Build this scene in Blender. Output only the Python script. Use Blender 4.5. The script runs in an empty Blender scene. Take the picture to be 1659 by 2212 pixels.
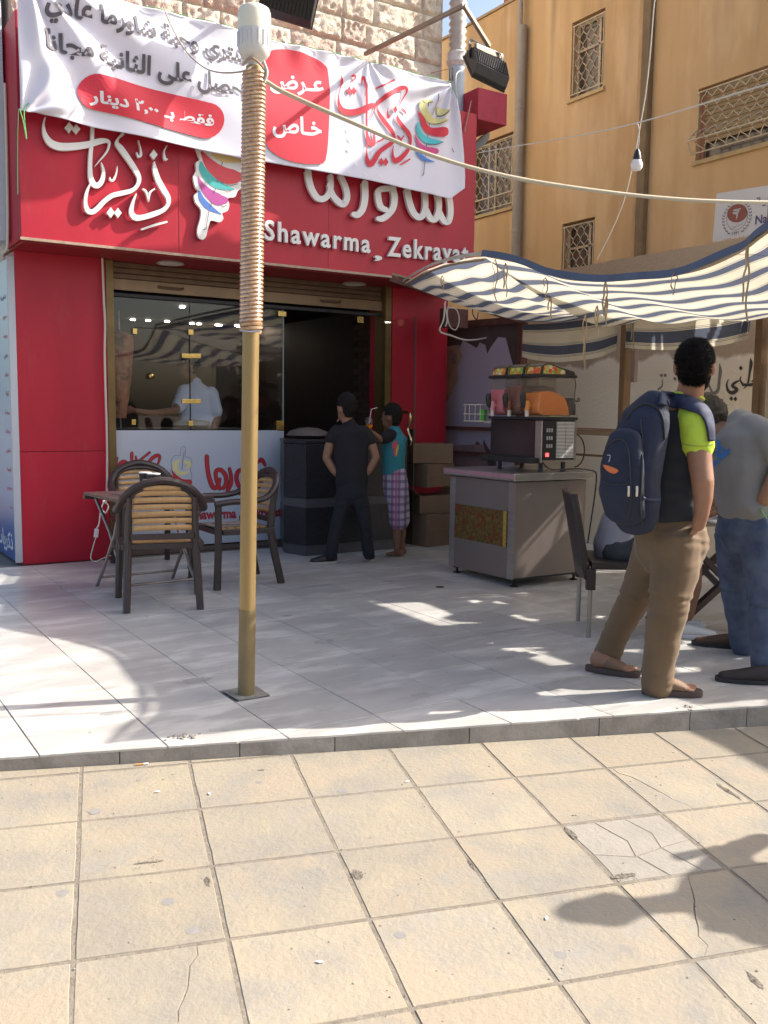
import bpy, bmesh, math, random
import numpy as np
from mathutils import Vector, Matrix, noise
random.seed(7)
R = math.radians
scn = bpy.context.scene
COL = scn.collection
# ------------------------------------------------------------------ camera
F_, CX, CY = 2015.0, 829.5, 1106.0        # focal length and centre, in units of a 1659 x 2212 picture
PHI, PIT, ROL, CH = R(32.4), R(6.06), 0.012, 1.36
fw = Vector((math.sin(PHI)*math.cos(PIT), math.cos(PHI)*math.cos(PIT), -math.sin(PIT)))
r0 = Vector((math.cos(PHI), -math.sin(PHI), 0)); u0 = r0.cross(fw)
rt = r0*math.cos(ROL)+u0*math.sin(ROL); upv = u0*math.cos(ROL)-r0*math.sin(ROL)
CAM = Vector((0, 0, CH))
cam = bpy.data.cameras.new('camera'); co = bpy.data.objects.new('camera', cam); COL.objects.link(co)
cam.sensor_fit = 'VERTICAL'; cam.sensor_height = 24; cam.lens = F_/2212*24
cam.clip_start = .05; cam.clip_end = 3000
mw = Matrix((rt, upv, -fw)).transposed().to_4x4(); mw.translation = CAM
co.matrix_world = mw; scn.camera = co
# ------------------------------------------------------------------ light
SUN = Vector((.9455, -.3256, .757)).normalized()
w = bpy.data.worlds.new('World'); scn.world = w; w.use_nodes = True
nt = w.node_tree; bg = nt.nodes['Background']
sky = nt.nodes.new('ShaderNodeTexSky'); sky.sky_type = 'NISHITA'; sky.sun_disc = False
sky.sun_elevation = math.asin(SUN.z); sky.sun_rotation = math.atan2(SUN.x, SUN.y)
sky.air_density = 1.0; sky.dust_density = 4.5; sky.ozone_density = 1.0
nt.links.new(sky.outputs[0], bg.inputs[0]); bg.inputs[1].default_value = .145
sl = bpy.data.lights.new('sun', 'SUN'); sl.energy = 4.9; sl.angle = R(.6); sl.color = (1, .94, .86)
so = bpy.data.objects.new('sun', sl); COL.objects.link(so)
so.rotation_euler = SUN.to_track_quat('Z', 'Y').to_euler(); so.location = (20, -8, 16)
scn.view_settings.view_transform = 'Standard'; scn.view_settings.look = 'None'
scn.view_settings.exposure = 0.97; scn.view_settings.gamma = 1
scn.view_settings.use_curve_mapping = False
# ------------------------------------------------------------------ helpers
def ray(x, y): return fw+rt*((x-CX)/F_)-upv*((y-CY)/F_)
def P(x, y, ax, v):
    d = ray(x, y); return CAM+d*((v-CAM[ax])/d[ax])
def PN(x, y, p0, n):
    d = ray(x, y); return CAM+d*((Vector(p0)-CAM).dot(n)/d.dot(n))
FH = Vector((math.sin(PHI), math.cos(PHI), 0)); RH = Vector((math.cos(PHI), -math.sin(PHI), 0)); ZZ = Vector((0, 0, 1))
def PD(x, y, D): return PN(x, y, FH*D, FH)

def thing(name, label, cat, loc=(0, 0, 0), rz=0, group=None):
    o = bpy.data.objects.new(name, None); COL.objects.link(o)
    o.empty_display_size = .1
    o.matrix_world = Matrix.Translation(Vector(loc)) @ Matrix.Rotation(rz, 4, 'Z')
    o['label'] = label; o['category'] = cat
    if group: o['group'] = group
    return o
def tag(o, label, cat, group=None):
    o['label'] = label; o['category'] = cat
    if group: o['group'] = group
    return o
def struct(o): o['kind'] = 'structure'; return o
def world_of(o):
    m = o.matrix_basis.copy()
    if o.parent: m = world_of(o.parent) @ o.matrix_parent_inverse @ m
    return m
def link(name, me, mat=None, parent=None, local=False, label=None):
    o = bpy.data.objects.new(name, me); COL.objects.link(o)
    if mat is not None:
        me.materials.clear()
        for m_ in (mat if isinstance(mat, (list, tuple)) else [mat]): me.materials.append(m_)
    if parent is not None:
        o.parent = parent
        if not local: o.matrix_parent_inverse = world_of(parent).inverted()
    if label: o['label'] = label
    return o
def copy_tree(o, parent=None):
    c = o.copy(); COL.objects.link(c)
    if parent is not None: c.parent = parent
    for ch in [q for q in bpy.data.objects if q.parent == o]: copy_tree(ch, c)
    return c

class MB:
    def __init__(s): s.v = []; s.f = []; s.mi = []; s.cur = 0
    def add(s, vs, fs):
        b = len(s.v); s.v += [tuple(v) for v in vs]
        for f in fs: s.f.append(tuple(b+i for i in f)); s.mi.append(s.cur)
        return s
    def box(s, x0, x1, y0, y1, z0, z1, M=None):
        vs = [Vector((x, y, z)) for z in (z0, z1) for y in (y0, y1) for x in (x0, x1)]
        if M is not None: vs = [M @ v for v in vs]
        return s.add(vs, [(0, 2, 3, 1), (4, 5, 7, 6), (0, 1, 5, 4), (2, 6, 7, 3), (0, 4, 6, 2), (1, 3, 7, 5)])
    def bar(s, a, b, w_, h_, up=ZZ):
        a = Vector(a); b = Vector(b); d = (b-a); L = d.length; d.normalize()
        sd = d.cross(up)
        if sd.length < 1e-4: sd = d.cross(Vector((1, 0, 0)))
        sd.normalize(); u = sd.cross(d)
        vs = [p+sd*(w_/2*i)+u*(h_/2*j) for p in (a, b) for i, j in ((-1, -1), (1, -1), (1, 1), (-1, 1))]
        return s.add(vs, [(3, 2, 1, 0), (4, 5, 6, 7), (0, 1, 5, 4), (1, 2, 6, 5), (2, 3, 7, 6), (3, 0, 4, 7)])
    def tube(s, pts, r, n=8, closed=False, flat=None):
        pts = [Vector(p) for p in pts]; N = len(pts)
        rs = r if isinstance(r, (list, tuple)) else [r]*N
        b = len(s.v); pu = None
        for i, p in enumerate(pts):
            if closed: t = pts[(i+1) % N]-pts[i-1]
            else: t = pts[min(i+1, N-1)]-pts[max(i-1, 0)]
            t.normalize()
            if pu is None:
                pu = t.cross(ZZ if abs(t.z) < .9 else Vector((1, 0, 0))).normalized()
            pu = (pu-t*pu.dot(t))
            if pu.length < 1e-6: pu = t.orthogonal()
            pu.normalize(); q = t.cross(pu)
            for k in range(n):
                a = 2*math.pi*k/n
                s.v.append(tuple(p+pu*(rs[i]*math.cos(a))+q*(rs[i]*math.sin(a)*(flat or 1))))
        M_ = N if closed else N-1
        for i in range(M_):
            for k in range(n):
                a0 = b+i*n; a1 = b+((i+1) % N)*n
                s.f.append((a0+k, a0+(k+1) % n, a1+(k+1) % n, a1+k)); s.mi.append(s.cur)
        if not closed:
            s.f.append(tuple(b+k for k in range(n))[::-1]); s.mi.append(s.cur)
            s.f.append(tuple(b+(N-1)*n+k for k in range(n))); s.mi.append(s.cur)
        return s
    def lathe(s, prof, c=(0, 0, 0), n=20, M=None, caps=True):
        c = Vector(c); b = len(s.v)
        for (r, z) in prof:
            for k in range(n):
                a = 2*math.pi*k/n; v = Vector((r*math.cos(a), r*math.sin(a), z))
                if M is not None: v = M @ v
                s.v.append(tuple(c+v))
        for i in range(len(prof)-1):
            for k in range(n):
                s.f.append((b+i*n+k, b+i*n+(k+1) % n, b+(i+1)*n+(k+1) % n, b+(i+1)*n+k)); s.mi.append(s.cur)
        if caps:
            s.f.append(tuple(b+k for k in range(n))[::-1]); s.mi.append(s.cur)
            s.f.append(tuple(b+(len(prof)-1)*n+k for k in range(n))); s.mi.append(s.cur)
        return s
    def grid(s, fn, nu, nv, thick=None):
        b = len(s.v)
        for j in range(nv+1):
            for i in range(nu+1): s.v.append(tuple(fn(i/nu, j/nv)))
        for j in range(nv):
            for i in range(nu):
                a = b+j*(nu+1)+i; s.f.append((a, a+1, a+nu+2, a+nu+1)); s.mi.append(s.cur)
        return s
    def prism(s, poly, off):
        n = len(poly); off = Vector(off); poly = [Vector(p) for p in poly]
        s.add(poly+[p+off for p in poly], [tuple(range(n))[::-1], tuple(range(n, 2*n))]+[(i, (i+1) % n, n+(i+1) % n, n+i) for i in range(n)])
        return s
    def mesh(s, name, smooth=False, bevel=0, autos=None):
        me = bpy.data.meshes.new(name); me.from_pydata(s.v, [], s.f)
        if any(s.mi): me.polygons.foreach_set('material_index', s.mi)
        bm = bmesh.new(); bm.from_mesh(me)
        if not getattr(s, 'keep', False): bmesh.ops.recalc_face_normals(bm, faces=bm.faces)
        if bevel:
            es = [e for e in bm.edges if len(e.link_faces) == 2 and e.calc_face_angle(0) > .5]
            bmesh.ops.bevel(bm, geom=es, offset=bevel, segments=2, affect='EDGES', profile=.6, clamp_overlap=True)
        if smooth:
            for f in bm.faces: f.smooth = True
            for e in bm.edges:
                if len(e.link_faces) == 2 and e.calc_face_angle(0) > (autos or .7): e.smooth = False
        bm.to_mesh(me); bm.free(); return me
    def build(s, name, mat, parent=None, smooth=False, bevel=0, local=False, label=None, autos=None):
        return link(name, s.mesh(name, smooth, bevel, autos), mat, parent, local, label)

def crom(pts, k=6, closed=False):
    """Catmull-Rom through points of any dimension"""
    out = []; n = len(pts); A = [np.array(p, float) for p in pts]
    rng = range(n if closed else n-1)
    for i in rng:
        p0 = A[(i-1) % n] if closed or i > 0 else A[0]*2-A[1]
        p1, p2 = A[i], A[(i+1) % n]
        p3 = A[(i+2) % n] if closed or i+2 < n else A[-1]*2-A[-2]
        for j in range(k):
            t = j/k
            out.append(.5*((2*p1)+(p2-p0)*t+(2*p0-5*p1+4*p2-p3)*t*t+(3*p1-p0-3*p2+p3)*t**3))
    if not closed: out.append(A[-1])
    return out
# ------------------------------------------------------------------ materials
def mat(name, c, rough=.6, metal=0, nz=None, bump=None, spec=.5, c2=None, c3=None, rnd=0, emit=None, alpha=None,
        trans=0, stretch=(1, 1, 1), coat=0, sheen=0, dirt=None, coord='Object', sss=0):
    m = bpy.data.materials.new(name); m.use_nodes = True; N = m.node_tree.nodes; L = m.node_tree.links
    b = N['Principled BSDF']; b.inputs['Roughness'].default_value = rough; b.inputs['Metallic'].default_value = metal
    b.inputs['Specular IOR Level'].default_value = spec; b.inputs['Coat Weight'].default_value = coat
    b.inputs['Sheen Weight'].default_value = sheen
    if sss: b.inputs['Subsurface Weight'].default_value = sss; b.inputs['Subsurface Scale'].default_value = .02
    b.inputs['Transmission Weight'].default_value = trans
    rgb = N.new('ShaderNodeRGB'); rgb.outputs[0].default_value = (*c, 1); out = rgb.outputs[0]
    tc = N.new('ShaderNodeTexCoord'); mp = N.new('ShaderNodeMapping'); mp.inputs['Scale'].default_value = stretch
    L.new(tc.outputs[coord], mp.inputs[0])
    def noi(scale, det=6, rg=.6):
        t = N.new('ShaderNodeTexNoise'); t.inputs['Scale'].default_value = scale; t.inputs['Detail'].default_value = det
        t.inputs['Roughness'].default_value = rg; L.new(mp.outputs[0], t.inputs['Vector']); return t.outputs['Fac']
    def ramp(f, a, b_):
        r = N.new('ShaderNodeMapRange'); r.inputs[1].default_value = a; r.inputs[2].default_value = b_; r.clamp = True
        L.new(f, r.inputs[0]); return r.outputs[0]
    def mix(f, a, cc, amt=None):
        x = N.new('ShaderNodeMix'); x.data_type = 'RGBA'; L.new(f, x.inputs['Factor']); L.new(a, x.inputs[6])
        x.inputs[7].default_value = (*cc, 1); return x.outputs[2]
    if nz:
        sc, am = nz
        d = tuple(min(1, max(0, q*(1-am))) for q in c) if c2 is None else c2
        out = mix(ramp(noi(sc), .35, .65), out, d)
        if c3: out = mix(ramp(noi(sc*.37+1.3, 4), .5, .62), out, c3)
    if dirt:
        sc, lo, hi, dc = dirt; out = mix(ramp(noi(sc, 8, .7), lo, hi), out, dc)
    if rnd:
        oi = N.new('ShaderNodeObjectInfo'); hs = N.new('ShaderNodeHueSaturation')
        mr = N.new('ShaderNodeMapRange'); mr.inputs[3].default_value = 1-rnd; mr.inputs[4].default_value = 1+rnd
        L.new(oi.outputs['Random'], mr.inputs[0]); L.new(mr.outputs[0], hs.inputs['Value']); L.new(out, hs.inputs['Color']); out = hs.outputs[0]
    L.new(out, b.inputs['Base Color'])
    if bump:
        sc, st = bump; bp = N.new('ShaderNodeBump'); bp.inputs['Strength'].default_value = st; bp.inputs['Distance'].default_value = .02
        L.new(noi(sc, 8, .65), bp.inputs['Height']); L.new(bp.outputs[0], b.inputs['Normal'])
    if emit: b.inputs['Emission Color'].default_value = (*emit[0], 1); b.inputs['Emission Strength'].default_value = emit[1]
    m['out'] = 1
    return m
def emitmat(name, c, s):
    return mat(name, c, emit=(c, s))
def glassmat(name, tint=(1, 1, 1), refl=.06, dark=0.0):
    """thin clear pane: transparent plus mirror reflection by Fresnel"""
    m = bpy.data.materials.new(name); m.use_nodes = True; N = m.node_tree.nodes; L = m.node_tree.links; N.clear()
    o = N.new('ShaderNodeOutputMaterial'); t = N.new('ShaderNodeBsdfTransparent'); t.inputs[0].default_value = (*tint, 1)
    g = N.new('ShaderNodeBsdfGlossy'); g.inputs['Roughness'].default_value = .02
    f = N.new('ShaderNodeLayerWeight'); f.inputs[0].default_value = .5
    pw_ = N.new('ShaderNodeMath'); pw_.operation = 'POWER'; pw_.inputs[1].default_value = 4.5; L.new(f.outputs['Facing'], pw_.inputs[0])
    a = N.new('ShaderNodeMath'); a.operation = 'MULTIPLY_ADD'; a.inputs[1].default_value = .9; a.inputs[2].default_value = refl; L.new(pw_.outputs[0], a.inputs[0])
    x = N.new('ShaderNodeMixShader'); L.new(a.outputs[0], x.inputs[0]); L.new(t.outputs[0], x.inputs[1]); L.new(g.outputs[0], x.inputs[2])
    L.new(x.outputs[0], o.inputs[0]); return m
# ------------------------------------------------------------------ organic shapes
def ring_loft(v, f, secs, side, n=16, cap=True):
    side = Vector(side).normalized(); secs = [(Vector(c), a, b) for c, a, b in secs]
    S = []
    if cap:
        c, a, b = secs[0]; d = (secs[1][0]-c).normalized(); rr = min(a, b)
        for q in (1.0, .85, .5): S.append((c-d*rr*math.sin(q*math.pi/2)*.9, a*max(.05, math.cos(q*math.pi/2)), b*max(.05, math.cos(q*math.pi/2))))
    S += secs
    if cap:
        c, a, b = secs[-1]; d = (c-secs[-2][0]).normalized(); rr = min(a, b)
        for q in (.5, .85, 1.0): S.append((c+d*rr*math.sin(q*math.pi/2)*.9, a*max(.05, math.cos(q*math.pi/2)), b*max(.05, math.cos(q*math.pi/2))))
    b0 = len(v); N = len(S)
    for i, (c, a, b) in enumerate(S):
        t = S[min(i+1, N-1)][0]-S[max(i-1, 0)][0]; t.normalize()
        s_ = side-t*side.dot(t)
        if s_.length < 1e-3: s_ = t.orthogonal()
        s_.normalize(); q = t.cross(s_)
        for k in range(n):
            an = 2*math.pi*k/n; v.append(c+s_*(a*math.cos(an))+q*(b*math.sin(an)))
    for i in range(N-1):
        for k in range(n): f.append((b0+i*n+k, b0+i*n+(k+1) % n, b0+(i+1)*n+(k+1) % n, b0+(i+1)*n+k))
    f.append(tuple(b0+k for k in range(n))[::-1]); f.append(tuple(b0+(N-1)*n+k for k in range(n)))
def ellip(c, rx, ry, rz, axis=None):
    """ellipsoid as a loft; axis = long direction (rz)"""
    c = Vector(c); d = Vector(axis or (0, 0, 1)).normalized(); secs = []
    for i in range(9):
        a = -math.pi/2+math.pi*i/8; q = max(.03, math.cos(a)); secs.append((c+d*rz*math.sin(a), rx*q, ry*q))
    return secs
def blob(name, lofts, m, parent=None, voxel=.012, smooth=4, disp=None, label=None, cutz=None):
    """one continuous surface from overlapping lofts"""
    v, f = [], []
    for L_ in lofts:
        secs, side = L_[0], L_[1]; cap = L_[2] if len(L_) > 2 else True
        ring_loft(v, f, secs, side, cap=cap)
    me = bpy.data.meshes.new(name+'_src'); me.from_pydata([tuple(p) for p in v], [], f)
    bm = bmesh.new(); bm.from_mesh(me); bmesh.ops.recalc_face_normals(bm, faces=bm.faces); bm.to_mesh(me); bm.free()
    o = bpy.data.objects.new(name+'_src', me); COL.objects.link(o)
    r = o.modifiers.new('r', 'REMESH'); r.mode = 'VOXEL'; r.voxel_size = voxel
    s_ = o.modifiers.new('s', 'SMOOTH'); s_.factor = .5; s_.iterations = smooth
    dg = bpy.context.evaluated_depsgraph_get(); dg.update()
    me2 = bpy.data.meshes.new_from_object(o.evaluated_get(dg)); me2.name = name
    bpy.data.objects.remove(o); bpy.data.meshes.remove(me)
    if disp:
        nr = [x.normal.copy() for x in me2.vertices]
        for x, n_ in zip(me2.vertices, nr): x.co += n_*disp(x.co)
    me2.polygons.foreach_set('use_smooth', [True]*len(me2.polygons)); me2.update()
    return link(name, me2, m, parent, label=label)
def fold(amp, sx, sy, sz, seed=0):
    def d(p):
        q = Vector((p.x*sx+seed, p.y*sy, p.z*sz)); n1 = noise.noise(q); n2 = noise.noise(q*2.3+Vector((5, 1, 2)))
        return amp*(1-abs(n1)*3.2)*.6+amp*.4*n2
    return d
# ------------------------------------------------------------------ writing
AR = {}
for ch, st, k in [('ا', 0xFE8D, 2), ('أ', 0xFE83, 2), ('ب', 0xFE8F, 4), ('ة', 0xFE93, 2), ('ت', 0xFE95, 4), ('ث', 0xFE99, 4), ('ج', 0xFE9D, 4), ('ح', 0xFEA1, 4), ('خ', 0xFEA5, 4),
                  ('د', 0xFEA9, 2), ('ذ', 0xFEAB, 2), ('ر', 0xFEAD, 2), ('ز', 0xFEAF, 2), ('س', 0xFEB1, 4), ('ش', 0xFEB5, 4), ('ص', 0xFEB9, 4), ('ض', 0xFEBD, 4), ('ط', 0xFEC1, 4),
                  ('ع', 0xFEC9, 4), ('ف', 0xFED1, 4), ('ق', 0xFED5, 4), ('ك', 0xFED9, 4), ('ل', 0xFEDD, 4), ('م', 0xFEE1, 4), ('ن', 0xFEE5, 4), ('ه', 0xFEE9, 4), ('و', 0xFEED, 2),
                  ('ى', 0xFEEF, 2), ('ي', 0xFEF1, 4)]: AR[ch] = (st, k)
def shape_ar(s):
    out = []; n = len(s)
    for i, c in enumerate(s):
        if c not in AR: out.append(c); continue
        st, k = AR[c]
        pv = i > 0 and (s[i-1] == 'ـ' or (s[i-1] in AR and AR[s[i-1]][1] == 4))
        nx = k == 4 and i+1 < n and (s[i+1] in AR or s[i+1] == 'ـ')
        out.append(chr(st+(3 if pv and nx else 1 if pv else 2 if nx else 0)))
    # runs of digits keep their order when the line is turned round
    res = []; i = 0; r_ = out[::-1]
    while i < len(r_):
        j = i
        while j < len(r_) and r_[j] in '0123456789٠١٢٣٤٥٦٧٨٩,.': j += 1
        if j > i: res += r_[i:j][::-1]; i = j
        else: res.append(r_[i]); i += 1
    return ''.join(res)
def text2d(body, bold=0, depth=0, space=1):
    c = bpy.data.curves.new('t', 'FONT'); c.body = body; c.space_character = space; c.resolution_u = 3; c.offset = bold
    if depth: c.extrude = depth/2
    o = bpy.data.objects.new('t', c); COL.objects.link(o); dg = bpy.context.evaluated_depsgraph_get(); dg.update()
    me = bpy.data.meshes.new_from_object(o.evaluated_get(dg)); bpy.data.objects.remove(o); bpy.data.curves.remove(c)
    v = [x.co.copy() for x in me.vertices]; f = [tuple(p.vertices) for p in me.polygons]; bpy.data.meshes.remove(me)
    x0 = min(p.x for p in v); x1 = max(p.x for p in v)
    return [Vector((p.x-x0, p.y, p.z)) for p in v], f, x1-x0
def text_mesh(name, body, fn, A, B, hpx, m, parent, bold=0, depth=0, nrm=Vector((0, -1, 0)), cap=.72, sub=None, warp=None, ar=False, label=None, space=1):
    """writing whose baseline runs from picture point A to B on the surface fn(x,y)->world point, capitals hpx high"""
    v, f, W = text2d(shape_ar(body) if ar else body, bold, 1 if depth else 0, space)
    a = fn(*A); b = fn(*B); t = fn(A[0], A[1]-hpx); up = Vector((0, 0, (t-a).z))
    ex = (b-a)/W; ey = up/cap
    vs = [a+ex*p.x+ey*p.y+nrm*((p.z+.5)*depth if depth else 0) for p in v]
    mb = MB(); mb.add(vs, f); me = mb.mesh(name) if depth else None
    if not depth:
        mb.keep = True; me = mb.mesh(name)
    if sub: subdiv(me, sub)
    if warp:
        for x in me.vertices: x.co = warp(x.co)
    return link(name, me, m, parent, label=label)
def subdiv(me, L):
    bm = bmesh.new(); bm.from_mesh(me)
    for _ in range(5):
        es = [e for e in bm.edges if e.calc_length() > L]
        if not es: break
        bmesh.ops.subdivide_edges(bm, edges=es, cuts=1); bmesh.ops.triangulate(bm, faces=[f for f in bm.faces if len(f.verts) > 3])
    bm.to_mesh(me); bm.free()
def stroke(mb, pts, tf, fn, lift=Vector((0, 0, 0)), depth=0, nrm=Vector((0, -1, 0)), k=5, closed=False):
    """pen stroke: pts (x, y, width) in the picture frame tf=(ox, oy, s), laid on surface fn"""
    ox, oy, s = tf; q = crom([(ox+p[0]*s, oy+p[1]*s, max(.3, p[2]*s)) for p in pts], k)
    n = len(q); L = []; Rr = []
    for i, c in enumerate(q):
        t = q[min(i+1, n-1)][:2]-q[max(i-1, 0)][:2]; l_ = max(1e-6, math.hypot(*t)); t = t/l_; nn = np.array((-t[1], t[0]))*abs(c[2])/2
        L.append(fn(*(c[:2]+nn))+lift); Rr.append(fn(*(c[:2]-nn))+lift)
    # round ends
    def capp(c, t, r):
        return [fn(c[0]+t[0]*r*math.cos(a)-t[1]*r*math.sin(a), c[1]+t[1]*r*math.cos(a)+t[0]*r*math.sin(a))+lift for a in (-.9, -.3, .3, .9)]
    t1 = q[-1][:2]-q[-2][:2]; t1 = t1/max(1e-6, math.hypot(*t1)); t0 = q[0][:2]-q[1][:2]; t0 = t0/max(1e-6, math.hypot(*t0))
    poly_end = capp(q[-1], t1, q[-1][2]/2*.98); poly_st = capp(q[0], t0, q[0][2]/2*.98)
    b = []
    for i in range(n): b += [L[i], Rr[i]]
    fs = [(2*i, 2*i+1, 2*i+3, 2*i+2) for i in range(n-1)]
    m0 = len(b); b += poly_end; fs.append((2*n-2, 2*n-1, m0, m0+1, m0+2, m0+3))
    m1 = len(b); b += poly_st; fs.append((1, 0, m1, m1+1, m1+2, m1+3))
    if not depth: mb.add(b, fs); return
    nb = len(b); front = [p+nrm*depth for p in b]
    rim = [2*i for i in range(n)]+[m0+3, m0+2, m0+1, m0]+[2*i+1 for i in range(n-1, -1, -1)]+[m1, m1+1, m1+2, m1+3]
    fs2 = [tuple(i+nb for i in f_) for f_ in fs]
    fs2 += [(rim[i], rim[(i+1) % len(rim)], rim[(i+1) % len(rim)]+nb, rim[i]+nb) for i in range(len(rim))]
    mb.add(b+front, fs2)
def split_loose(o):
    """one object for every separate letter or stroke"""
    me = o.data; par = list(range(len(me.vertices)))
    def fnd(a):
        while par[a] != a: par[a] = par[par[a]]; a = par[a]
        return a
    for e in me.edges:
        a, b = fnd(e.vertices[0]), fnd(e.vertices[1])
        if a != b: par[a] = b
    gr = {}
    for p in me.polygons: gr.setdefault(fnd(p.vertices[0]), []).append(tuple(p.vertices))
    for fs in gr.values():
        ids = sorted({i for f in fs for i in f}); mp_ = {v: k for k, v in enumerate(ids)}
        m2_ = bpy.data.meshes.new(o.name); m2_.from_pydata([tuple(me.vertices[i].co) for i in ids], [], [tuple(mp_[i] for i in f) for f in fs])
        q = bpy.data.objects.new('letter', m2_); COL.objects.link(q); m2_.materials.append(me.materials[0]); q.parent = o.parent; q.matrix_parent_inverse = o.matrix_parent_inverse.copy()
    bpy.data.objects.remove(o)
def diamond(x, y, w_, h_): return [(x, y-h_/2, .5), (x, y-h_*.25, w_*.5), (x, y, w_), (x, y+h_*.25, w_*.5), (x, y+h_/2, .5)]
# ------------------------------------------------------------------ shared materials
m_red = mat('red_cladding', (.46, .014, .034), .42, nz=(1.6, .22), spec=.35, dirt=(5, .55, .9, (.36, .05, .055)), stretch=(1, 1, .35), bump=(1.1, .05))
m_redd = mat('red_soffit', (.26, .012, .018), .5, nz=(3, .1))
m_frame = mat('bronze_frame', (.20, .13, .05), .42, .55, nz=(7, .2))
m_gold = mat('brass', (.75, .55, .2), .22, 1, nz=(12, .25))
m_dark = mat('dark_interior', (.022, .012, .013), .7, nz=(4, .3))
m_white = mat('white_board', (.50, .53, .61), .45, nz=(3, .04))
m_letter = mat('letter_face', (.74, .73, .71), .45, nz=(3, .05))
m_black = mat('black_plastic', (.02, .02, .022), .45, nz=(9, .3))
m_blackm = mat('black_metal', (.035, .033, .034), .5, .3, nz=(9, .3))
m_steel = mat('brushed_steel', (.30, .25, .225), .36, .68, nz=(1.5, .10), bump=(70, .05), dirt=(2.2, .5, .8, (.28, .265, .255)))
m_wire = mat('cable_white', (.62, .58, .5), .6)
m_glass = glassmat('pane_glass', (.96, .97, .97), .042)
# ------------------------------------------------------------------ ground, pavement, terrace
PAVD1 = Vector((math.sin(R(15.5)), math.cos(R(15.5)), 0)); PAVD2 = Vector((math.cos(R(15.5)), -math.sin(R(15.5)), 0))
PV1 = PAVD1+ZZ*.06; PV2 = PAVD2-ZZ*.01; PAV0 = Vector((2.122, 3.324, -.072))
def pav(a, b, dz=0):
    """pavement point; a runs along the kerb, b towards the shop"""
    q = PAVD2*a+PAVD1*b; d = q-Vector((PAV0.x, PAV0.y, 0)); A0 = d.dot(PAVD2); B0 = d.dot(PAVD1)
    return Vector((q.x, q.y, PAV0.z-.01*A0+.06*B0+dz))
m_soil = mat('dry_earth', (.23, .18, .12), .95, nz=(.6, .3))
g = MB(); g.box(-400, 400, -400, 400, -1.3, -1.2); struct(g.build('ground', m_soil))
m_joint = mat('mortar', (.235, .20, .155), .95, nz=(30, .3), bump=(60, .5))
m_slab = mat('buff_paving', (.315, .266, .188), .88, nz=(2.9, 0), c2=(.222, .204, .172), c3=(.30, .248, .18), bump=(45, .32), dirt=(4.2, .53, .70, (.255, .235, .20)), rnd=.07)
m_slab2 = mat('grey_paving', (.285, .258, .215), .86, nz=(3.4, .15), bump=(45, .3), rnd=.05)
pb = MB(); PA0, PA1, PB0, PB1 = -3.2, 7.2, -2.2, 4.6
# edge of the terrace
E0 = Vector((-2.2, 4.76, 0)); ED = Vector((.945, -.326, 0)).normalized(); EN = Vector((-ED.y, ED.x, 0))
if EN.y < 0: EN = -EN
E0 = Vector((.631, 3.777, 0))-ED*4
def edge(s): return E0+ED*s
base = [pav(PA0, PB0, -.0018), pav(PA1, PB0, -.0018), pav(PA1, PB1, -.0018), pav(PA0, PB1, -.0018)]
pb.prism(base, (0, 0, -.5)); pave = struct(pb.build('pavement', m_joint))
def clip(poly, p0, n):
    out = []; N = len(poly)
    for i in range(N):
        a, b = poly[i], poly[(i+1) % N]; da = (a-p0).dot(n); db = (b-p0).dot(n)
        if da >= 0: out.append(a)
        if (da >= 0) != (db >= 0): out.append(a+(b-a)*(da/(da-db)))
    return out
def piece(poly, th, jag=0, seed=0, ch=.0018):
    """a paving piece: worn rim, chamfered edge"""
    n = len(poly); pts = []
    for i in range(n):
        a, b = poly[i], poly[(i+1) % n]; L_ = (b-a).length; k = max(1, int(L_/.07)) if jag else 1
        for j in range(k):
            p = a+(b-a)*(j/k)
            if jag and j: p = p+Vector((noise.noise(p*19+Vector((seed, 0, 0))), noise.noise(p*21+Vector((0, seed, 3))), 0))*jag
            pts.append(p)
    c = sum(pts, Vector())/len(pts); mb = MB(); m_ = len(pts)
    top = [c+(p-c)*(1-ch/max(.05, (p-c).length))+ZZ*0 for p in pts]
    rim = [p-ZZ*ch for p in pts]; bot = [p-ZZ*th for p in pts]
    mb.add(top+rim+bot, [tuple(range(m_))]+[(i, (i+1) % m_, m_+(i+1) % m_, m_+i) for i in range(m_)]+[(m_+i, m_+(i+1) % m_, 2*m_+(i+1) % m_, 2*m_+i) for i in range(m_)])
    return mb
PA, PBp = .419, .399
A0_, B0_ = 1.1575, 2.532
cut0 = E0-EN*.004
random.seed(3)
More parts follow.
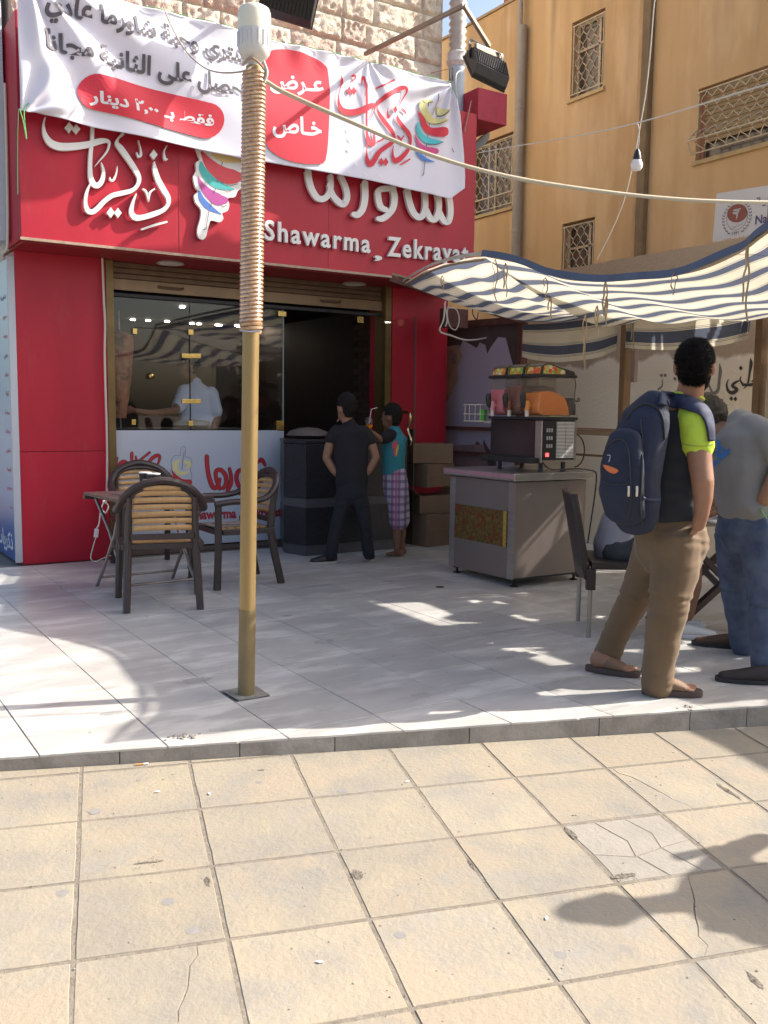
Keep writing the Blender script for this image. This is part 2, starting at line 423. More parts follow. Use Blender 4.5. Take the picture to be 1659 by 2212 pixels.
for i in range(-9, 13):
    for j in range(-8, 5):
        a0 = A0_+i*PA; b0 = B0_+j*PBp
        q = [pav(a0+.007, b0+.007), pav(a0+PA-.007, b0+.007), pav(a0+PA-.007, b0+PBp-.007), pav(a0+.007, b0+PBp-.007)]
        dz = random.uniform(-.0006, .0014); q = [p+ZZ*dz for p in q]
        c_ = sum(q, Vector())/4; dist = c_.dot(FH); lat = c_.dot(RH)
        if dist < .4 or abs(lat) > dist*.5+1.6: continue
        q = clip(q, cut0, -EN)
        if len(q) < 3: continue
        if (i, j) == (1, 0):      # the cracked grey slab
            cr = [[(0, 0), (.47, 0), (.36, .33), (.02, .45)], [(.49, 0), (.80, 0), (.66, .42), (.38, .34)], [(.82, 0), (1, 0), (1, .5), (.68, .43)],
                  [(.02, .47), (.35, .35), (.42, .62), (.3, 1), (.0, 1)], [(.37, .36), (.66, .44), (.72, .7), (.62, 1), (.32, 1), (.44, .62)], [(.68, .45), (1, .52), (1, 1), (.64, 1), (.74, .7)]]
            for k, pl in enumerate(cr):
                pp = [pav(a0+.012+u*(PA-.026), b0+.012+v_*(PBp-.026)) for u, v_ in pl]
                cc = sum(pp, Vector())/len(pp); zz_ = random.uniform(-.0009, 0); cc = sum(pp, Vector())/len(pp); pp = [cc+(p-cc)*1.022+ZZ*zz_ for p in pp]
                piece(pp, .03, .011, 0, .0015).build('broken_slab', m_slab2, pave)
            continue
        if (i, j) in ((1, -1), (2, 1), (-3, -1)):    # slabs with a crack or a broken side
            cu = {(1, -1): (.1, .62), (2, 1): (.35, .05), (-3, -1): (.55, .8)}[(i, j)]
            p1 = q[0]+(q[1]-q[0])*cu[0]; p2 = q[3]+(q[2]-q[3])*cu[1]; sh = (q[1]-q[0]).normalized()
            ck = [p1]+[p1+(p2-p1)*(k/9)+sh*(.034*noise.noise(Vector((k*.55, i, j)))+.012*noise.noise(Vector((k*1.7, i, j+5)))) for k in range(1, 9)]+[p2]
            wd_ = [.0022*(.3+abs(noise.noise(Vector((k*.9, 3, i))))*2.2) for k in range(10)]
            piece([q[0]]+[c-sh*w_ for c, w_ in zip(ck, wd_)]+[q[3]], .03, 0, 2, .0015).build('paving_slab', m_slab, pave)
            piece([c+sh*w_ for c, w_ in zip(ck, wd_)]+[q[2], q[1]], .03, 0, 9, .0015).build('paving_slab', m_slab, pave)
            continue
        piece(q, .03, .0035, i*7+j).build('paving_slab', m_slab, pave)
# terrace
m_screed = mat('terrace_screed', (.22, .20, .18), .9, nz=(6, .25), bump=(40, .4))
m_tile = mat('marble_tile', (.51, .49, .45), .30, nz=(1.5, 0), c2=(.42, .405, .38), c3=(.62, .595, .55), bump=(5, .05), stretch=(1, 2.8, 1), dirt=(2.6, .52, .76, (.34, .32, .295)), rnd=.08)
m_riser = mat('riser_stone', (.33, .30, .265), .75, nz=(4, .2), bump=(30, .3), dirt=(6, .45, .68, (.20, .18, .155)), rnd=.06)
tb = MB(); far = 9.4
poly = [edge(0)+EN*.012, edge(9.6)+EN*.012, Vector((8.2, far+3, 0)), Vector((-4, far+3, 0))]
tb.prism([p-ZZ*.009 for p in poly], (0, 0, -.6)); terr = struct(tb.build('terrace', m_screed))
TX0, TY0, TPX, TPY = 1.236, 3.475, .4675, .4965
holes = [Vector((1.885, 3.975, 0)), Vector((1.885, 4.19, 0))]
for i in range(-9, 14):
    for j in range(-4, 13):
        x0 = TX0+i*TPX; y0 = TY0+j*TPY; g_ = .0026
        q = [Vector((x0+g_, y0+g_, 0)), Vector((x0+TPX-g_, y0+g_, 0)), Vector((x0+TPX-g_, y0+TPY-g_, 0)), Vector((x0+g_, y0+TPY-g_, 0))]
        c_ = sum(q, Vector())/4; d_ = c_.dot(FH); l_ = c_.dot(RH)
        if abs(l_) > d_*.46+1.5 or y0 > 8.35: continue
        dz = random.uniform(-.0012, .0012); q = clip([p+ZZ*dz for p in q], E0, EN)
        if len(q) < 3: continue
        if i == 1 and j == 1:     # cut round the foot of the lamp post
            xa, xb, ya, yb = q[0].x, q[1].x, q[0].y, q[2].y; z = dz; hx, hy = 1.885, 4.18
            piece([Vector((xa, hy, z)), Vector((hx, hy, z)), Vector((hx, yb, z)), Vector((xa, yb, z))], .009, 0, 0, .001).build('floor_tile', m_tile, terr)
            piece([Vector((hx+.001, ya, z)), Vector((xb, ya, z)), Vector((xb, yb, z)), Vector((hx+.001, yb, z))], .009, 0, 0, .001).build('floor_tile', m_tile, terr)
            continue
        piece(q, .009, 0, 0, .0012).build('floor_tile', m_tile, terr)
s = .35; k = 0
wd = [.62, .46, .30, .60, .44, .26, .50, .36, .56, .48, .40, .6]
while s < 9.2:
    L_ = wd[k % len(wd)]; k += 1
    a = edge(s+.002); b = edge(s+L_-.002)
    za = [min(pav(p.dot(PAVD2), p.dot(PAVD1)).z, -.03)-.02 for p in (a, b)]
    n_ = -EN*.0; t_ = EN*.012
    vs = [a+ZZ*za[0], b+ZZ*za[1], b-ZZ*.009, a-ZZ*.009]; r_ = MB(); r_.prism(vs, t_)
    r_.build('riser_tile', m_riser, terr, bevel=.0015); s += L_
# broken lip of the terrace and rubble
m_conc = mat('broken_concrete', (.34, .31, .27), .95, nz=(14, .3), bump=(50, .8))
def rubble(name, c, n, sp, sz, m, par=None):
    mb = MB()
    for _ in range(n):
        p = Vector(c)+Vector((random.gauss(0, sp), random.gauss(0, sp*.6), 0)); s_ = sz*random.uniform(.4, 1)
        mb.lathe([(s_*.5, -s_*.1), (s_, s_*.2), (s_*.6, s_*.6)], p, n=5)
    return mb.build(name, m, par)
c_ = P(395, 1592, 2, .001); rubble('chipped_edge', c_+EN*.01, 26, .035, .012, m_conc, terr)
c_ = P(1490, 1528, 2, .001); rubble('chipped_edge', c_+EN*.01, 12, .03, .010, m_conc, terr)
# ------------------------------------------------------------------ shop building
shop = thing('shop_building', 'red fronted shawarma shop with rough stone upper wall and glass front', 'shop', (3.9, 8.5, 0))
YF, YC = 8.0, 8.5
pF = lambda x, y: P(x, y, 1, YF)
mb = MB(); mb.box(1.62, 6.16, YF, 8.6, 2.71, 4.45); fas = mb.build('fascia', m_red, shop, bevel=.004)
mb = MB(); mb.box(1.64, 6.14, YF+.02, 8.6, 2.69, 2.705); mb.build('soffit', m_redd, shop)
m_trim = mat('aged_trim', (.42, .30, .22), .6, nz=(20, .3))
mb = MB(); mb.box(1.612, 6.165, YF-.012, YF-.001, 2.70, 2.722); mb.build('trim_strip', m_trim, shop)
for x_ in (2.93, 4.41):
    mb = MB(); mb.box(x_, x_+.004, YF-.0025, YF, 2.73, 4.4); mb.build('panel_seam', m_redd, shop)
for px, py in ((368, 567), (765, 612)):
    c = P(px, py, 2, 2.69); mb = MB(); mb.lathe([(.115, 0), (.125, -.012), (.10, -.016)], c, 28)
    d_ = mb.build('downlight', mat('downlight_rim', (.5, .45, .42), .5), shop, smooth=True)
    mb = MB(); mb.lathe([(.098, -.017), (.05, -.022), (.004, -.023)], c, 24); mb.build('diffuser', mat('downlight_glass', (.72, .66, .58), .4), d_, smooth=True)
# columns
mb = MB(); mb.box(1.66, 2.425, YC, 8.95, 0, .985); mb.box(1.66, 2.425, YC, 8.95, .989, 2.69); mb.build('column', m_red, shop, bevel=.003)
mb = MB(); mb.box(5.47, 6.2, YC, 8.95, 0, 2.69); mb.build('column', m_red, shop, bevel=.003)
# side wall and stone upper storey
m_mort = mat('stone_mortar', (.62, .55, .45), .95, nz=(9, .2), bump=(40, .4))
mb = MB(); mb.box(1.66, 6.0, 8.42, 16, 2.72, 9.5); mb.box(1.66, 1.9, 8.96, 16, 0, 2.72); mb.box(5.95, 6.2, 8.96, 16, 0, 2.72); mb.build('wall', m_mort, shop)
m_stone = mat('rough_limestone', (.68, .59, .47), .92, nz=(7, 0), c2=(.58, .48, .38), c3=(.72, .65, .53), bump=(26, 1.0), rnd=.05)
m_stone2 = mat('rough_pink_stone', (.64, .52, .42), .92, nz=(5, .2), bump=(26, 1.0), rnd=.05)
random.seed(11)
def stone(x0, x1, z0, z1, y, seed, m):
    nu, nv = 18, 10
    def fn(u, v):
        e = min(u, 1-u)*(x1-x0); e2 = min(v, 1-v)*(z1-z0); r_ = min(1, min(e, e2)/.009)
        x = x0+(x1-x0)*u; z = z0+(z1-z0)*v
        h = .016+.018*noise.noise(Vector((x*9, z*11, seed)))+.024*noise.noise(Vector((x*26, z*30, seed+4)))+.014*noise.noise(Vector((x*60, z*64, seed+8)))
        return Vector((x+.006*noise.noise(Vector((x*30, z*30, 9))), y-.002-r_*max(.006, h+.012), z))
    b_ = MB(); b_.grid(fn, nu, nv); b_.build('stone', m, wallp, smooth=True, autos=1.2)
wallp = [o for o in bpy.data.objects if o.name == 'wall'][0]
z = 4.02; k = 0
hts = [.235, .25, .24, .26, .235, .25, .24, .25, .24, .25]
while z < 6.6:
    h_ = hts[k % len(hts)]; x = 1.60-random.uniform(0, .25)
    while x < 5.93:
        wv = random.choice([.28, .36, .42, .5, .6]); xa = max(x, 1.665); xb = min(x+wv, 5.99)
        if 5.99-xb < .16: xb = 5.99
        if xb-xa > .08: stone(xa+.005, xb-.005, z+.005, z+h_-.005, 8.42, k*31+x, m_stone2 if random.random() < (.5 if xa < 1.9 else .12) else m_stone)
        x = xb if xb > x else x+wv
        if xb >= 5.99: break
    z += h_; k += 1
# red cloth covered end box of the fascia
m_redc = mat('red_cloth', (.40, .03, .06), .7, nz=(6, .15), bump=(9, .35))
mb = MB(); mb.box(6.164, 6.55, YF-.01, 8.56, 4.40, 4.72); rb = mb.build('side_box', m_redc, shop, bevel=.006)
mb = MB(); mb.tube([P(1018, 218, 1, YF-.02), P(1003, 285, 1, YF-.02)], .006); mb.build('side_cord', m_trim, shop)
m_greyd = mat('grey_sheet', (.22, .25, .27), .6, nz=(8, .2))
mb = MB(); q = [P(a, b, 1, 8.3) for a, b in ((1015, 298), (1030, 296), (1046, 300), (1052, 286), (1056, 292), (1052, 305), (1042, 318), (1026, 326), (1012, 325))]
q = [P(a, b, 1, 8.3) for a, b in ((1010, 318), (1026, 310), (1045, 292), (1058, 284), (1057, 298), (1046, 314), (1030, 324), (1012, 327))]
mb.prism(q, (0, .05, 0)); mb.build('drain_spout', m_greyd, shop)
# shutter, jambs, threshold
m_shut = mat('shutter_bronze', (.17, .105, .06), .5, .35, nz=(10, .25), dirt=(14, .5, .75, (.11, .07, .05)))
mb = MB(); mb.box(2.43, 2.50, YC+.005, 8.72, 0, 2.69); mb.build('door_jamb', m_frame, shop, bevel=.004)
mb = MB(); mb.box(5.39, 5.465, YC+.005, 8.72, 0, 2.69); mb.build('door_jamb', m_frame, shop, bevel=.004)
sh = None
mb = MB(); mb.box(2.505, 5.385, 8.60, 8.64, 2.50, 2.69); sh = mb.build('roller_shutter', m_shut, shop)
for k in range(3):
    zz = 2.545+k*.05; mb = MB(); mb.box(2.505, 5.385, 8.575, 8.598, zz, zz+.044); mb.build('shutter_slat', m_shut, sh, bevel=.006)
mb = MB(); mb.box(2.505, 5.385, 8.565, 8.60, 2.44, 2.54); mb.build('bottom_rail', mat('shutter_rail', (.27, .18, .10), .45, .3, nz=(8, .2)), sh, bevel=.004)
for px in (2.98, 3.16, 4.72, 4.90):
    pass
for x_ in (3.05, 4.75):
    mb = MB(); mb.tube([(x_-.12, 8.563, 2.50), (x_-.1, 8.545, 2.49), (x_+.1, 8.545, 2.49), (x_+.12, 8.563, 2.50)], .011); mb.build('shutter_handle', m_shut, sh, smooth=True)
mb = MB(); mb.box(2.50, 5.39, 8.58, 8.62, 2.385, 2.415); mb.build('door_head', m_blackm, shop)
mb = MB(); mb.box(2.50, 4.26, 8.57, 8.72, .0, .045); mb.box(2.50, 5.39, 8.63, 8.9, 0, .02); mb.build('threshold', mat('threshold_stone', (.16, .11, .09), .6, nz=(9, .3)), shop)
# white printed board under the window
pB = lambda x, y: P(x, y, 1, 8.584)
mb = MB(); mb.box(2.503, 4.232, 8.585, 8.60, .06, 1.172); board = mb.build('white_panel', m_white, shop, bevel=.002)
m_pred = mat('print_red', (.50, .022, .035), .55); m_pblk = mat('print_black', (.03, .028, .03), .6)
m_pyel = mat('print_yellow', (.72, .66, .30), .6); m_pgry = mat('print_grey', (.16, .15, .17), .6)
T3 = (237.2, 948.8, .23285)
def strokes(name, L_, tf, fn, m, parent, depth=0, lift=Vector((0, 0, 0)), step=Vector((0, -.0006, 0)), k=5, warp=None, sub=None):
    mb = MB(); mb.keep = not depth
    for i, st in enumerate(L_): stroke(mb, st, tf, fn, lift+step*i, depth, k=k)
    me = mb.mesh(name, bevel=0)
    if sub: subdiv(me, sub)
    if warp:
        for x in me.vertices: x.co = warp(x.co)
    return link(name, me, m, parent)
bw = [[(900, 160, 34), (903, 240, 34), (918, 340, 36), (945, 425, 38), (975, 452, 38), (1005, 425, 30), (1020, 370, 24)],
      [(1020, 460, 28), (990, 380, 30), (985, 300, 32), (1030, 285, 34), (1075, 340, 36), (1078, 415, 36), (1050, 455, 30)],
      [(1110, 275, 26), (1126, 350, 30), (1120, 420, 34), (1092, 478, 30)],
      [(1255, 300, 30), (1200, 290, 32), (1175, 350, 34), (1195, 430, 34), (1245, 440, 32), (1262, 370, 30), (1262, 330, 30)],
      [(1262, 400, 30), (1262, 480, 28), (1235, 510, 26), (1205, 505, 20)],
      [(1300, 300, 30), (1300, 400, 32), (1330, 440, 32), (1355, 400, 30), (1358, 330, 26)], [(1358, 400, 30), (1380, 440, 30), (1405, 400, 28), (1405, 330, 24)],
      [(1378, 215, 16), (1408, 190, 34), (1440, 240, 20)], [(1405, 295, 30), (1412, 300, 30)],
      [(70, 170, 8), (60, 240, 14), (58, 300, 18), (80, 340, 16)], [(80, 300, 16), (95, 230, 26), (130, 208, 30), (160, 215, 16)], [(205, 130, 24), (203, 170, 24), (208, 210, 20)],
      [(240, 160, 10), (248, 200, 16)], [(285, 190, 16), (370, 122, 14)], [(330, 250, 14), (395, 175, 28), (448, 148, 24), (462, 180, 18), (432, 268, 8)]]
strokes('lettering_outline', [[(a, b, c+9) for a, b, c in s_] for s_ in bw], T3, pB, m_pblk, board, step=Vector((0, -.0001, 0)))
strokes('lettering', bw, T3, pB, m_pred, board, lift=Vector((0, -.002, 0)), step=Vector((0, -.0001, 0)))
strokes('emblem_outline', [[(655, 150, 4), (660, 90, 4), (683, 64, 4), (703, 90, 4), (700, 155, 4), (745, 175, 4), (762, 215, 4), (748, 280, 4), (762, 340, 4), (748, 430, 4)],
         [(655, 150, 4), (600, 153, 4), (566, 205, 4), (577, 262, 4), (560, 310, 4), (566, 380, 4)], [(688, 115, 5), (668, 280, 5)]], T3, pB, m_pgry, board)
strokes('emblem_yellow', [[(650, 195, 16), (612, 225, 50), (612, 280, 44), (660, 318, 40), (740, 300, 8)], [(700, 205, 26), (738, 235, 44), (702, 276, 8)]], T3, pB, m_pyel, board)
strokes('emblem_red', [[(575, 290, 6), (610, 350, 40), (670, 400, 62), (738, 400, 56)]], T3, pB, m_pred, board)
text_mesh('lettering', 'Shawarma , Zekrayat', pB, (413, 1122), (608.5, 1114.5), 21, m_pblk, board, bold=.045, cap=.74)
o_ = text_mesh('lettering', 'Shawarma , Zekrayat', pB, (413.5, 1122), (608, 1114.5), 21, m_pred, board, bold=.02, cap=.74)
for v_ in o_.data.vertices: v_.co.y -= .001
# shop window: fixed panes, hinged pane, brass fittings
def pane(name, x0, x1, z0, z1, y=8.61, par=shop):
    mb = MB(); mb.box(x0, x1, y, y+.01, z0, z1); return mb.build(name, m_glass, par)
def fit(px, py, w_, h_, par, y=8.604, d=.02):
    c = P(px, py, 1, y); mb = MB(); mb.box(c.x-w_/2, c.x+w_/2, y-d, y, c.z-h_/2, c.z+h_/2); return mb.build('brass_fitting', m_gold, par, bevel=.003)
w1 = pane('window_pane', 2.505, 3.246, 1.18, 2.38)
w2 = pane('window_pane', 3.252, 4.228, 1.18, 2.38)
for px, py in ((402, 769), (422, 769), (402, 867), (422, 867)): fit(px, py, .098, .042, w2)
fit(411, 718, .05, .05, w2); fit(411, 915, .05, .05, w2); fit(290, 716, .04, .05, w1); fit(288, 912, .04, .05, w1)
fit(604, 920, .08, .10, w2)
mb = MB(); mb.box(3.244, 3.250, 8.60, 8.622, 1.18, 2.12); mb.box(2.72, 3.25, 8.60, 8.622, 2.115, 2.122); mb.build('pane_edge', m_black, w2)
mb = MB(); mb.box(4.230, 4.24, 8.605, 8.625, .06, 2.38); mb.build('pane_edge', mat('glass_edge', (.25, .3, .29), .2), w2)
mb = MB(); mb.lathe([(.012, 0), (.028, .01), (.03, .03), (.02, .045), (.004, .05)], P(325, 812, 1, 8.60), 14, M=Matrix.Rotation(R(90), 4, 'X')); mb.build('knob', m_gold, w1, smooth=True)
# open glass door leaf
leaf = pane('glass_door', 0, 0, 0, 0) if 0 else None
mb = MB(); mb.box(5.375, 5.387, 7.93, 8.56, .01, 2.33); leaf = mb.build('glass_door', m_glass, shop)
mb = MB(); mb.box(5.374, 5.388, 7.922, 7.929, .01, 2.33); mb.build('door_edge', mat('door_edge_dark', (.05, .06, .06), .3), leaf)
m_brass2 = mat('polished_brass', (.8, .62, .3), .15, 1)
hp = [P(a, b, 0, 5.36) for a, b in ((862, 891), (872, 890), (884, 892), (888, 900), (884, 915), (880, 925), (884, 938), (889, 950), (886, 962), (874, 965), (862, 964))]
hp = [Vector((5.30-(.0 if 0 < i < 10 else 0), p.y, p.z)) for i, p in enumerate([P(a, b, 0, 5.30) for a, b in ((864, 891), (873, 890), (883, 892), (887, 900), (884, 915), (881, 925), (884, 938), (888, 950), (885, 962), (874, 965), (864, 964))])]
mb = MB(); mb.tube([tuple(v) for v in crom([tuple(p) for p in hp], 3)], .014, 10); mb.build('door_handle', m_brass2, leaf, smooth=True)
c = P(880, 952, 0, 5.38)
mb = MB(); mb.box(5.365, 5.40, 7.93, 8.02, 1.02, 1.2); mb.build('lock_case', m_blackm, leaf, bevel=.003)
fit(778, 691, .065, .065, shop, 8.6, .02); fit(608, 678, .09, .05, shop, 8.6, .02)
# interior
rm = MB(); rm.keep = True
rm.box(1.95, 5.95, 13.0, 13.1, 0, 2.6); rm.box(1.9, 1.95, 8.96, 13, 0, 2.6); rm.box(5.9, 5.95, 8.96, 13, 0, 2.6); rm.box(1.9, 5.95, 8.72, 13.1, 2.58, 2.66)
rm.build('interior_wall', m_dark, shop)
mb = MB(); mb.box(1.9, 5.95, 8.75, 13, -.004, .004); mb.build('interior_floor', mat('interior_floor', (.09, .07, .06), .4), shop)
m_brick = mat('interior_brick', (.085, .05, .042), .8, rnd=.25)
bs = MB(); bs.box(0, .215, 0, .02, 0, .062); bme = bs.mesh('brick')
for r_ in range(24):
    for q_ in range(4):
        o = link('brick', bme, m_brick if not bme.materials else None, shop); o.matrix_basis = Matrix.Translation((5.895, 9.0+q_*.225+(r_ % 2)*.11, .95+r_*.067)) @ Matrix.Rotation(R(90), 4, 'Z'); o.matrix_parent_inverse = world_of(shop).inverted()
m_spot = emitmat('spot_lamp', (1, .9, .75), 26)
for px, py in ((394, 663), (287, 701), (361, 694), (321, 748), (415, 728), (430, 720), (470, 716), (512, 703), (475, 740), (516, 735), (706, 687), (740, 690), (700, 708)):
    c = P(px, py, 2, 2.57)
    if c.y > 12.8 or c.x > 5.85:
        c = P(px, py, 1, 12.6); c.z = 2.57; c.x = min(c.x, 5.8)
    mb = MB(); mb.lathe([(.034, 0), (.030, -.008), (.004, -.009)], c, 12); mb.build('spot_lamp', m_spot, shop)
# fascia lettering
T2 = (81.3, 250.8, .2778); T4 = (555.7, 366, .28595)
LG = [[(50, 20, 8), (38, 80, 16), (48, 150, 34), (90, 215, 52), (160, 245, 60), (250, 246, 58), (330, 238, 54), (400, 225, 50), (470, 205, 46), (525, 200, 30), (548, 222, 18), (528, 285, 15), (480, 345, 11), (435, 398, 4)],
      [(418, 60, 26), (413, 200, 28), (402, 300, 30), (398, 400, 32), (402, 480, 38), (425, 535, 44), (460, 545, 44), (492, 505, 36), (502, 440, 24), (492, 395, 16), (486, 370, 5)],
      [(400, 530, 10), (372, 600, 24), (362, 680, 28), (378, 738, 38), (412, 752, 40), (455, 725, 40), (505, 672, 38), (570, 625, 38), (650, 605, 38), (715, 588, 34), (758, 555, 30), (778, 500, 32), (757, 440, 38), (700, 350, 42), (640, 265, 44), (606, 222, 32), (615, 185, 16), (650, 150, 24)],
      diamond(235, 98, 62, 84), diamond(290, 112, 60, 76), diamond(556, 758, 60, 84), diamond(611, 760, 56, 80),
      [(893, 365, 8), (897, 420, 34), (922, 500, 42), (965, 580, 44), (1000, 640, 38), (1000, 695, 30), (960, 740, 36), (880, 772, 42), (800, 795, 42), (745, 795, 46), (716, 752, 36), (728, 680, 24), (752, 615, 10)],
      diamond(888, 310, 56, 80), [(797, 888, 15), (890, 856, 18), (988, 830, 15)],
      [(770, 200, 4), (786, 265, 10), (788, 312, 20), (770, 325, 16), (756, 292, 5)], [(990, 240, 4), (968, 290, 10), (976, 345, 20), (992, 345, 10)], [(605, 400, 4), (598, 455, 11), (575, 508, 18), (554, 506, 14), (548, 485, 5)],
      [(806, 578, 14), (830, 600, 15), (848, 672, 5)], [(848, 672, 5), (858, 605, 15), (892, 576, 12)]]
o_lg = strokes('lettering', LG, T2, pF, m_letter, fas, depth=.03, lift=Vector((0, -.012, 0)), step=Vector((0, -.0011, 0)))
SH = [[(368, 20, 46), (376, 90, 46), (400, 165, 46), (440, 222, 46), (487, 228, 46), (525, 190, 44), (540, 130, 40), (538, 60, 38)],
      [(528, 120, 38), (548, 190, 42), (590, 245, 46), (636, 270, 46), (662, 215, 44), (650, 140, 42), (615, 60, 40)],
      [(795, 110, 48), (796, 220, 48), (778, 305, 48), (742, 348, 48), (712, 345, 40)],
      [(1010, 150, 42), (905, 160, 44), (896, 225, 44), (915, 290, 44), (955, 312, 38)], [(1005, 145, 44), (1018, 220, 46), (1005, 300, 46), (965, 352, 46), (925, 378, 46), (896, 378, 38)],
      [(1112, 160, 46), (1130, 255, 46), (1165, 340, 46), (1212, 368, 46), (1243, 325, 44), (1250, 260, 42), (1248, 180, 42)],
      [(1255, 310, 40), (1285, 372, 44), (1322, 385, 44), (1345, 335, 42), (1352, 270, 42), (1345, 190, 42)],
      [(1355, 330, 40), (1385, 390, 44), (1420, 402, 44), (1438, 345, 42), (1436, 270, 42), (1425, 200, 42)]]
o_sh = strokes('lettering', SH, T4, pF, m_letter, fas, depth=.035, lift=Vector((0, -.012, 0)), step=Vector((0, -.0011, 0)))
for body, A, B, h in (('Shawarma', (569, 517.5), (797, 546.5), 43), (',', (806, 558), (822, 560), 30), ('Zekrayat', (834, 552.5), (1008, 568), 42)):
    o_ = text_mesh('lettering', body, lambda x, y: P(x, y, 1, YF-.01), A, B, h, m_letter, fas, bold=.022, depth=.03, space=1.22); split_loose(o_)
split_loose(o_lg); split_loose(o_sh)
# skewer emblem on the fascia
bk = [(1240, 200), (1232, 300), (1248, 345), (1216, 372), (1220, 430), (1196, 480), (1213, 560), (1236, 592), (1204, 622), (1216, 682), (1255, 732), (1252, 800), (1230, 882), (1234, 940), (1262, 966), (1292, 950), (1312, 880), (1334, 818), (1400, 832), (1430, 802), (1422, 762), (1464, 742), (1476, 690), (1462, 645), (1520, 636), (1542, 590), (1586, 560), (1602, 500), (1592, 440), (1566, 402), (1604, 380), (1604, 250), (1590, 200)]
bk = [(T2[0]+a*T2[2], T2[1]+b*T2[2]) for a, b in bk]
bks = [pF(*q)+Vector((0, -.012, 0)) for q in crom(bk, 3, True)]
mb = MB(); mb.prism(bks, (0, -.03, 0)); emb = mb.build('emblem', m_letter, fas)
bm = bmesh.new(); bm.from_mesh(emb.data); bmesh.ops.triangulate(bm, faces=[f for f in bm.faces if len(f.verts) > 4]); bm.to_mesh(emb.data); bm.free()
m_teal = mat('sign_teal', (.05, .40, .38), .5); m_mag = mat('sign_magenta', (.42, .06, .28), .5); m_blue = mat('sign_blue', (.06, .17, .50), .5)
m_sred = mat('sign_red', (.62, .05, .07), .5); m_syel = mat('sign_yellow', (.72, .56, .25), .5)
SW = [('m_sred', [(1262, 290, 20), (1310, 365, 70), (1370, 425, 100), (1440, 468, 120), (1510, 480, 110), (1555, 480, 70)]), ('m_syel', [(1345, 300, 20), (1420, 335, 60), (1500, 345, 52), (1580, 362, 8)]),
      ('m_teal', [(1255, 370, 20), (1268, 425, 54), (1322, 495, 68), (1400, 550, 56), (1510, 576, 10)]), ('m_mag', [(1232, 475, 4), (1262, 545, 40), (1320, 610, 72), (1385, 655, 92), (1438, 662, 60)]),
      ('m_blue', [(1242, 592, 16), (1264, 655, 42), (1320, 716, 44), (1412, 770, 6)])]
for mm, st in SW: strokes('emblem_swoosh', [st], T2, pF, globals()[mm], fas, lift=Vector((0, -.0445, 0)))
strokes('emblem_skewer', [[(1422, 365, 6), (1412, 400, 6)], [(1393, 475, 6), (1382, 520, 6)], [(1368, 570, 6), (1356, 610, 6)], [(1342, 670, 6), (1332, 710, 6)], [(1318, 740, 6), (1302, 830, 6), (1292, 882, 6), (1270, 890, 6)],
        [(1412, 520, 5), (1480, 545, 6), (1540, 535, 5)], [(1395, 690, 5), (1425, 712, 6), (1452, 700, 4)], [(1400, 570, 4), (1450, 592, 6), (1512, 580, 4)]], T2, pF, m_pgry, fas, lift=Vector((0, -.046, 0)))
# ------------------------------------------------------------------ banner
ban = thing('banner', 'white cloth banner with grey and red Arabic offer text hung across the red fascia', 'banner', (3.8, 7.86, 3.6))
YB = 7.84
def bfold(x, z):
    """how far the cloth stands off its plane: diagonal pull folds from the ties, loose lower hem"""
    u = (x-1.6)/4.3; t = (z-3.6)/1.05
    y = .018*math.sin(x*2.1+1)*(1-t)+.010*noise.noise(Vector((x*1.3, z*1.1, 3)))
    def pull(cx, cz, ang, n, a, L_):
        dx, dz = x-cx, z-cz; r_ = math.hypot(dx, dz); th = math.atan2(dz, dx)-ang
        return a*math.sin(th*n)*math.exp(-r_/L_)*min(1, r_/.15)
    y += pull(1.65, 4.75, -.75, 13, .06, 1.5)+pull(1.62, 3.62, .5, 11, .035, .7)+pull(5.72, 4.62, -2.2, 12, .035, .8)+pull(4.75, 4.68, -1.5, 9, .022, .5)
    y += .012*math.sin(x*17+2*math.sin(x*3))*max(0, t-.75)*4
    return y
pBn = lambda x, y: P(x, y, 1, YB)
bot = [(45, 237), (180, 268), (350, 304), (525, 340), (700, 372), (850, 402), (948, 424), (975, 429), (1005, 406)]
top = [(60, -22), (200, -18), (345, 19), (440, 42), (530, 66), (585, 86), (700, 110), (800, 133), (900, 158), (962, 176), (975, 181), (992, 245), (1002, 330)]
bw_ = [pBn(*q) for q in bot]; tw_ = [pBn(*q) for q in top]
def interp(L_, x):
    xs = [q.x for q in L_]; zs = [q.z for q in L_]; return float(np.interp(x, xs, zs))
xl, xr = bw_[0].x, bw_[-1].x
m_cloth = mat('banner_cloth', (.73, .72, .82), .7, nz=(2, .03))
def cl(u, v):
    x = xl+(xr-xl)*u; z0 = interp(bw_, x); z1 = interp(tw_, x); 
    if x > tw_[-3].x: z1 = float(np.interp(x, [tw_[-3].x, tw_[-2].x, tw_[-1].x, xr], [tw_[-3].z, tw_[-2].z, tw_[-1].z, z0+.12]))
    z = z0+(z1-z0)*v; return Vector((x, YB+bfold(x, z), z))
mb = MB(); mb.grid(cl, 330, 90)
cloth = mb.build('banner_sheet', m_cloth, ban, smooth=True, autos=3)
s_ = cloth.modifiers.new('thick', 'SOLIDIFY'); s_.thickness = .003; s_.offset = 1
def wb(p): return Vector((p.x, YB+bfold(p.x, p.z)-.0125-(YB-p.y), p.z))
m_bgrey = mat('banner_grey', (.10, .09, .105), .7); m_bred = mat('banner_red', (.62, .035, .06), .7)
m_bwht = mat('banner_white', (.72, .70, .74), .7); m_byel = mat('banner_yellow', (.68, .64, .30), .7); m_bteal = mat('banner_teal', (.08, .52, .60), .7)
m_bmag = mat('banner_magenta', (.62, .08, .24), .7); m_bblu = mat('banner_blue', (.08, .22, .58), .7)
kw = dict(sub=.03, warp=wb, ar=True)
text_mesh('lettering', 'اشتري وجبة شاورما عادي', pBn, (98, 18), (546, 140), 40, m_bgrey, ban, bold=.032, cap=.72, **kw)
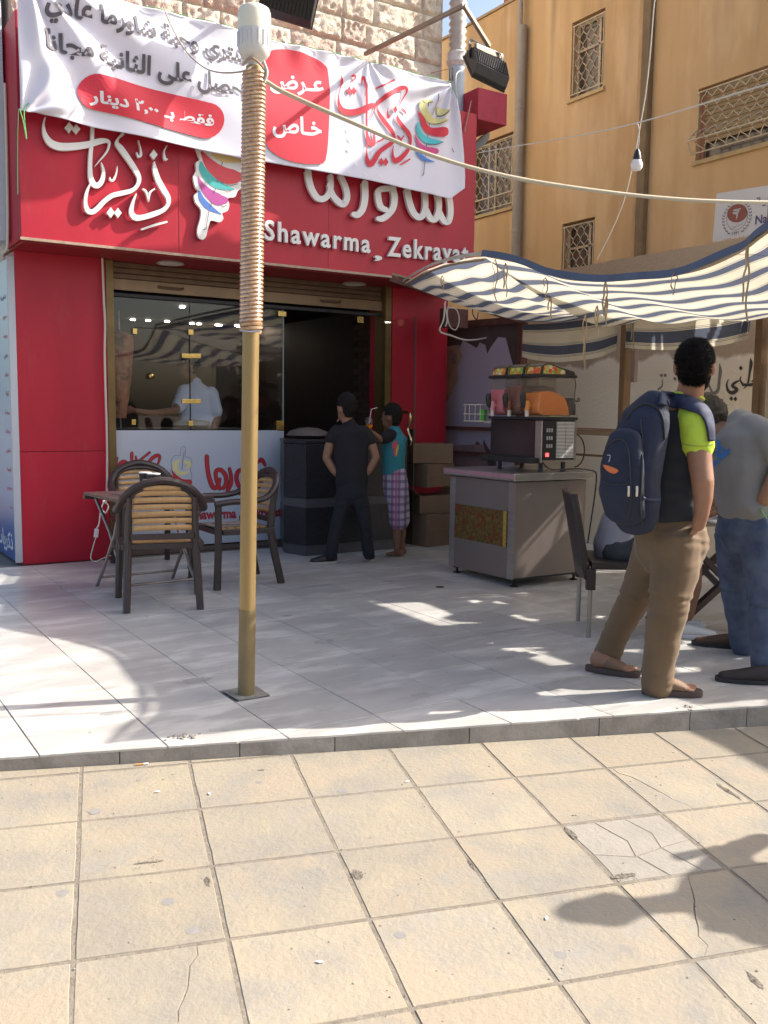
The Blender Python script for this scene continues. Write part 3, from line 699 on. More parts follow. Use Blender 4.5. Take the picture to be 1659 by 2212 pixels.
text_mesh('lettering', 'احصل على الثانية مجاناً', pBn, (97, 103), (532, 214), 40, m_bgrey, ban, bold=.032, cap=.72, **kw)
def polym(name, pts, fn, m, par, y=0, warp=wb, sub=.06):
    bm = bmesh.new(); vs = [bm.verts.new(fn(*q)+Vector((0, y, 0))) for q in pts]; bm.faces.new(vs); bmesh.ops.triangulate(bm, faces=bm.faces)
    me = bpy.data.meshes.new(name); bm.to_mesh(me); bm.free(); subdiv(me, sub)
    if warp:
        for x in me.vertices: x.co = warp(x.co)
    return link(name, me, m, par)
cA, cB, rr = (205, 199), (447, 260), 37.5; th = math.atan2(cB[1]-cA[1], cB[0]-cA[0]); pl = []
for i in range(13): a = th+math.pi/2+math.pi*i/12; pl.append((cA[0]+rr*math.cos(a), cA[1]+rr*math.sin(a)))
for i in range(13): a = th-math.pi/2+math.pi*i/12; pl.append((cB[0]+rr*math.cos(a), cB[1]+rr*math.sin(a)))
polym('red_pill', pl, pBn, m_bred, ban)
text_mesh('lettering', 'فقط بـ ٢,٠٠ دينار', lambda x, y: pBn(x, y)-Vector((0, .002, 0)), (192, 219), (463, 272), 24, m_bwht, ban, bold=.035, cap=.72, **kw)
brl = [(170, 400), (190, 345), (235, 312), (330, 308), (470, 350), (550, 400), (580, 470), (577, 800), (555, 1000), (500, 1020), (420, 1020), (300, 990), (205, 925), (172, 820), (150, 620)]
brl = [(508.3+a*.3472, b*.3472) for a, b in brl]; polym('red_drum', [tuple(q) for q in crom(brl, 3, True)], pBn, m_bred, ban)
zt = lambda a, b: (508.3+a*.3472, b*.3472)
text_mesh('lettering', 'عـرض', lambda x, y: pBn(x, y)-Vector((0, .002, 0)), zt(212, 545), zt(545, 572), 36, m_bwht, ban, bold=.03, cap=.72, **kw)
text_mesh('lettering', 'خـاص', lambda x, y: pBn(x, y)-Vector((0, .002, 0)), zt(225, 820), zt(530, 850), 37, m_bwht, ban, bold=.03, cap=.72, **kw)
T1 = (718.4, 149.1, .1634)
LB = [[(110, 85, 5), (112, 180, 34), (88, 250, 14), (68, 350, 12), (72, 460, 40), (120, 550, 78), (230, 580, 84), (350, 560, 84), (430, 525, 84), (500, 490, 66), (548, 485, 40), (545, 540, 18), (505, 640, 12), (458, 740, 4)],
      [(372, 222, 5), (400, 100, 26), (418, 180, 24), (428, 350, 26), (432, 500, 26), (434, 700, 26), (438, 850, 34), (460, 960, 66), (505, 1000, 70), (532, 940, 44), (530, 850, 26), (518, 765, 5)],
      [(442, 980, 14), (424, 1100, 14), (432, 1220, 54), (470, 1270, 76), (520, 1220, 70), (590, 1110, 60), (680, 1040, 60), (755, 990, 54), (795, 935, 34), (785, 860, 44), (740, 775, 56), (665, 670, 58), (605, 580, 40), (580, 510, 14), (600, 450, 44), (690, 370, 64), (800, 300, 62), (900, 258, 58), (955, 262, 40), (962, 320, 22), (920, 400, 16), (870, 502, 5)],
      [(565, 262, 22), (690, 205, 24), (806, 148, 22)], diamond(212, 292, 70, 124), diamond(275, 292, 70, 118), diamond(617, 1240, 66, 118), diamond(677, 1240, 66, 118), diamond(822, 540, 56, 106),
      [(850, 608, 6), (862, 680, 52), (920, 775, 52), (980, 860, 56), (1010, 940, 40), (1006, 1030, 36), (960, 1105, 54), (885, 1185, 66), (810, 1220, 72), (772, 1170, 40), (770, 1090, 20), (782, 1020, 6)],
      [(884, 1272, 20), (1012, 1196, 20)], [(576, 968, 20), (710, 900, 22)], [(245, 100, 26), (282, 98, 34), (290, 130, 22), (243, 178, 5)], [(452, 82, 6), (472, 180, 20), (474, 260, 14), (464, 325, 4)],
      [(726, 520, 5), (720, 590, 18), (735, 645, 32), (750, 605, 8)], [(905, 532, 14), (962, 572, 32), (955, 596, 12)], [(918, 510, 14), (968, 560, 14)], [(840, 895, 24), (878, 955, 20), (868, 1040, 5)], [(878, 955, 16), (915, 895, 18)], [(575, 760, 5), (582, 850, 14), (608, 880, 8)]]
strokes('lettering', LB, T1, pBn, m_bred, ban, step=Vector((0, -.00012, 0)), warp=wb, sub=.06)
for mm, st in (('m_byel', [[(1290, 432, 50), (1230, 425, 70), (1195, 480, 86), (1205, 570, 88), (1262, 645, 90), (1350, 682, 84), (1440, 692, 60), (1530, 672, 8)], [(1385, 510, 24), (1430, 560, 90), (1490, 575, 70), (1522, 545, 20)]]),
               ('m_bred', [[(1120, 550, 6), (1160, 640, 50), (1210, 740, 80), (1280, 800, 92), (1370, 832, 116), (1450, 836, 130), (1490, 830, 110)]]), ('m_bteal', [[(1122, 715, 20), (1115, 790, 56), (1165, 870, 76), (1245, 930, 84), (1340, 962, 66), (1452, 968, 8)]]),
               ('m_bmag', [[(1072, 868, 4), (1112, 950, 40), (1172, 1020, 64), (1240, 1065, 84), (1305, 1090, 104), (1350, 1090, 84)]]), ('m_bblu', [[(1102, 1020, 10), (1115, 1070, 40), (1155, 1140, 54), (1222, 1200, 50), (1330, 1236, 6)]]),
               ('m_bgrey', [[(1400, 320, 8), (1360, 450, 8), (1315, 615, 8)], [(1298, 710, 6), (1400, 722, 10), (1530, 672, 5)], [(1295, 700, 8), (1290, 760, 8)], [(1268, 870, 8), (1264, 900, 8)], [(1246, 990, 8), (1242, 1030, 8)], [(1226, 1110, 8), (1220, 1160, 8)], [(1216, 1215, 8), (1196, 1330, 8), (1186, 1400, 10), (1165, 1414, 7)],
                             [(1305, 440, 10), (1262, 450, 12), (1252, 500, 6)], [(1380, 622, 8), (1450, 618, 14), (1522, 560, 10)], [(1250, 985, 6), (1350, 1000, 10), (1452, 972, 5)], [(1590, 1045, 8), (1612, 1095, 10)]])):
    strokes('emblem_swoosh', st, T1, pBn, globals()[mm], ban, lift=Vector((0, -.0006, 0)), step=Vector((0, -.0002, 0)), warp=wb, sub=.06)
strokes('wind_slit', [[(228, 740, 8), (245, 775, 22), (258, 802, 8)], [(255, 870, 8), (270, 900, 26), (288, 930, 8)], [(235, 1005, 8), (255, 1035, 28), (272, 1060, 8)], [(262, 1245, 8), (285, 1275, 26), (312, 1298, 8)],
        [(155, 1345, 6), (185, 1368, 12), (215, 1390, 6)], [(382, 1380, 6), (405, 1405, 18), (428, 1425, 6)], [(575, 1402, 6), (600, 1430, 18), (622, 1460, 6)], [(530, 285, 6), (540, 315, 14), (545, 345, 6)], [(1068, 530, 6), (1072, 560, 16), (1072, 590, 6)]],
        T1, pBn, mat('slit_cloth', (.8, .8, .84), .6), ban, lift=Vector((0, -.008, 0)), warp=wb, sub=.06)
m_tie = mat('green_string', (.10, .42, .12), .7)
def strand(name, pts, r, m, par=None, k=5, n=6):
    mb = MB(); mb.tube([tuple(q) for q in crom([tuple(p) for p in pts], k)], r, n); return mb.build(name, m, par, smooth=True)
hem = [cl(u/60, 1.0)+Vector((0, -.008, .002+.004*(u % 2))) for u in range(0, 59)]
for a in range(14, 58, 3): strand('lacing', hem[a:a+3], .003, m_tie, ban, 2)
strand('lacing', [pBn(42, 235), pBn(50, 262), pBn(57, 300), pBn(52, 240), pBn(62, 222)], .004, m_tie, ban)
strand('lacing', [pBn(40, 235), pBn(38, 300), pBn(38, 420)], .003, mat('green_string_dark', (.06, .2, .07), .7), ban)
strand('corner_rope', [cl(.97, .96), P(985, 165, 1, 8.0), P(1000, 150, 1, 8.2)], .005, m_wire, ban)
# ------------------------------------------------------------------ duct, pipes by the stone wall
duct = thing('ventilation_duct', 'ribbed flexible duct rising from a pale blue pipe beside the stone wall corner', 'duct', (6.12, 8.3, 4.6))
m_duct = mat('duct_foil', (.55, .49, .44), .55, .2, nz=(9, .25), bump=(14, .5)); m_pblue = mat('pale_blue_pipe', (.50, .60, .66), .5, nz=(4, .15))
cdu = P(988, 100, 1, 8.32)
mb = MB(); prof = []
for i in range(60): prof.append((.085+.012*math.cos(i*math.pi), i*.035))
mb.lathe(prof, (cdu.x, 8.32, P(988, 128, 1, 8.32).z), 18); mb.build('flexible_duct', m_duct, duct, smooth=True, autos=2.5)
z_ = P(988, 128, 1, 8.32).z
mb = MB(); mb.lathe([(.085, -1.2), (.085, -.03)], (cdu.x, 8.32, z_), 18); mb.build('pipe', m_pblue, duct, smooth=True)
mb = MB(); mb.lathe([(.09, -.08), (.115, -.04), (.10, .02), (.11, .05), (.09, .07)], (cdu.x, 8.32, z_), 14); mb.build('tape_collar', mat('white_tape', (.66, .64, .62), .7, bump=(20, .8)), duct, smooth=True)
for px in (973, 979): 
    c = P(px, 150, 1, 8.2); mb = MB(); mb.box(c.x-.008, c.x+.008, 8.2, 8.21, c.z-.11, c.z+.02); mb.build('clamp_bolt', m_blackm, duct)
strand('tie_wire', [P(972, 148, 1, 8.2), P(930, 158, 1, 8.25)], .004, mat('rust_wire', (.25, .12, .06), .8), duct)
cp = thing('corner_post', 'pale blue white rendered post at the left edge of the shop front', 'post', (1.45, 8.45, 0))
xa = P(0, 100, 1, 8.4).x
mb = MB(); mb.box(xa-.6, 1.60, 8.42, 8.9, 2.75, 7); mb.build('post_shaft', mat('pale_render', (.50, .56, .62), .7, nz=(3, .12)), cp)
strand('wall_cable', [P(10, 180, 1, 8.38), P(14, 330, 1, 8.38), P(16, 520, 1, 8.38), P(4, 545, 1, 8.38)], .012, m_wire, cp)
# menu board on the side of the shop
mn = thing('menu_board', 'tall pale blue menu board with small price rows on the left side of the shop', 'menu board', (1.62, 8.6, 0))
m_mn = bpy.data.materials.new('menu_print'); m_mn.use_nodes = True; N = m_mn.node_tree.nodes; L = m_mn.node_tree.links
tc = N.new('ShaderNodeTexCoord'); sx = N.new('ShaderNodeSeparateXYZ'); L.new(tc.outputs['Object'], sx.inputs[0])
cr = N.new('ShaderNodeValToRGB'); mr = N.new('ShaderNodeMapRange'); mr.inputs[1].default_value = 0; mr.inputs[2].default_value = 2.7
L.new(sx.outputs[2], mr.inputs[0]); L.new(mr.outputs[0], cr.inputs[0])
e = cr.color_ramp.elements; e[0].position = .0; e[0].color = (.05, .10, .30, 1); e[1].position = .42; e[1].color = (.30, .44, .58, 1)
q = e.new(.12); q.color = (.06, .12, .36, 1); q = e.new(.22); q.color = (.16, .28, .50, 1); q = e.new(.8); q.color = (.46, .60, .64, 1)
L.new(cr.outputs[0], N['Principled BSDF'].inputs['Base Color']); N['Principled BSDF'].inputs['Roughness'].default_value = .35
mb = MB(); mb.box(1.605, 1.655, 8.53, 10.6, .03, 2.62); mb.build('board_face', m_mn, mn)
mb = MB(); mb.box(1.60, 1.658, 8.495, 8.528, .02, 2.64); mb.build('board_edge', mat('board_edge', (.45, .47, .52), .5, .2), mn, bevel=.003)
m_rtx = mat('menu_red', (.55, .08, .10), .5); m_dtx = mat('menu_blue', (.05, .06, .2), .5)
items = ['شاورما عادي', 'سوبر', 'وجبة', 'عربي', 'دينار', 'كولا', 'سلطة', 'بطاطا', 'خاص', 'ثومية', 'حمص', 'ماء']
m_wtx = mat('menu_white', (.7, .72, .75), .5)
for i, it in enumerate(items):
    yy = 700-0; z_ = 2.30-i*.165
    v, f, W = text2d(shape_ar(it), .03); s2 = .055
    mb = MB(); mb.keep = True
    # the board faces left (-X): writing reads with its right end at the corner of the shop
    mb.add([(1.6035, 8.60+(W-p.x)*s2*1.6, z_+p.y*s2*.9) for p in v], f); mb.build('lettering', m_dtx if i in (0, 3) else m_rtx, mn)
    mb = MB(); mb.keep = True; mb.add([(1.6035, 8.60+(W-p.x)*s2*1.6+.75, z_+p.y*s2*.9) for p in v], f); mb.build('lettering', m_rtx, mn)
v, f, W = text2d(shape_ar('ذكريات'), .03); mb = MB(); mb.keep = True
mb.add([(1.6035, 8.62+(W-p.x)*.26, .12+p.y*.2) for p in v], f); mb.build('lettering', m_wtx, mn)
# ------------------------------------------------------------------ tan building
XT = 9.3
tan = thing('tan_building', 'weathered ochre rendered building with grilled windows behind the shop', 'building', (XT, 9, 0))
m_tan = mat('ochre_render', (.54, .355, .18), .92, nz=(.7, 0), c2=(.49, .315, .155), c3=(.58, .40, .225), bump=(30, .12), stretch=(1, 1, .30), dirt=(1.5, .50, .85, (.45, .29, .155)))
def weather(m, z0, z1, col, amt):
    """rain streaks that gather below the roof edge"""
    N = m.node_tree.nodes; L = m.node_tree.links; b = N['Principled BSDF']; src = b.inputs['Base Color'].links[0].from_socket
    tc = N.new('ShaderNodeTexCoord'); mp = N.new('ShaderNodeMapping'); mp.inputs['Scale'].default_value = (3.2, 3.2, .22); L.new(tc.outputs['Object'], mp.inputs[0])
    t = N.new('ShaderNodeTexNoise'); t.inputs['Scale'].default_value = 1.4; t.inputs['Detail'].default_value = 7; L.new(mp.outputs[0], t.inputs[0])
    r = N.new('ShaderNodeMapRange'); r.inputs[1].default_value = .46; r.inputs[2].default_value = .68; L.new(t.outputs[0], r.inputs[0])
    sx = N.new('ShaderNodeSeparateXYZ'); L.new(tc.outputs['Object'], sx.inputs[0]); h = N.new('ShaderNodeMapRange'); h.inputs[1].default_value = z0; h.inputs[2].default_value = z1; h.inputs[3].default_value = .18; h.inputs[4].default_value = amt; L.new(sx.outputs[2], h.inputs[0])
    mu = N.new('ShaderNodeMath'); mu.operation = 'MULTIPLY'; L.new(r.outputs[0], mu.inputs[0]); L.new(h.outputs[0], mu.inputs[1])
    x = N.new('ShaderNodeMix'); x.data_type = 'RGBA'; L.new(mu.outputs[0], x.inputs['Factor']); L.new(src, x.inputs[6]); x.inputs[7].default_value = (*col, 1); L.new(x.outputs[2], b.inputs['Base Color'])
weather(m_tan, 5.4, 7.4, (.26, .175, .10), .75)
m_tand = mat('window_reveal', (.30, .21, .12), .9, nz=(5, .2))
wins = [(9.37, 9.99, 5.69, 6.70, 'a'), (9.43, 10.06, 3.10, 4.03, 'a'), (11.18, 12.27, 4.47, 5.56, 'b'), (5.75, 7.79, 4.40, 5.23, 'c')]
ys = sorted({5.4, 17.0}|{w_[0] for w_ in wins}|{w_[1] for w_ in wins}); zs = sorted({-.5, 7.42}|{w_[2] for w_ in wins}|{w_[3] for w_ in wins})
mb = MB()
idx = {}
def vid(y, z):
    if (y, z) not in idx: idx[(y, z)] = len(mb.v); mb.v.append((XT, y, z))
    return idx[(y, z)]
for i in range(len(ys)-1):
    for j in range(len(zs)-1):
        cy, cz = (ys[i]+ys[i+1])/2, (zs[j]+zs[j+1])/2
        if any(w_[0] < cy < w_[1] and w_[2] < cz < w_[3] for w_ in wins): continue
        mb.f.append((vid(ys[i], zs[j]), vid(ys[i+1], zs[j]), vid(ys[i+1], zs[j+1]), vid(ys[i], zs[j+1]))); mb.mi.append(0)
for (y0, y1, z0, z1, _) in wins:
    for a, b in (((y0, z0), (y1, z0)), ((y1, z0), (y1, z1)), ((y1, z1), (y0, z1)), ((y0, z1), (y0, z0))):
        mb.add([(XT, *a), (XT, *b), (XT+.16, *b), (XT+.16, *a)], [(0, 1, 2, 3)])
mb.add([(XT, 5.4, -.5), (18, 5.4, -.5), (18, 5.4, 7.42), (XT, 5.4, 7.42)], [(0, 1, 2, 3)])
mb.add([(XT, 5.4, 7.42), (18, 5.4, 7.42), (18, 17, 7.42), (XT, 17, 7.42)], [(0, 1, 2, 3)])
mb.add([(18, 5.4, -.5), (18, 17, -.5), (18, 17, 7.42), (18, 5.4, 7.42)], [(0, 1, 2, 3)])
mb.add([(XT, 17, -.5), (18, 17, -.5), (18, 17, 7.42), (XT, 17, 7.42)], [(0, 1, 2, 3)])
mb.build('wall', m_tan, tan)
mb = MB(); mb.box(XT-.03, XT+.25, 5.36, 17.05, 7.425, 7.46); mb.build('roof_coping', mat('coping', (.40, .29, .18), .9, nz=(6, .2)), tan)
cq = P(1078, 22, 0, XT+.9); mb = MB(); mb.box(XT+.5, XT+2.2, 10.6, 12.1, 7.47, 8.0); mb.build('roof_parapet', mat('red_plaster', (.40, .13, .10), .85, nz=(4, .15)), tan)
m_grl = mat('grille_cream', (.55, .46, .33), .6, nz=(9, .15), rnd=0); m_rust = mat('grille_rosette', (.40, .18, .10), .7)
m_wfr = mat('window_frame_cream', (.50, .42, .31), .6); m_pan = mat('window_dark_glass', (.05, .04, .035), .12, spec=.6, nz=(2, .4), c2=(.11, .09, .07))
m_rsh = mat('roller_blind', (.33, .24, .12), .7, nz=(1, .1))
for n_, (y0, y1, z0, z1, k_) in enumerate(wins):
    fr = MB(); x = XT+.11; t = .045
    fr.box(x, x+.05, y0, y0+t, z0, z1); fr.box(x, x+.05, y1-t, y1, z0, z1); fr.box(x, x+.05, y0+t, y1-t, z0, z0+t); fr.box(x, x+.05, y0+t, y1-t, z1-t, z1)
    fr.box(x, x+.05, (y0+y1)/2-.02-(.12 if k_ == 'a' else 0), (y0+y1)/2+.02-(.12 if k_ == 'a' else 0), z0+t, z1-t)
    if k_ == 'a': fr.box(x, x+.05, y0+t, y1-t, z0+.62*(z1-z0), z0+.62*(z1-z0)+.03)
    W_ = fr.build('window', m_wfr, tan)
    mb = MB(); mb.box(x+.02, x+.03, y0+.02, y1-.02, z0+.02, z1-.02); mb.build('pane', m_pan, W_)
    mb = MB(); mb.box(XT-.03, XT+.11, y0-.04, y1+.04, z0-.05, z0-.002); mb.build('sill', mat('sill_stone%d' % n_, (.50, .36, .18), .8, nz=(6, .2)), W_)
    if k_ == 'c':
        zz = z1-.05
        while zz > z0+.24:
            mb = MB(); mb.box(x-.03, x-.012, y0+.05, y1-.05, zz-.05, zz-.003); mb.build('blind_slat', m_rsh, W_, bevel=.004); zz -= .052
        m_bg_ = mat('blind_guide', (.38, .17, .10), .7); MB().box(x-.035, x, y0, y0+.05, z0, z1).build('blind_guide', m_bg_, W_); MB().box(x-.035, x, y1-.05, y1, z0, z1).build('blind_guide', m_bg_, W_)
    # wavy wrought iron grille
    gb = MB(); rb_ = MB(); nc = max(7, round((y1-y0)/.078)); cw = (y1-y0-.06)/nc; zt0, zt1 = z0+.06, z1-.05; nr_ = max(5, round((zt1-zt0)/.105)); rh = (zt1-zt0)/nr_
    def outx(z):
        if k_ != 'c': return XT+.016
        q = (z-z0)/(z1-z0); return XT-.02-(.16*math.sin(max(0, (.42-q)/.42)*math.pi) if q < .42 else 0)
    for c in range(nc+1):
        yc = y0+.03+cw*c; sg_ = 1 if c % 2 else -1; pts = []
        for i in range(nr_*8+1):
            z = zt0+rh*i/8; q = math.cos(math.pi*i/8); q = math.copysign(abs(q)**.75, q); w_ = .47 if 0 < c < nc else 0
            pts.append((outx(z), yc+sg_*w_*cw*q, z))
        gb.tube(pts, .0058, 4)
        for i in range(nr_+1):
            z = zt0+rh*i
            if c < nc and ((-1)**i)*sg_ > 0 and zt0+.02 < z < zt1-.02: rb_.lathe([(.004, -.012), (.017, 0), (.004, .012)], (outx(z)-.004, yc+cw/2, z), 6, M=Matrix.Rotation(R(90), 4, 'Y'))
    for z in (zt0, zt1): gb.tube([(outx(z), y0-.005, z), (outx(z), y1+.005, z)], .010, 5)
    for y in (y0+.03, y1-.03): gb.tube([(outx(zt0+(zt1-zt0)*i/12)-.002, y, zt0+(zt1-zt0)*i/12) for i in range(13)], .009, 5)
    if k_ == 'b': gb.tube([(XT-.01, y0-.02, z0+.22), (XT-.01, y1+.02, z0+.22)], .014, 5); gb.tube([(XT-.01, (y0+y1)/2, zt0), (XT-.01, (y0+y1)/2, zt1)], .012, 5)
    if k_ == 'c': gb.tube([(outx(z0+.2), y0, z0+.2), (outx(z0+.2), y1, z0+.2)], .009, 5)
    gb.build('grille', m_grl, W_, smooth=True); o_ = rb_.build('grille_rosettes', m_rust, W_); o_['kind'] = 'stuff'
m_pipe = mat('grey_pipe', (.30, .26, .215), .55, nz=(5, .2))
mb = MB(); mb.lathe([(.072, -.5), (.072, 6.95)], (XT-.10, 10.93, 0), 16); dp = mb.build('downpipe', m_pipe, tan, smooth=True)
for z in (3.2, 4.05, 4.9, 5.8): mb = MB(); mb.lathe([(.076, -.02), (.08, 0), (.076, .02)], (XT-.10, 10.93, z), 16); mb.build('pipe_joint', m_pipe, dp, smooth=True)
mb = MB(); mb.lathe([(.035, 6.9), (.035, 8)], (XT-.12, 10.95, 0), 10); mb.build('vent_pipe', m_pipe, tan, smooth=True)
mb = MB(); mb.box(XT-.09, XT-.001, 8.50, 8.63, -.5, 7.4); mb.build('drain_chase', mat('drain_brown', (.22, .15, .08), .8, nz=(4, .3)), tan, bevel=.02)
mb = MB(); mb.box(XT-.05, XT-.001, 8.66, 8.72, -.5, 7.4); mb.build('drain_chase', mat('drain_brown_light', (.48, .31, .16), .8, nz=(4, .2)), tan, bevel=.01)
# ------------------------------------------------------------------ boundary wall
XW = 7.5
m_bw = bpy.data.materials.new('painted_render'); m_bw.use_nodes = True; N = m_bw.node_tree.nodes; L = m_bw.node_tree.links
tc = N.new('ShaderNodeTexCoord'); sx = N.new('ShaderNodeSeparateXYZ'); L.new(tc.outputs['Object'], sx.inputs[0])
n1 = N.new('ShaderNodeTexNoise'); n1.inputs['Scale'].default_value = 1.6; n1.inputs['Detail'].default_value = 8; L.new(tc.outputs['Object'], n1.inputs[0])
ad = N.new('ShaderNodeMath'); ad.operation = 'MULTIPLY_ADD'; ad.inputs[1].default_value = .5; L.new(n1.outputs[0], ad.inputs[0]); L.new(sx.outputs[2], ad.inputs[2])
mr = N.new('ShaderNodeMapRange'); mr.inputs[1].default_value = 2.16; mr.inputs[2].default_value = 2.20; L.new(ad.outputs[0], mr.inputs[0])
n2 = N.new('ShaderNodeTexNoise'); n2.inputs['Scale'].default_value = 34; n2.inputs['Detail'].default_value = 5; L.new(tc.outputs['Object'], n2.inputs[0])
xa_ = N.new('ShaderNodeMix'); xa_.data_type = 'RGBA'; xa_.inputs[6].default_value = (.52, .39, .25, 1); xa_.inputs[7].default_value = (.42, .30, .19, 1); L.new(n2.outputs[0], xa_.inputs['Factor'])
xb_ = N.new('ShaderNodeMix'); xb_.data_type = 'RGBA'; xb_.inputs[6].default_value = (.88, .76, .56, 1); L.new(mr.outputs[0], xb_.inputs['Factor']); L.new(xa_.outputs[2], xb_.inputs[7])
L.new(xb_.outputs[2], N['Principled BSDF'].inputs['Base Color']); N['Principled BSDF'].inputs['Roughness'].default_value = .9
bp = N.new('ShaderNodeBump'); bp.inputs['Strength'].default_value = .4; bp.inputs['Distance'].default_value = .02; L.new(n2.outputs[0], bp.inputs['Height']); L.new(bp.outputs[0], N['Principled BSDF'].inputs['Normal'])
bwall = thing('boundary_wall', 'cement wall with beige painted lower part and painted black Arabic writing behind the awning', 'wall', (XW, 6, 0))
def wt(y): return 3.01+.012*noise.noise(Vector((y*2, 0, 0)))
mb = MB(); n = 40; Y0, Y1 = 5.3, 9.2
for i in range(n+1):
    y = Y0+(Y1-Y0)*i/n; t_ = wt(y); mb.v += [(XW, y, -.4), (XW, y, t_), (XW+.18, y, t_), (XW+.18, y, -.4)]
for i in range(n):
    a = i*4
    for k in range(4): mb.f.append((a+k, a+(k+1) % 4, a+4+(k+1) % 4, a+4+k)); mb.mi.append(0)
mb.f += [(0, 1, 2, 3), (n*4+3, n*4+2, n*4+1, n*4)]; mb.mi += [0, 0]; mb.build('wall', m_bw, bwall)
m_paint = mat('black_wall_paint', (.085, .075, .062), .85, nz=(9, .35)); m_paintf = mat('faded_wall_paint', (.30, .26, .20), .85, nz=(12, .3))
pW = lambda x, y: P(x, y, 0, XW-.004)
T6 = (1253.7, 711.6, .2442)   # zoom of region [1850,1050,2448,1700]
wl = [[(1505, 255, 6), (1510, 300, 30), (1498, 380, 20), (1480, 480, 16), (1445, 525, 5)], [(1440, 490, 26), (1500, 490, 26), (1560, 475, 30), (1590, 440, 26), (1560, 420, 14), (1520, 460, 14)],
      [(1440, 490, 24), (1415, 450, 14), (1420, 420, 10)], [(1415, 450, 10), (1370, 470, 22), (1345, 500, 26), (1385, 530, 30), (1350, 560, 34), (1310, 545, 26), (1295, 490, 16), (1310, 440, 6)],
      diamond(1420, 342, 34, 46), diamond(1335, 612, 34, 44), diamond(1372, 615, 34, 44), [(1560, 550, 6), (1600, 570, 20), (1630, 575, 24), (1660, 570, 24)]]
strokes('lettering', wl, T6, pW, m_paint, bwall, lift=Vector((0, 0, 0)), step=Vector((-.0003, 0, 0)))
wl2 = [[(1232, 305, 8), (1238, 370, 30), (1228, 450, 24), (1215, 540, 28), (1165, 570, 30), (1120, 565, 28), (1080, 575, 26), (1050, 572, 20)], [(1165, 560, 22), (1130, 470, 14)], [(715, 405, 26), (718, 408, 26)], [(750, 405, 26), (752, 408, 26)], [(725, 450, 10), (722, 500, 12), (690, 530, 16)], [(835, 430, 20), (838, 440, 24)]]
strokes('lettering', wl2, T6, pW, m_paintf, bwall, lift=Vector((0, 0, 0)), step=Vector((-.0003, 0, 0)))
# ------------------------------------------------------------------ karate centre sign
XS = 7.56
sg = thing('hanging_sign', 'grey white sign board with a round laurel emblem dated 1991 above the awning', 'sign', (XS, 5.6, 3.02))
pS = lambda x, y: P(x, y, 0, XS-.004)
a = P(1548, 418, 0, XS); b = P(1537, 565, 0, XS); y_l = a.y
tl = P(1548, 418, 0, XS); bl_ = Vector((XS, tl.y+.02, 3.03)); tr = Vector((XS, 5.0, tl.z-.06)); br = Vector((XS, 5.0, 3.03))
mb = MB(); mb.prism([bl_-ZZ*.14-Vector((.075, 0, 0))*0, tl, tr, br-ZZ*.14], (.02, 0, 0)); 
mb = MB(); mb.prism([tl, tr, br-ZZ*.0, bl_], (.02, 0, 0)); mb.build('sign_panel', mat('sign_panel', (.66, .63, .58), .5, nz=(2, .05)), sg)
TS = (2200*.6777, 600*.6777, .10131)
m_spr = mat('sign_purple', (.10, .07, .16), .6); m_sbr = mat('sign_brown', (.28, .085, .055), .6); m_sgr = mat('sign_laurel', (.10, .085, .06), .6); m_slg = mat('sign_light', (.5, .47, .43), .6)
def epoly(cx, cy, rx, ry, rot, n=26): return [(TS[0]+TS[2]*(cx+rx*math.cos(a)*math.cos(rot)-ry*math.sin(a)*math.sin(rot)), TS[1]+TS[2]*(cy+rx*math.cos(a)*math.sin(rot)+ry*math.sin(a)*math.cos(rot))) for a in [2*math.pi*i/n for i in range(n)]]
polym('emblem_disc', epoly(1003, 533, 222, 190, -.45), pS, m_sbr, sg, 0, None, 9)
strokes('emblem_ring', [[(778, 600, 7), (775, 680, 7), (800, 780, 7), (860, 860, 7), (950, 892, 7), (1060, 860, 7), (1150, 780, 7), (1210, 670, 7), (1222, 560, 7), (1215, 500, 7)]], TS, pS, m_sgr, sg, step=Vector((-.0003, 0, 0)))
strokes('emblem_figure', [[(920, 470, 20), (960, 470, 44), (1010, 460, 40), (1070, 435, 24)], [(930, 530, 50), (990, 530, 50)], [(990, 520, 50), (1000, 590, 34), (985, 660, 12)], [(1040, 470, 30), (1010, 530, 36)]], TS, pS, m_slg, sg, lift=Vector((-.001, 0, 0)), step=Vector((-.0003, 0, 0)))
lv = []
for i in range(11):
    a = math.pi*(1.08)-i*.155+.0; 
for (x, y) in [(885, 325), (825, 385), (780, 455), (745, 520), (715, 590), (700, 650), (700, 715), (710, 780), (735, 850), (770, 910), (820, 960)]:
    lv += [[(x-22, y-20, 6), (x-12, y+2, 18), (x+6, y+16, 6)], [(x+34, y-6, 6), (x+14, y+8, 16), (x+4, y+18, 6)]]
for (x, y) in [(1190, 335), (1235, 380), (1265, 440), (1280, 510), (1280, 580), (1270, 650), (1245, 720), (1210, 790), (1160, 850), (1110, 910)]:
    lv += [[(x+32, y-24, 6), (x+22, y+2, 18), (x+2, y+18, 6)], [(x-30, y-12, 6), (x-14, y+8, 16), (x, y+18, 6)]]
strokes('emblem_laurel', lv, TS, pS, m_sgr, sg, step=Vector((0, 0, 0)))
zs_ = lambda a, b: (TS[0]+TS[2]*a, TS[1]+TS[2]*b)
text_mesh('lettering', '1991', pS, zs_(893, 1000), zs_(1030, 975), 7, m_sgr, sg)
text_mesh('lettering', 'المركز الوطني للكاراتيه', pS, zs_(660, 1160), zs_(1245, 1055), 6.5, m_sgr, sg, ar=True, bold=.01)
text_mesh('lettering', 'National Karate Center', pS, zs_(628, 1255), zs_(1290, 1120), 6.5, m_sbr, sg)
text_mesh('lettering', 'المركز الوطني', pS, zs_(860, 872), zs_(1120, 770), 4, m_sgr, sg, ar=True)
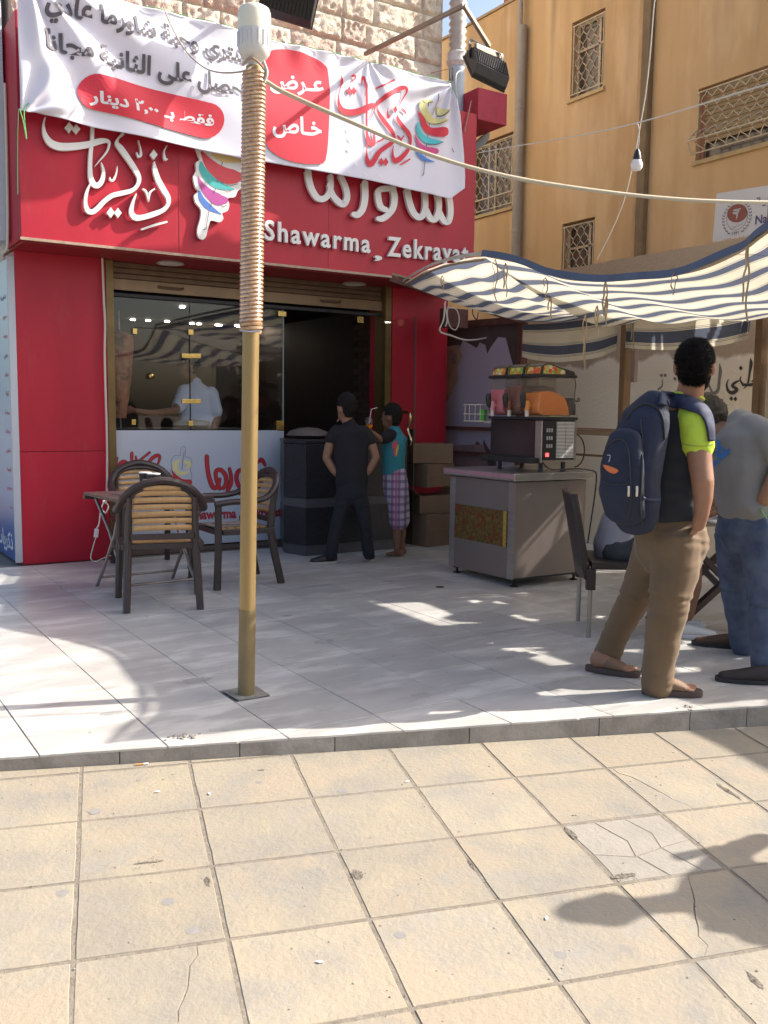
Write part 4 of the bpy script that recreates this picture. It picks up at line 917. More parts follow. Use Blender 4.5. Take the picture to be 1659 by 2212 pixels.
text_mesh('lettering', 'الوطنية', pS, zs_(1385, 360), zs_(2200, 240), 15, m_spr, sg, ar=True, bold=.02)
text_mesh('lettering', 'National', pS, zs_(1385, 768), zs_(2140, 640), 19, m_spr, sg, bold=.02)
# ------------------------------------------------------------------ lamp post wrapped in rope light
post = thing('lamp_post', 'gold painted pole wrapped in ribbed copper rope light, standing in a cut terrace tile', 'lamp post', (1.8, 4.055, 0))
m_gp = mat('gold_paint', (.34, .235, .10), .40, .5, nz=(2, .1), stretch=(1, 1, .3), dirt=(10, .62, .72, (.25, .18, .09)))
PL = lambda x, y: PD(x, y, Vector((1.8, 4.055, 0)).dot(FH))
def axis_at(z): 
    b = Vector((1.800, 4.06, 0)); t = PL(549.5, 150); return b+(t-b)*(z/t.z)
m_rope = mat('copper_rope_light', (.38, .22, .12), .25, .25, nz=(70, .45), c2=(.58, .41, .27), spec=.8, coat=.4)
def zl(y): return PL(545, y).z
mb = MB(); mb.tube([axis_at(0)+ZZ*.001, axis_at(.42)], [.0405, .0405], 28); mb.build('pole_foot', mat('gold_paint_worn', (.26, .19, .09), .6, .2, nz=(6, .2)), post, smooth=True)
mb = MB(); mb.tube([axis_at(.42), axis_at(1.0), axis_at(1.9), axis_at(2.9)], .0385, 28); mb.build('pole', m_gp, post, smooth=True)
hz0, hz1 = zl(716), zl(158); n = 62; pts = []
for i in range(n*16+1):
    a = 2*math.pi*i/16; z = hz0+(hz1-hz0)*i/(n*16); c = axis_at(z); pts.append(c+Vector((math.cos(a), math.sin(a), 0))*.0465)
mb = MB(); mb.tube(pts, .0095, 6); mb.build('rope_light', m_rope, post, smooth=True)
mb = MB(); mb.tube([PL(524, 716)-FH*.05, PL(545, 719)-FH*.055, PL(565, 717)-FH*.05], .004, 6); mb.build('rope_end', mat('clear_plastic_clip', (.3, .35, .45), .2), post)
c = axis_at(zl(150)); zt_ = c.z
m_bulb = mat('bulb_plastic', (.74, .71, .58), .35, spec=.5, sss=.1); m_bbase = mat('bulb_heat_sink', (.60, .60, .60), .35, nz=(9, .05))
zb0, zb1, zb2 = zl(132), zl(66), zl(13); r1 = 34*4.38/2015
mb = MB(); mb.lathe([(.022, zl(150)-.02), (.026, zb0-.012), (.036, zb0), (.056, zb0+.014), (r1*.93, zb0+.032), (r1, zb0+.055), (r1, zb1-.004)], (c.x, c.y, 0), 30); bb = mb.build('bulb_base', m_bbase, post, smooth=True)
mb = MB()
for k in range(18):
    a = 2*math.pi*k/18; d_ = Vector((math.cos(a), math.sin(a), 0)); p = Vector((c.x, c.y, 0))+d_*(r1+.001); mb.bar(p+ZZ*(zb0+.055), p+ZZ*(zb1-.012), .004, .004, d_)
mb.build('cooling_ribs', m_bbase, bb)
mb = MB(); mb.lathe([(r1, zb1-.004), (r1*1.01, zb1+.03), (r1*.99, zb2-.032), (r1*.9, zb2-.014), (r1*.65, zb2-.003), (.004, zb2)], (c.x, c.y, 0), 30); mb.build('bulb_cover', m_bulb, post, smooth=True)
strand('binding_wire', [PL(528, 150)-FH*.05, PL(548, 135)-FH*.055, PL(575, 160)-FH*.05, PL(572, 180)-FH*.045], .006, m_trim, post)
strand('binding_wire', [PL(572, 140)-FH*.045, PL(580, 165)-FH*.05, PL(574, 185)-FH*.045], .006, m_wire, post)
mb = MB(); q = [Vector((1.727, 4.178, -.004)), Vector((1.885, 4.178, -.004)), Vector((1.885, 3.976, -.004)), Vector((1.712, 3.976, -.004))]; 
q = [P(480, 1494, 2, -.002), P(533, 1484, 2, -.002), P(553, 1483, 2, -.002), P(583, 1503, 2, -.002), P(516, 1514, 2, -.002)]
mb.prism([p for p in q], (0, 0, .0045)); mb.build('cement_foot', m_conc, post)
# ------------------------------------------------------------------ cables
def vplane(p0, p1):
    d = Vector((p1[0]-p0[0], p1[1]-p0[1], 0)); n = Vector((-d.y, d.x, 0)).normalized()
    return lambda x, y: PN(x, y, Vector((p0[0], p0[1], 0)), n)
f_ = vplane((1.8, 4.0), (4.5, 2.95))
cab = strand('power_cable', [f_(572, 172), f_(620, 200), f_(760, 262), f_(930, 333), f_(1100, 380), f_(1300, 412), f_(1480, 430), f_(1660, 436), f_(1800, 434)], .0065, mat('ivory_cable', (.62, .55, .40), .5), k=6, n=8)
tag(cab, 'thick ivory twin cable sagging from the lamp post top to the right', 'cable')
cab = strand('power_cable', [f_(573, 178), f_(622, 207), f_(762, 268), f_(932, 338), f_(1102, 385), f_(1302, 416), f_(1482, 434), f_(1660, 440), f_(1800, 438)], .004, mat('ivory_cable_thin', (.45, .42, .34), .5), k=6, n=6)
tag(cab, 'thin grey strand running just under the thick ivory cable', 'cable')
f_ = vplane((6.2, 8.0), (3.55, 3.3))
f_ = vplane((5.2, 7.9), (3.6, 3.2))
cab = strand('lamp_wire', [f_(1035, 330), f_(1100, 318), f_(1200, 302), f_(1300, 283), f_(1378, 265), f_(1480, 236), f_(1580, 205), f_(1670, 178), f_(1760, 150)], .0035, m_wire, k=5)
tag(cab, 'thin white wire stretched across the ochre building, carrying the hanging bulb', 'wire')
bl = thing('hanging_bulb', 'white bulb in a black socket hanging from a thin wire before the ochre wall', 'light bulb', tuple(f_(1376, 345)))
c = f_(1376, 345); s_ = (c-CAM).dot(FH)/2015
strand('wire', [f_(1376, 266), f_(1380, 275), f_(1381, 300), f_(1378, 322)], .0025, m_wire, bl)
cc = f_(1377, 322); mb = MB(); mb.lathe([(3*s_, 0), (6*s_, -6*s_), (8.5*s_, -16*s_), (9*s_, -24*s_)], cc, 14); mb.build('socket', m_black, bl, smooth=True)
cc = f_(1376, 340); mb = MB(); mb.lathe([(7*s_, 0), (9*s_, -5*s_), (12.5*s_, -14*s_), (12*s_, -20*s_), (8*s_, -26*s_), (1*s_, -28*s_)], cc, 18); mb.build('bulb', mat('bulb_white', (.72, .70, .70), .3), bl, smooth=True)
f2 = vplane((5.6, 7.9), (4.3, 4.0))
cab = strand('slack_wire', [f_(1416, -10), f_(1412, 20), f_(1404, 120), f_(1395, 200), f_(1384, 266), f_(1372, 330), f_(1352, 420), f_(1325, 490), f_(1290, 560)], .0028, m_wire)
tag(cab, 'slack pale wire crossing behind the hanging bulb from roof to awning', 'wire')
f3 = vplane((1.8, 4.055), (2.6, 7.9))
cab = strand('supply_wire', [PL(552, 148)-FH*.04, PL(520, 155), f3(470, 156), f3(435, 142), f3(400, 108), f3(372, 60), f3(352, 10), f3(345, -30)], .0045, mat('beige_wire', (.40, .32, .24), .6))
tag(cab, 'beige wire looping from the lamp post up across the banner', 'wire')
# ------------------------------------------------------------------ floodlights
m_fl = mat('floodlight_black', (.028, .026, .028), .5, .2, nz=(20, .3)); m_arm = mat('steel_arm', (.27, .22, .17), .5, .4, nz=(7, .2))
def floodlight(label, A0, A1, A2, X, Y, Z, O, w_, h_, d_, fins=16):
    """housing with its own axes X (across), Y (up its back), Z (out of the back)"""
    t = thing('floodlight', label, 'floodlight', tuple(O), 0, 'floodlights on steel arms')
    if A0 is not None:
        mb = MB(); mb.bar(A0, A1, .035, .035); mb.build('arm', m_arm, t, bevel=.003)
        mb = MB(); mb.bar(A1, A2, .035, .035); mb.build('arm', m_arm, t, bevel=.003)
    M = Matrix((X, Y, Z)).transposed().to_4x4(); M.translation = O
    mb = MB(); hw, hh = w_/2, h_/2
    prof = [(-hh, 0), (-hh, .03), (-hh*.72, d_*.75), (hh*.30, d_), (hh*.72, d_*.8), (hh, d_*.35), (hh, 0)]
    n = len(prof); vs = [M @ Vector((x, a, b)) for x in (-hw, hw) for a, b in prof]
    mb.add(vs, [tuple(range(n))[::-1], tuple(range(n, 2*n))]+[(i, (i+1) % n, n+(i+1) % n, n+i) for i in range(n)]); h = mb.build('housing', m_fl, t, bevel=.004)
    for k in range(fins):
        x = -hw*.5+w_*.72*k/(fins-1) if 0 else -hw+.05*w_+w_*.9*k/(fins-1); mb = MB()
        pr_ = [(a*1.0, b+.012) for a, b in prof[2:6]]; vs = []
        for x_ in (x-.0018, x+.0018):
            for a, b in pr_: vs.append(M @ Vector((x_, a, b)))
            for a, b in pr_[::-1]: vs.append(M @ Vector((x_, a*.97, b-.014)))
        m_ = len(vs)//2; mb.add(vs, [tuple(range(m_))[::-1], tuple(range(m_, 2*m_))]+[(i, (i+1) % m_, m_+(i+1) % m_, m_+i) for i in range(m_)]); mb.build('cooling_fin', m_fl, h)
    mb = MB(); mb.box(-hw*1.03, hw*1.03, -hh*1.03, hh*1.03, -.02, .0, M); mb.build('front_frame', m_fl, t, bevel=.003)
    mb = MB(); mb.box(-hw*.9, hw*.9, -hh*.9, hh*.9, -.024, -.0205, M); mb.build('front_glass', mat('flood_glass', (.3, .3, .3), .15), t)
    mb = MB(); yb = hh*.2; q = [M @ Vector(p) for p in ((-hw*1.04, yb, d_*.4), (-hw*1.04, hh*1.15, d_*.9), (-hw*.9, hh*1.3, d_*1.0), (hw*.9, hh*1.3, d_*1.0), (hw*1.04, hh*1.15, d_*.9), (hw*1.04, yb, d_*.4))]
    for a, b in zip(q, q[1:]): mb.bar(a, b, .03, .006, Z)
    mb.build('bracket', m_fl, t); return t, M
D1 = 8.75
A0 = P(788, 117, 1, 8.36); A1 = P(1002, 12, 1, 7.0); A2 = P(1057, 100, 1, 7.15)
O = P(1046, 158, 1, 7.12)
vfw = (O-CAM).normalized(); X = (RH*.80+FH*.42-ZZ*.20).normalized(); Y = (ZZ*.84-RH*.42+FH*.62); Y = (Y-X*Y.dot(X)).normalized(); Z = X.cross(Y).normalized()
if Z.dot(vfw) > 0: Z = -Z; X = -X
t, M = floodlight('black finned floodlight on an angled steel arm above the banner end', A0, A1, A2, X, Y, Z, O, .36, .36, .14)
a_, b_ = P(1027, 100, 1, 7.1), P(1085, 124, 1, 7.2)
mb = MB(); mb.bar(a_, b_, .03, .05, ZZ); mb.build('mounting_channel', m_arm, t, bevel=.003)
O = P(628, -10, 1, 7.45); vfw = (O-CAM).normalized(); X = (RH*.95-ZZ*.27); Y = (ZZ*.95+RH*.12-FH*.3); X.normalize(); Y = (Y-X*Y.dot(X)).normalized(); Z = X.cross(Y).normalized()
if Z.dot(vfw) > 0: Z = -Z; X = -X
t, M = floodlight('black finned floodlight cut by the top of the picture, left of the lamp bulb', P(640, -120, 1, 8.38), P(640, -60, 1, 7.6), O+ZZ*.2, X, Y, Z, O, .46, .40, .13, 14)
# ------------------------------------------------------------------ awning frame and cloth
fr_ = thing('pergola', 'rusty brown steel and timber frame carrying the striped awning beside the shop', 'frame', (6.4, 6, 0))
m_post = mat('brown_post', (.23, .135, .06), .6, .2, nz=(5, .3), dirt=(9, .55, .7, (.14, .06, .035))); m_rustp = mat('rusty_steel', (.14, .055, .04), .75, .2, nz=(7, .35))
m_wood = mat('weathered_wood', (.34, .24, .135), .8, nz=(6, .25), stretch=(4, .5, 4))
XR = 6.4; PY = [8.97, 7.46, 6.04, 4.64, 3.24]
for i, y in enumerate(PY):
    mb = MB(); w_ = .045 if i else .03; mb.box(XR-w_, XR+w_, y-.03, y+.03, 0, 2.30 if i else 2.36); mb.build('post', m_post if i > 1 else m_rustp, fr_, bevel=.004)
    if i >= 1: mb = MB(); mb.box(XR+.045, XR+.10, y-.03+.065, y+.035+.05, .9, 2.2); mb.build('timber_batten', m_wood, fr_, bevel=.003)
mb = MB(); mb.bar((XR, 8.97, 2.37), (XR, 7.46, 2.33), .05, .07); mb.build('top_rail', m_rustp, fr_)
mb = MB(); mb.bar((XR, 7.5, 2.335), (XR, 2.5, 2.42), .05, .06); mb.build('top_rail', m_wood, fr_)
mb = MB(); mb.bar((XR, 7.43, 1.205), (XR, 3.2, 1.185), .09, .05); mb.build('shelf_rail', m_wood, fr_, bevel=.003)
mb = MB(); mb.bar((XR-.03, 7.43, 1.24), (XR-.03, 3.2, 1.22), .05, .012); mb.build('rail_cap', mat('rail_cap', (.30, .13, .08), .6), fr_)
mb = MB(); mb.bar((XR, 7.43, .985), (XR, 3.2, .98), .025, .02); mb.build('thin_rail', m_post, fr_)
mb = MB(); mb.bar((XR-.04, 8.97, 1.20), (XR-.04, 7.43, 1.20), .03, .04); mb.build('shelf_rail', m_rustp, fr_)
mb = MB(); mb.bar((XR-.04, 8.97, .93), (XR-.04, 7.43, .93), .02, .03); mb.build('thin_rail', m_rustp, fr_)
for y in (6.65, 7.7, 5.2):
    pts = [(XR-.01, y+.14*math.cos(a), 1.02+.16*math.sin(a)) for a in np.linspace(.2, 4.6, 16)]; mb = MB(); mb.tube(pts, .007, 6); mb.build('scroll', m_rustp, fr_)
mb = MB(); mb.box(XR+.03, XR+.045, 7.5, 8.95, .02, 2.33); mb.build('backing_sheet', mat('backing_sheet', (.085, .06, .06), .7, nz=(3, .4)), fr_)
cj = P(1367, 700, 0, XR-.07); mb = MB(); mb.box(XR-.05, XR+.0, 5.88, 5.96, 1.95, 2.25); mb.build('junction_box', mat('grey_box', (.32, .31, .28), .5), fr_, bevel=.004)
mb = MB(); mb.box(XR-.045, XR+.0, 5.89, 5.94, 1.66, 1.94); mb.build('junction_cover', mat('brown_box', (.24, .16, .13), .6), fr_, bevel=.004)
BL0, BL1 = Vector((5.12, 8.02, 2.70)), Vector((6.4, 7.46, 2.31))
mb = MB(); mb.bar(BL0, BL1, .05, .06); mb.build('side_beam', m_rustp, fr_)
mb = MB(); mb.bar(BL0+Vector((.0, .02, .05)), BL0+Vector((.35, -.12, -.03)), .06, .02); mb.build('timber_batten', m_wood, fr_)
# edge of the cloth on the open side, worked out from its shadow
EDG = [(4.09, 5.20, 2.44), (4.15, 4.82, 2.34), (4.18, 4.55, 2.23), (4.21, 4.18, 2.17), (4.12, 3.74, 2.12), (4.05, 3.36, 2.12), (4.05, 3.10, 2.18), (3.97, 2.93, 2.21), (3.9, 2.74, 2.26)]
def edg(t):
    q = crom(EDG, 8); i = t*(len(q)-1); a = int(min(i, len(q)-2)); return Vector(q[a]+(q[a+1]-q[a])*(i-a))
m_awn = bpy.data.materials.new('striped_canvas'); m_awn.use_nodes = True; N = m_awn.node_tree.nodes; L = m_awn.node_tree.links
uv = N.new('ShaderNodeUVMap'); uv.uv_map = 'UVMap'; sx = N.new('ShaderNodeSeparateXYZ'); L.new(uv.outputs[0], sx.inputs[0])
fr = N.new('ShaderNodeMath'); fr.operation = 'FRACT'; L.new(sx.outputs[0], fr.inputs[0])
cr = N.new('ShaderNodeValToRGB'); L.new(fr.outputs[0], cr.inputs[0]); cr.color_ramp.interpolation = 'CONSTANT'
CRM = (.70, .64, .50, 1); NAV = (.105, .12, .165, 1)
e = cr.color_ramp.elements; e[0].position = 0; e[0].color = CRM; e[1].position = .36; e[1].color = NAV
for p, c in ((.375, CRM), (.405, NAV), (.42, CRM), (.45, NAV), (.81, CRM), (.84, NAV), (.855, CRM), (.885, NAV), (.90, CRM)): q = e.new(p); q.color = c
bs_ = N['Principled BSDF']; bs_.inputs['Roughness'].default_value = .85; bs_.inputs['Specular IOR Level'].default_value = .1
n2 = N.new('ShaderNodeTexNoise'); n2.inputs['Scale'].default_value = 3; n2.inputs['Detail'].default_value = 6
mx = N.new('ShaderNodeMix'); mx.data_type = 'RGBA'; mx.blend_type = 'MULTIPLY'; mr = N.new('ShaderNodeMapRange'); mr.inputs[1].default_value = .5; mr.inputs[2].default_value = .8; mr.inputs[4].default_value = .45
L.new(n2.outputs[0], mr.inputs[0]); L.new(mr.outputs[0], mx.inputs['Factor']); L.new(cr.outputs[0], mx.inputs[6]); mx.inputs[7].default_value = (.75, .68, .55, 1)
L.new(mx.outputs[2], bs_.inputs['Base Color'])
tr = N.new('ShaderNodeBsdfTranslucent'); L.new(mx.outputs[2], tr.inputs[0]); ms = N.new('ShaderNodeMixShader'); ms.inputs[0].default_value = .48
L.new(bs_.outputs[0], ms.inputs[1]); L.new(tr.outputs[0], ms.inputs[2]); L.new(ms.outputs[0], N['Material Output'].inputs[0])
m_hem = mat('navy_hem', (.09, .12, .19), .8, nz=(5, .2))
def sheet(name, fn, nu, nv, us, par, m=m_awn, thick=.004):
    mb = MB(); mb.keep = True; mb.grid(fn, nu, nv); me = mb.mesh(name, smooth=True, autos=3); ul = me.uv_layers.new(name='UVMap')
    for p in me.polygons:
        for li in p.loop_indices:
            vi = me.loops[li].vertex_index; ul.data[li].uv = ((vi % (nu+1))/nu*us[0]+us[1], (vi//(nu+1))/nv)
    return link(name, me, m, par)
aw = thing('awning', 'slack blue and cream striped canvas awning tied over the terrace seats', 'awning', (5.3, 5, 2.3))
# near sheet: u from the open side to the wall side, v from the front to the back
def near(u, v):
    a = edg(1-v); yb = 2.56+(5.66-2.56)*v
    b = Vector((6.36, yb, 2.40-.08*v-.03*math.sin(math.pi*((v*2.4) % 1))))
    p = a+(b-a)*u; sag = .10*math.sin(math.pi*u)+.15*math.sin(math.pi*u**2.2)
    fy = float(np.interp(p.x, [3.9, 4.42, 4.8, 5.2, 5.5, 5.8, 6.36], [2.74, 2.62, 2.57, 2.45, 2.42, 2.52, 2.56])); p.y += (fy-(2.74+(2.56-2.74)*u))*(1-v)**2
    p.z -= .13*math.sin(math.pi*min(1, u*1.0))*max(0, v-.6)**1.5*4*.9
    # tie points along the edge hold the cloth up, between them it sags
    p.z += -sag*(0.6+.4*math.sin(math.pi*v))-.018*math.cos(2*math.pi*v*5)*math.sin(math.pi*u)+.02*noise.noise(Vector((u*4, v*5, 1)))
    p.x -= .05*math.sin(math.pi*v*5)**2*max(0, u-.9)*10*.6
    return p
sheet('canvas_sheet', near, 90, 90, (9.2, .1), aw)
C0 = BL0+(BL1-BL0)*.12+Vector((-.03, -.03, 0)); C1 = Vector(EDG[0])
def farr(u, v):
    a = C1+(C0-C1)*v; a.z += .05*math.sin(math.pi*v)
    b = Vector((6.36, 5.16+(7.42-5.16)*v, 2.31-.06*math.sin(math.pi*((v*2) % 1))))
    p = a+(b-a)*u; p.z += -.16*math.sin(math.pi*u)*(1-.75*abs(2*v-1)**2)-.02*math.cos(2*math.pi*v*4)*math.sin(math.pi*u)+.02*noise.noise(Vector((u*4, v*5, 7)))
    if v > .5:   # back rim follows the side beam
        q = C0+(Vector((6.36, 7.42, 2.31))-C0)*u; p.z = p.z+(q.z-p.z)*(v-.5)*2*.3
    return p
sheet('canvas_sheet', farr, 80, 70, (8.5, .35), aw)
def flap(t, v):   # blue outer rim hanging just over the edge rope
    p = edg(t); return p+Vector((-.014-.012*v, 0, .045-.045*v+.006*math.sin(t*30)))
sheet('hem_flap', lambda u, v: flap(u, v), 80, 3, (0, 0), aw, m_hem)
sheet('hem_flap', lambda u, v: C1+(C0-C1)*u+Vector((-.02-.01*v, 0, .05*math.sin(math.pi*u)+.035-.03*v)), 30, 3, (0, 0), aw, mat('cream_hem', (.5, .46, .36), .8, nz=(6, .2)))
mb = MB(); mb.tube([edg(i/30)+ZZ*.02 for i in range(31)], .012, 6); mb.build('edge_rope', mat('edge_pole', (.14, .11, .07), .7), aw, smooth=True)
mb = MB(); mb.tube([C1+(C0-C1)*(i/10)+ZZ*(.05*math.sin(math.pi*i/10)-.02) for i in range(11)], .010, 6); mb.build('edge_rope', mat('edge_pole2', (.30, .22, .13), .7), aw, smooth=True)
# valance hanging on the wall side
def val(y0, y1, z0, dz, bell):
    def fn(u, v):
        y = y1+(y0-y1)*v; d = dz*(1-bell*(2*v-1)**2*.5)
        return Vector((XR-.055-.03*math.sin(v*14)*u, y, z0-.02*math.sin(math.pi*v)-d*u))
    return fn
sheet('valance', val(6.08, 7.40, 2.27, .38, .3), 12, 30, (1.55, .55), aw)
sheet('valance', val(4.70, 6.0, 2.30, .36, .15), 12, 30, (1.3, .72), aw)
m_ribbon = mat('canvas_tie', (.45, .34, .20), .85, nz=(8, .2))
def tie(p, L_, sp=.015, seed=0, D=None):
    random.seed(seed); par = aw
    for s_ in (-1, 1):
        q = [Vector(p)]; 
        for i in range(1, 6): q.append(Vector(p)+Vector((random.uniform(-.5, .5)*sp+s_*sp*.6, random.uniform(-.5, .5)*sp, -L_*(i/5)*(1 if s_ > 0 else .75))))
        mb = MB(); mb.tube([tuple(a) for a in crom([tuple(a) for a in q], 3)], .006, 4, flat=.3); mb.build('tie_ribbon', m_ribbon, par)
tiesV = [(955, 596, 30, 5.25, 7.0), (1070, 560, 90, 0, 0), (1092, 568, 70, 0, 0), (1178, 600, 40, 0, 0), (1308, 608, 96, 0, 0), (1456, 590, 44, 0, 0), (1617, 522, 165, 0, 0), (1190, 615, 70, 0, 0)]
for k, (px, py, ln, _, _) in enumerate(tiesV):
    best = min((edg(i/100) for i in range(101)), key=lambda q: abs(((q-CAM).dot(rt)/(q-CAM).dot(fw))*F_+CX-px))
    if px < 1050: best = C1+(C0-C1)*((1055-px)/165)**1.5
    if px == 1190: best = Vector((4.7, 5.35, 2.33))
    d_ = (best-CAM).dot(FH); p = PD(px, py, d_-.03); tie(p, ln*d_/2015, .02, k)
for (px, py, ln, dd) in ((1265, 680, 130, 6.9), (1290, 660, 60, 6.6), (1368, 680, 70, 8.3), (1140, 705, 40, 9.7), (1310, 640, 50, 6.3)):
    tie(PD(px, py, dd), ln*dd/2015, .02, px)
# torn poster on the frame
po = thing('torn_poster', 'torn lilac poster with remains of a photo on the rusty frame panel', 'poster', (XR-.02, 8.2, 1))
pP = lambda x, y: P(x, y, 0, XR+.022)
pts = [(962, 960), (950, 900), (958, 860), (968, 800), (985, 770), (1000, 735), (1012, 742), (1030, 752), (1036, 740), (1048, 745), (1052, 765), (1060, 750), (1076, 728), (1092, 730), (1108, 790), (1118, 850), (1122, 900), (1122, 990), (1118, 1030), (1118, 1110), (1096, 1110), (1080, 1050), (1070, 990), (1050, 960), (1045, 948), (1042, 965), (1030, 952), (1018, 975), (1008, 960), (995, 972), (975, 965)]
m_lil = mat('poster_lilac', (.40, .36, .46), .6, nz=(1.5, .08))
def flat(name, pts, fn, m, par, off=(0.004, 0, 0)):
    mb = MB(); mb.prism([fn(*p) for p in pts], off); o = mb.build(name, m, par)
    bm = bmesh.new(); bm.from_mesh(o.data); bmesh.ops.triangulate(bm, faces=[f for f in bm.faces if len(f.verts) > 4]); bm.to_mesh(o.data); bm.free(); return o
flat('paper', pts, pP, m_lil, po)
pP2 = lambda x, y: P(x, y, 0, XR+.017)
flat('picture_remains', [(950, 770), (965, 748), (992, 745), (998, 770), (985, 800), (975, 850), (958, 880), (950, 850)], pP2, mat('poster_photo', (.20, .15, .14), .6, nz=(5, .6), c2=(.42, .30, .22)), po)
flat('picture_remains', [(962, 790), (985, 785), (990, 815), (975, 850), (964, 840)], lambda x, y: P(x, y, 0, XR+.012), mat('poster_face', (.42, .27, .20), .6, nz=(6, .3)), po)
flat('lower_sheet', [(962, 962), (1045, 960), (1065, 1060), (1080, 1120), (1000, 1130), (962, 1100)], pP2, mat('poster_low', (.17, .13, .14), .7, nz=(4, .5), c2=(.30, .20, .20)), po)
# clutter by the frame top: hanging cable loops and a rusty bracket
jb = thing('cable_bundle', 'white cable loops hanging from a rusty bracket beside the red column', 'cables', (6.3, 8.3, 2.5))
ff = lambda x, y: P(x, y, 1, 8.1)
strand('cable', [ff(962, 650), ff(958, 690), ff(950, 715), ff(975, 725), ff(1010, 735), ff(1060, 728), ff(1115, 715)], .009, m_wire, jb)
strand('cable', [ff(968, 665), ff(985, 668), ff(992, 690), ff(985, 712), ff(972, 705), ff(966, 680), ff(968, 662)], .006, m_wire, jb)
strand('cable', [ff(960, 655), ff(966, 690), ff(962, 705)], .008, m_wire, jb)
a, b = ff(967, 705), ff(1018, 668); mb = MB(); mb.box(a.x, b.x, 8.15, 8.25, a.z, b.z); mb.build('bracket_plate', m_rustp, jb, bevel=.005)
strand('rust_hook', [ff(1020, 660), ff(1022, 680), ff(1030, 690), ff(1033, 675)], .006, m_rustp, jb)
# ------------------------------------------------------------------ stainless cart
cart = thing('steel_cart', 'stainless steel cart with a pierced gold panel, carrying the drink machine', 'cart', (5.12, 6.0, 0))
X0, X1, Y0, Y1 = 4.745, 5.50, 5.57, 6.42
mb = MB(); mb.box(X0, X1, Y0, Y1, .06, .835); body = mb.build('body', m_steel, cart, bevel=.004)
m_steel2 = mat('steel_lighter', (.50, .48, .46), .28, .85, nz=(4, .15), stretch=(1, 1, 6))
for y in (Y0+.001, Y1-.075): mb = MB(); mb.box(X0-.004, X0-.0005, y, y+.074, .065, .83); mb.build('corner_strip', m_steel2, cart)
mb = MB(); mb.box(X0-.003, X1+.003, Y0-.006, Y0-.0005, .06, .075); mb.build('foot_strip', m_black, cart)
m_pg = mat('pierced_gold', (.26, .165, .045), .45, .5, nz=(34, .8), c2=(.075, .048, .02), c3=(.20, .05, .02))
mb = MB(); mb.box(X0-.008, X0-.0045, Y0+.085, Y1-.08, .315, .60); mb.build('gold_panel', m_pg, cart)
mb = MB(); mb.box(X0-.012, X0-.0085, Y0+.085, Y0+.125, .315, .60); mb.build('gold_strip', mat('gold_mosaic', (.60, .40, .08), .4, .4, nz=(60, .4)), cart)
mb = MB(); mb.box(X0-.05, X1+.045, Y0-.045, Y1+.04, .845, .905); top = mb.build('worktop', m_steel2, cart, bevel=.006)
mb = MB(); mb.box(X0-.052, X0-.0505, Y0-.04, Y1+.03, .865, .895); mb.build('pink_strip', mat('pink_film', (.40, .20, .24), .35), top)
for x in (X0+.05, X1-.06):
    for y in (Y0+.05, Y1-.05): mb = MB(); mb.lathe([(.035, 0), (.03, .008), (.012, .015), (.012, .04), (.035, .05), (.04, .058)], (x, y, 0), 14); mb.build('foot', m_blackm, cart, smooth=True)
# ------------------------------------------------------------------ slush machine
sm = thing('slush_machine', 'three bowl slush drink machine with pink, cola and orange slush on the steel cart', 'drink machine', (5.2, 5.87, .905))
MX, MY0, MY1 = 5.0, 5.56, 6.21; MX1 = 5.36; ZB = 1.0
m_mir = mat('dark_mirror', (.10, .075, .075), .22, .7, nz=(2, .3)); m_pan2 = mat('panel_dark', (.045, .042, .042), .4)
mb = MB(); mb.box(MX+.004, MX1, MY0+.012, MY1, ZB, 1.32); bd = mb.build('housing', m_pan2, sm, bevel=.006)
mb = MB(); mb.box(MX-.002, MX+.003, MY0+.09, MY1-.005, ZB+.03, 1.315); mb.build('front_panel', m_mir, sm)
mb = MB(); mb.box(MX-.004, MX+.004, MY0+.005, MY0+.085, ZB-.02, 1.315); mb.build('corner_strip', m_steel2, sm, bevel=.004)
mb = MB(); mb.box(MX-.09, MX+.03, MY0+.03, MY1, ZB-.025, ZB+.02); mb.build('drip_tray', m_black, sm, bevel=.008)
mb = MB(); mb.box(MX-.03, MX1+.01, MY0-.003, MY1, 1.322, 1.345); mb.build('deck', m_black, sm, bevel=.005)
mb = MB(); mb.box(MX1-.015, MX1+.005, MY0+.001, MY0+.011, ZB, 1.32); mb.build('edge_strip', m_steel2, sm)
m_lou = mat('louvre_sunlit_metal', (.82, .79, .74), .4)  # sunlight blocked by the valance is put into this bright colour
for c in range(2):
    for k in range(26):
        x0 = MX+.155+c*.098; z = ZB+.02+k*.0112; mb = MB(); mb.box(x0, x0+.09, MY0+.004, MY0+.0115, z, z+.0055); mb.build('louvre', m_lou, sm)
mb = MB(); mb.box(MX+.01, MX+.145, MY0+.006, MY0+.0115, ZB+.01, 1.31); mb.build('control_panel', m_black, sm)
m_sw = mat('switch_grey', (.45, .42, .42), .5)
for r_ in range(3):
    for c in range(3): mb = MB(); x = MX+.045+c*.024; z = 1.10+r_*.062; mb.box(x, x+.012, MY0-.002, MY0+.0055, z, z+.03); mb.build('switch', m_sw, sm, bevel=.002)
mb = MB(); mb.box(MX+.04, MX+.07, MY0-.002, MY0+.0055, ZB+.03, ZB+.06); mb.build('red_switch', mat('red_switch', (.8, .05, .06), .3, emit=((1, .1, .1), 1.2)), sm)
for x in (MX+.06, MX1-.06):
    for y in (MY0+.08, MY1-.06): mb = MB(); mb.lathe([(.022, .905), (.018, .92), (.018, ZB-.02)], (x, y, 0), 12); mb.build('leg', m_black, sm, smooth=True)
mb = MB(); mb.box(MX+.06, MX+.14, MY0-.02, MY0+.03, 1.347, 1.352); mb.build('label_plate', mat('green_label', (.45, .50, .22), .5), sm)
m_bowl = glassmat('bowl_plastic', (.86, .84, .80), .05)
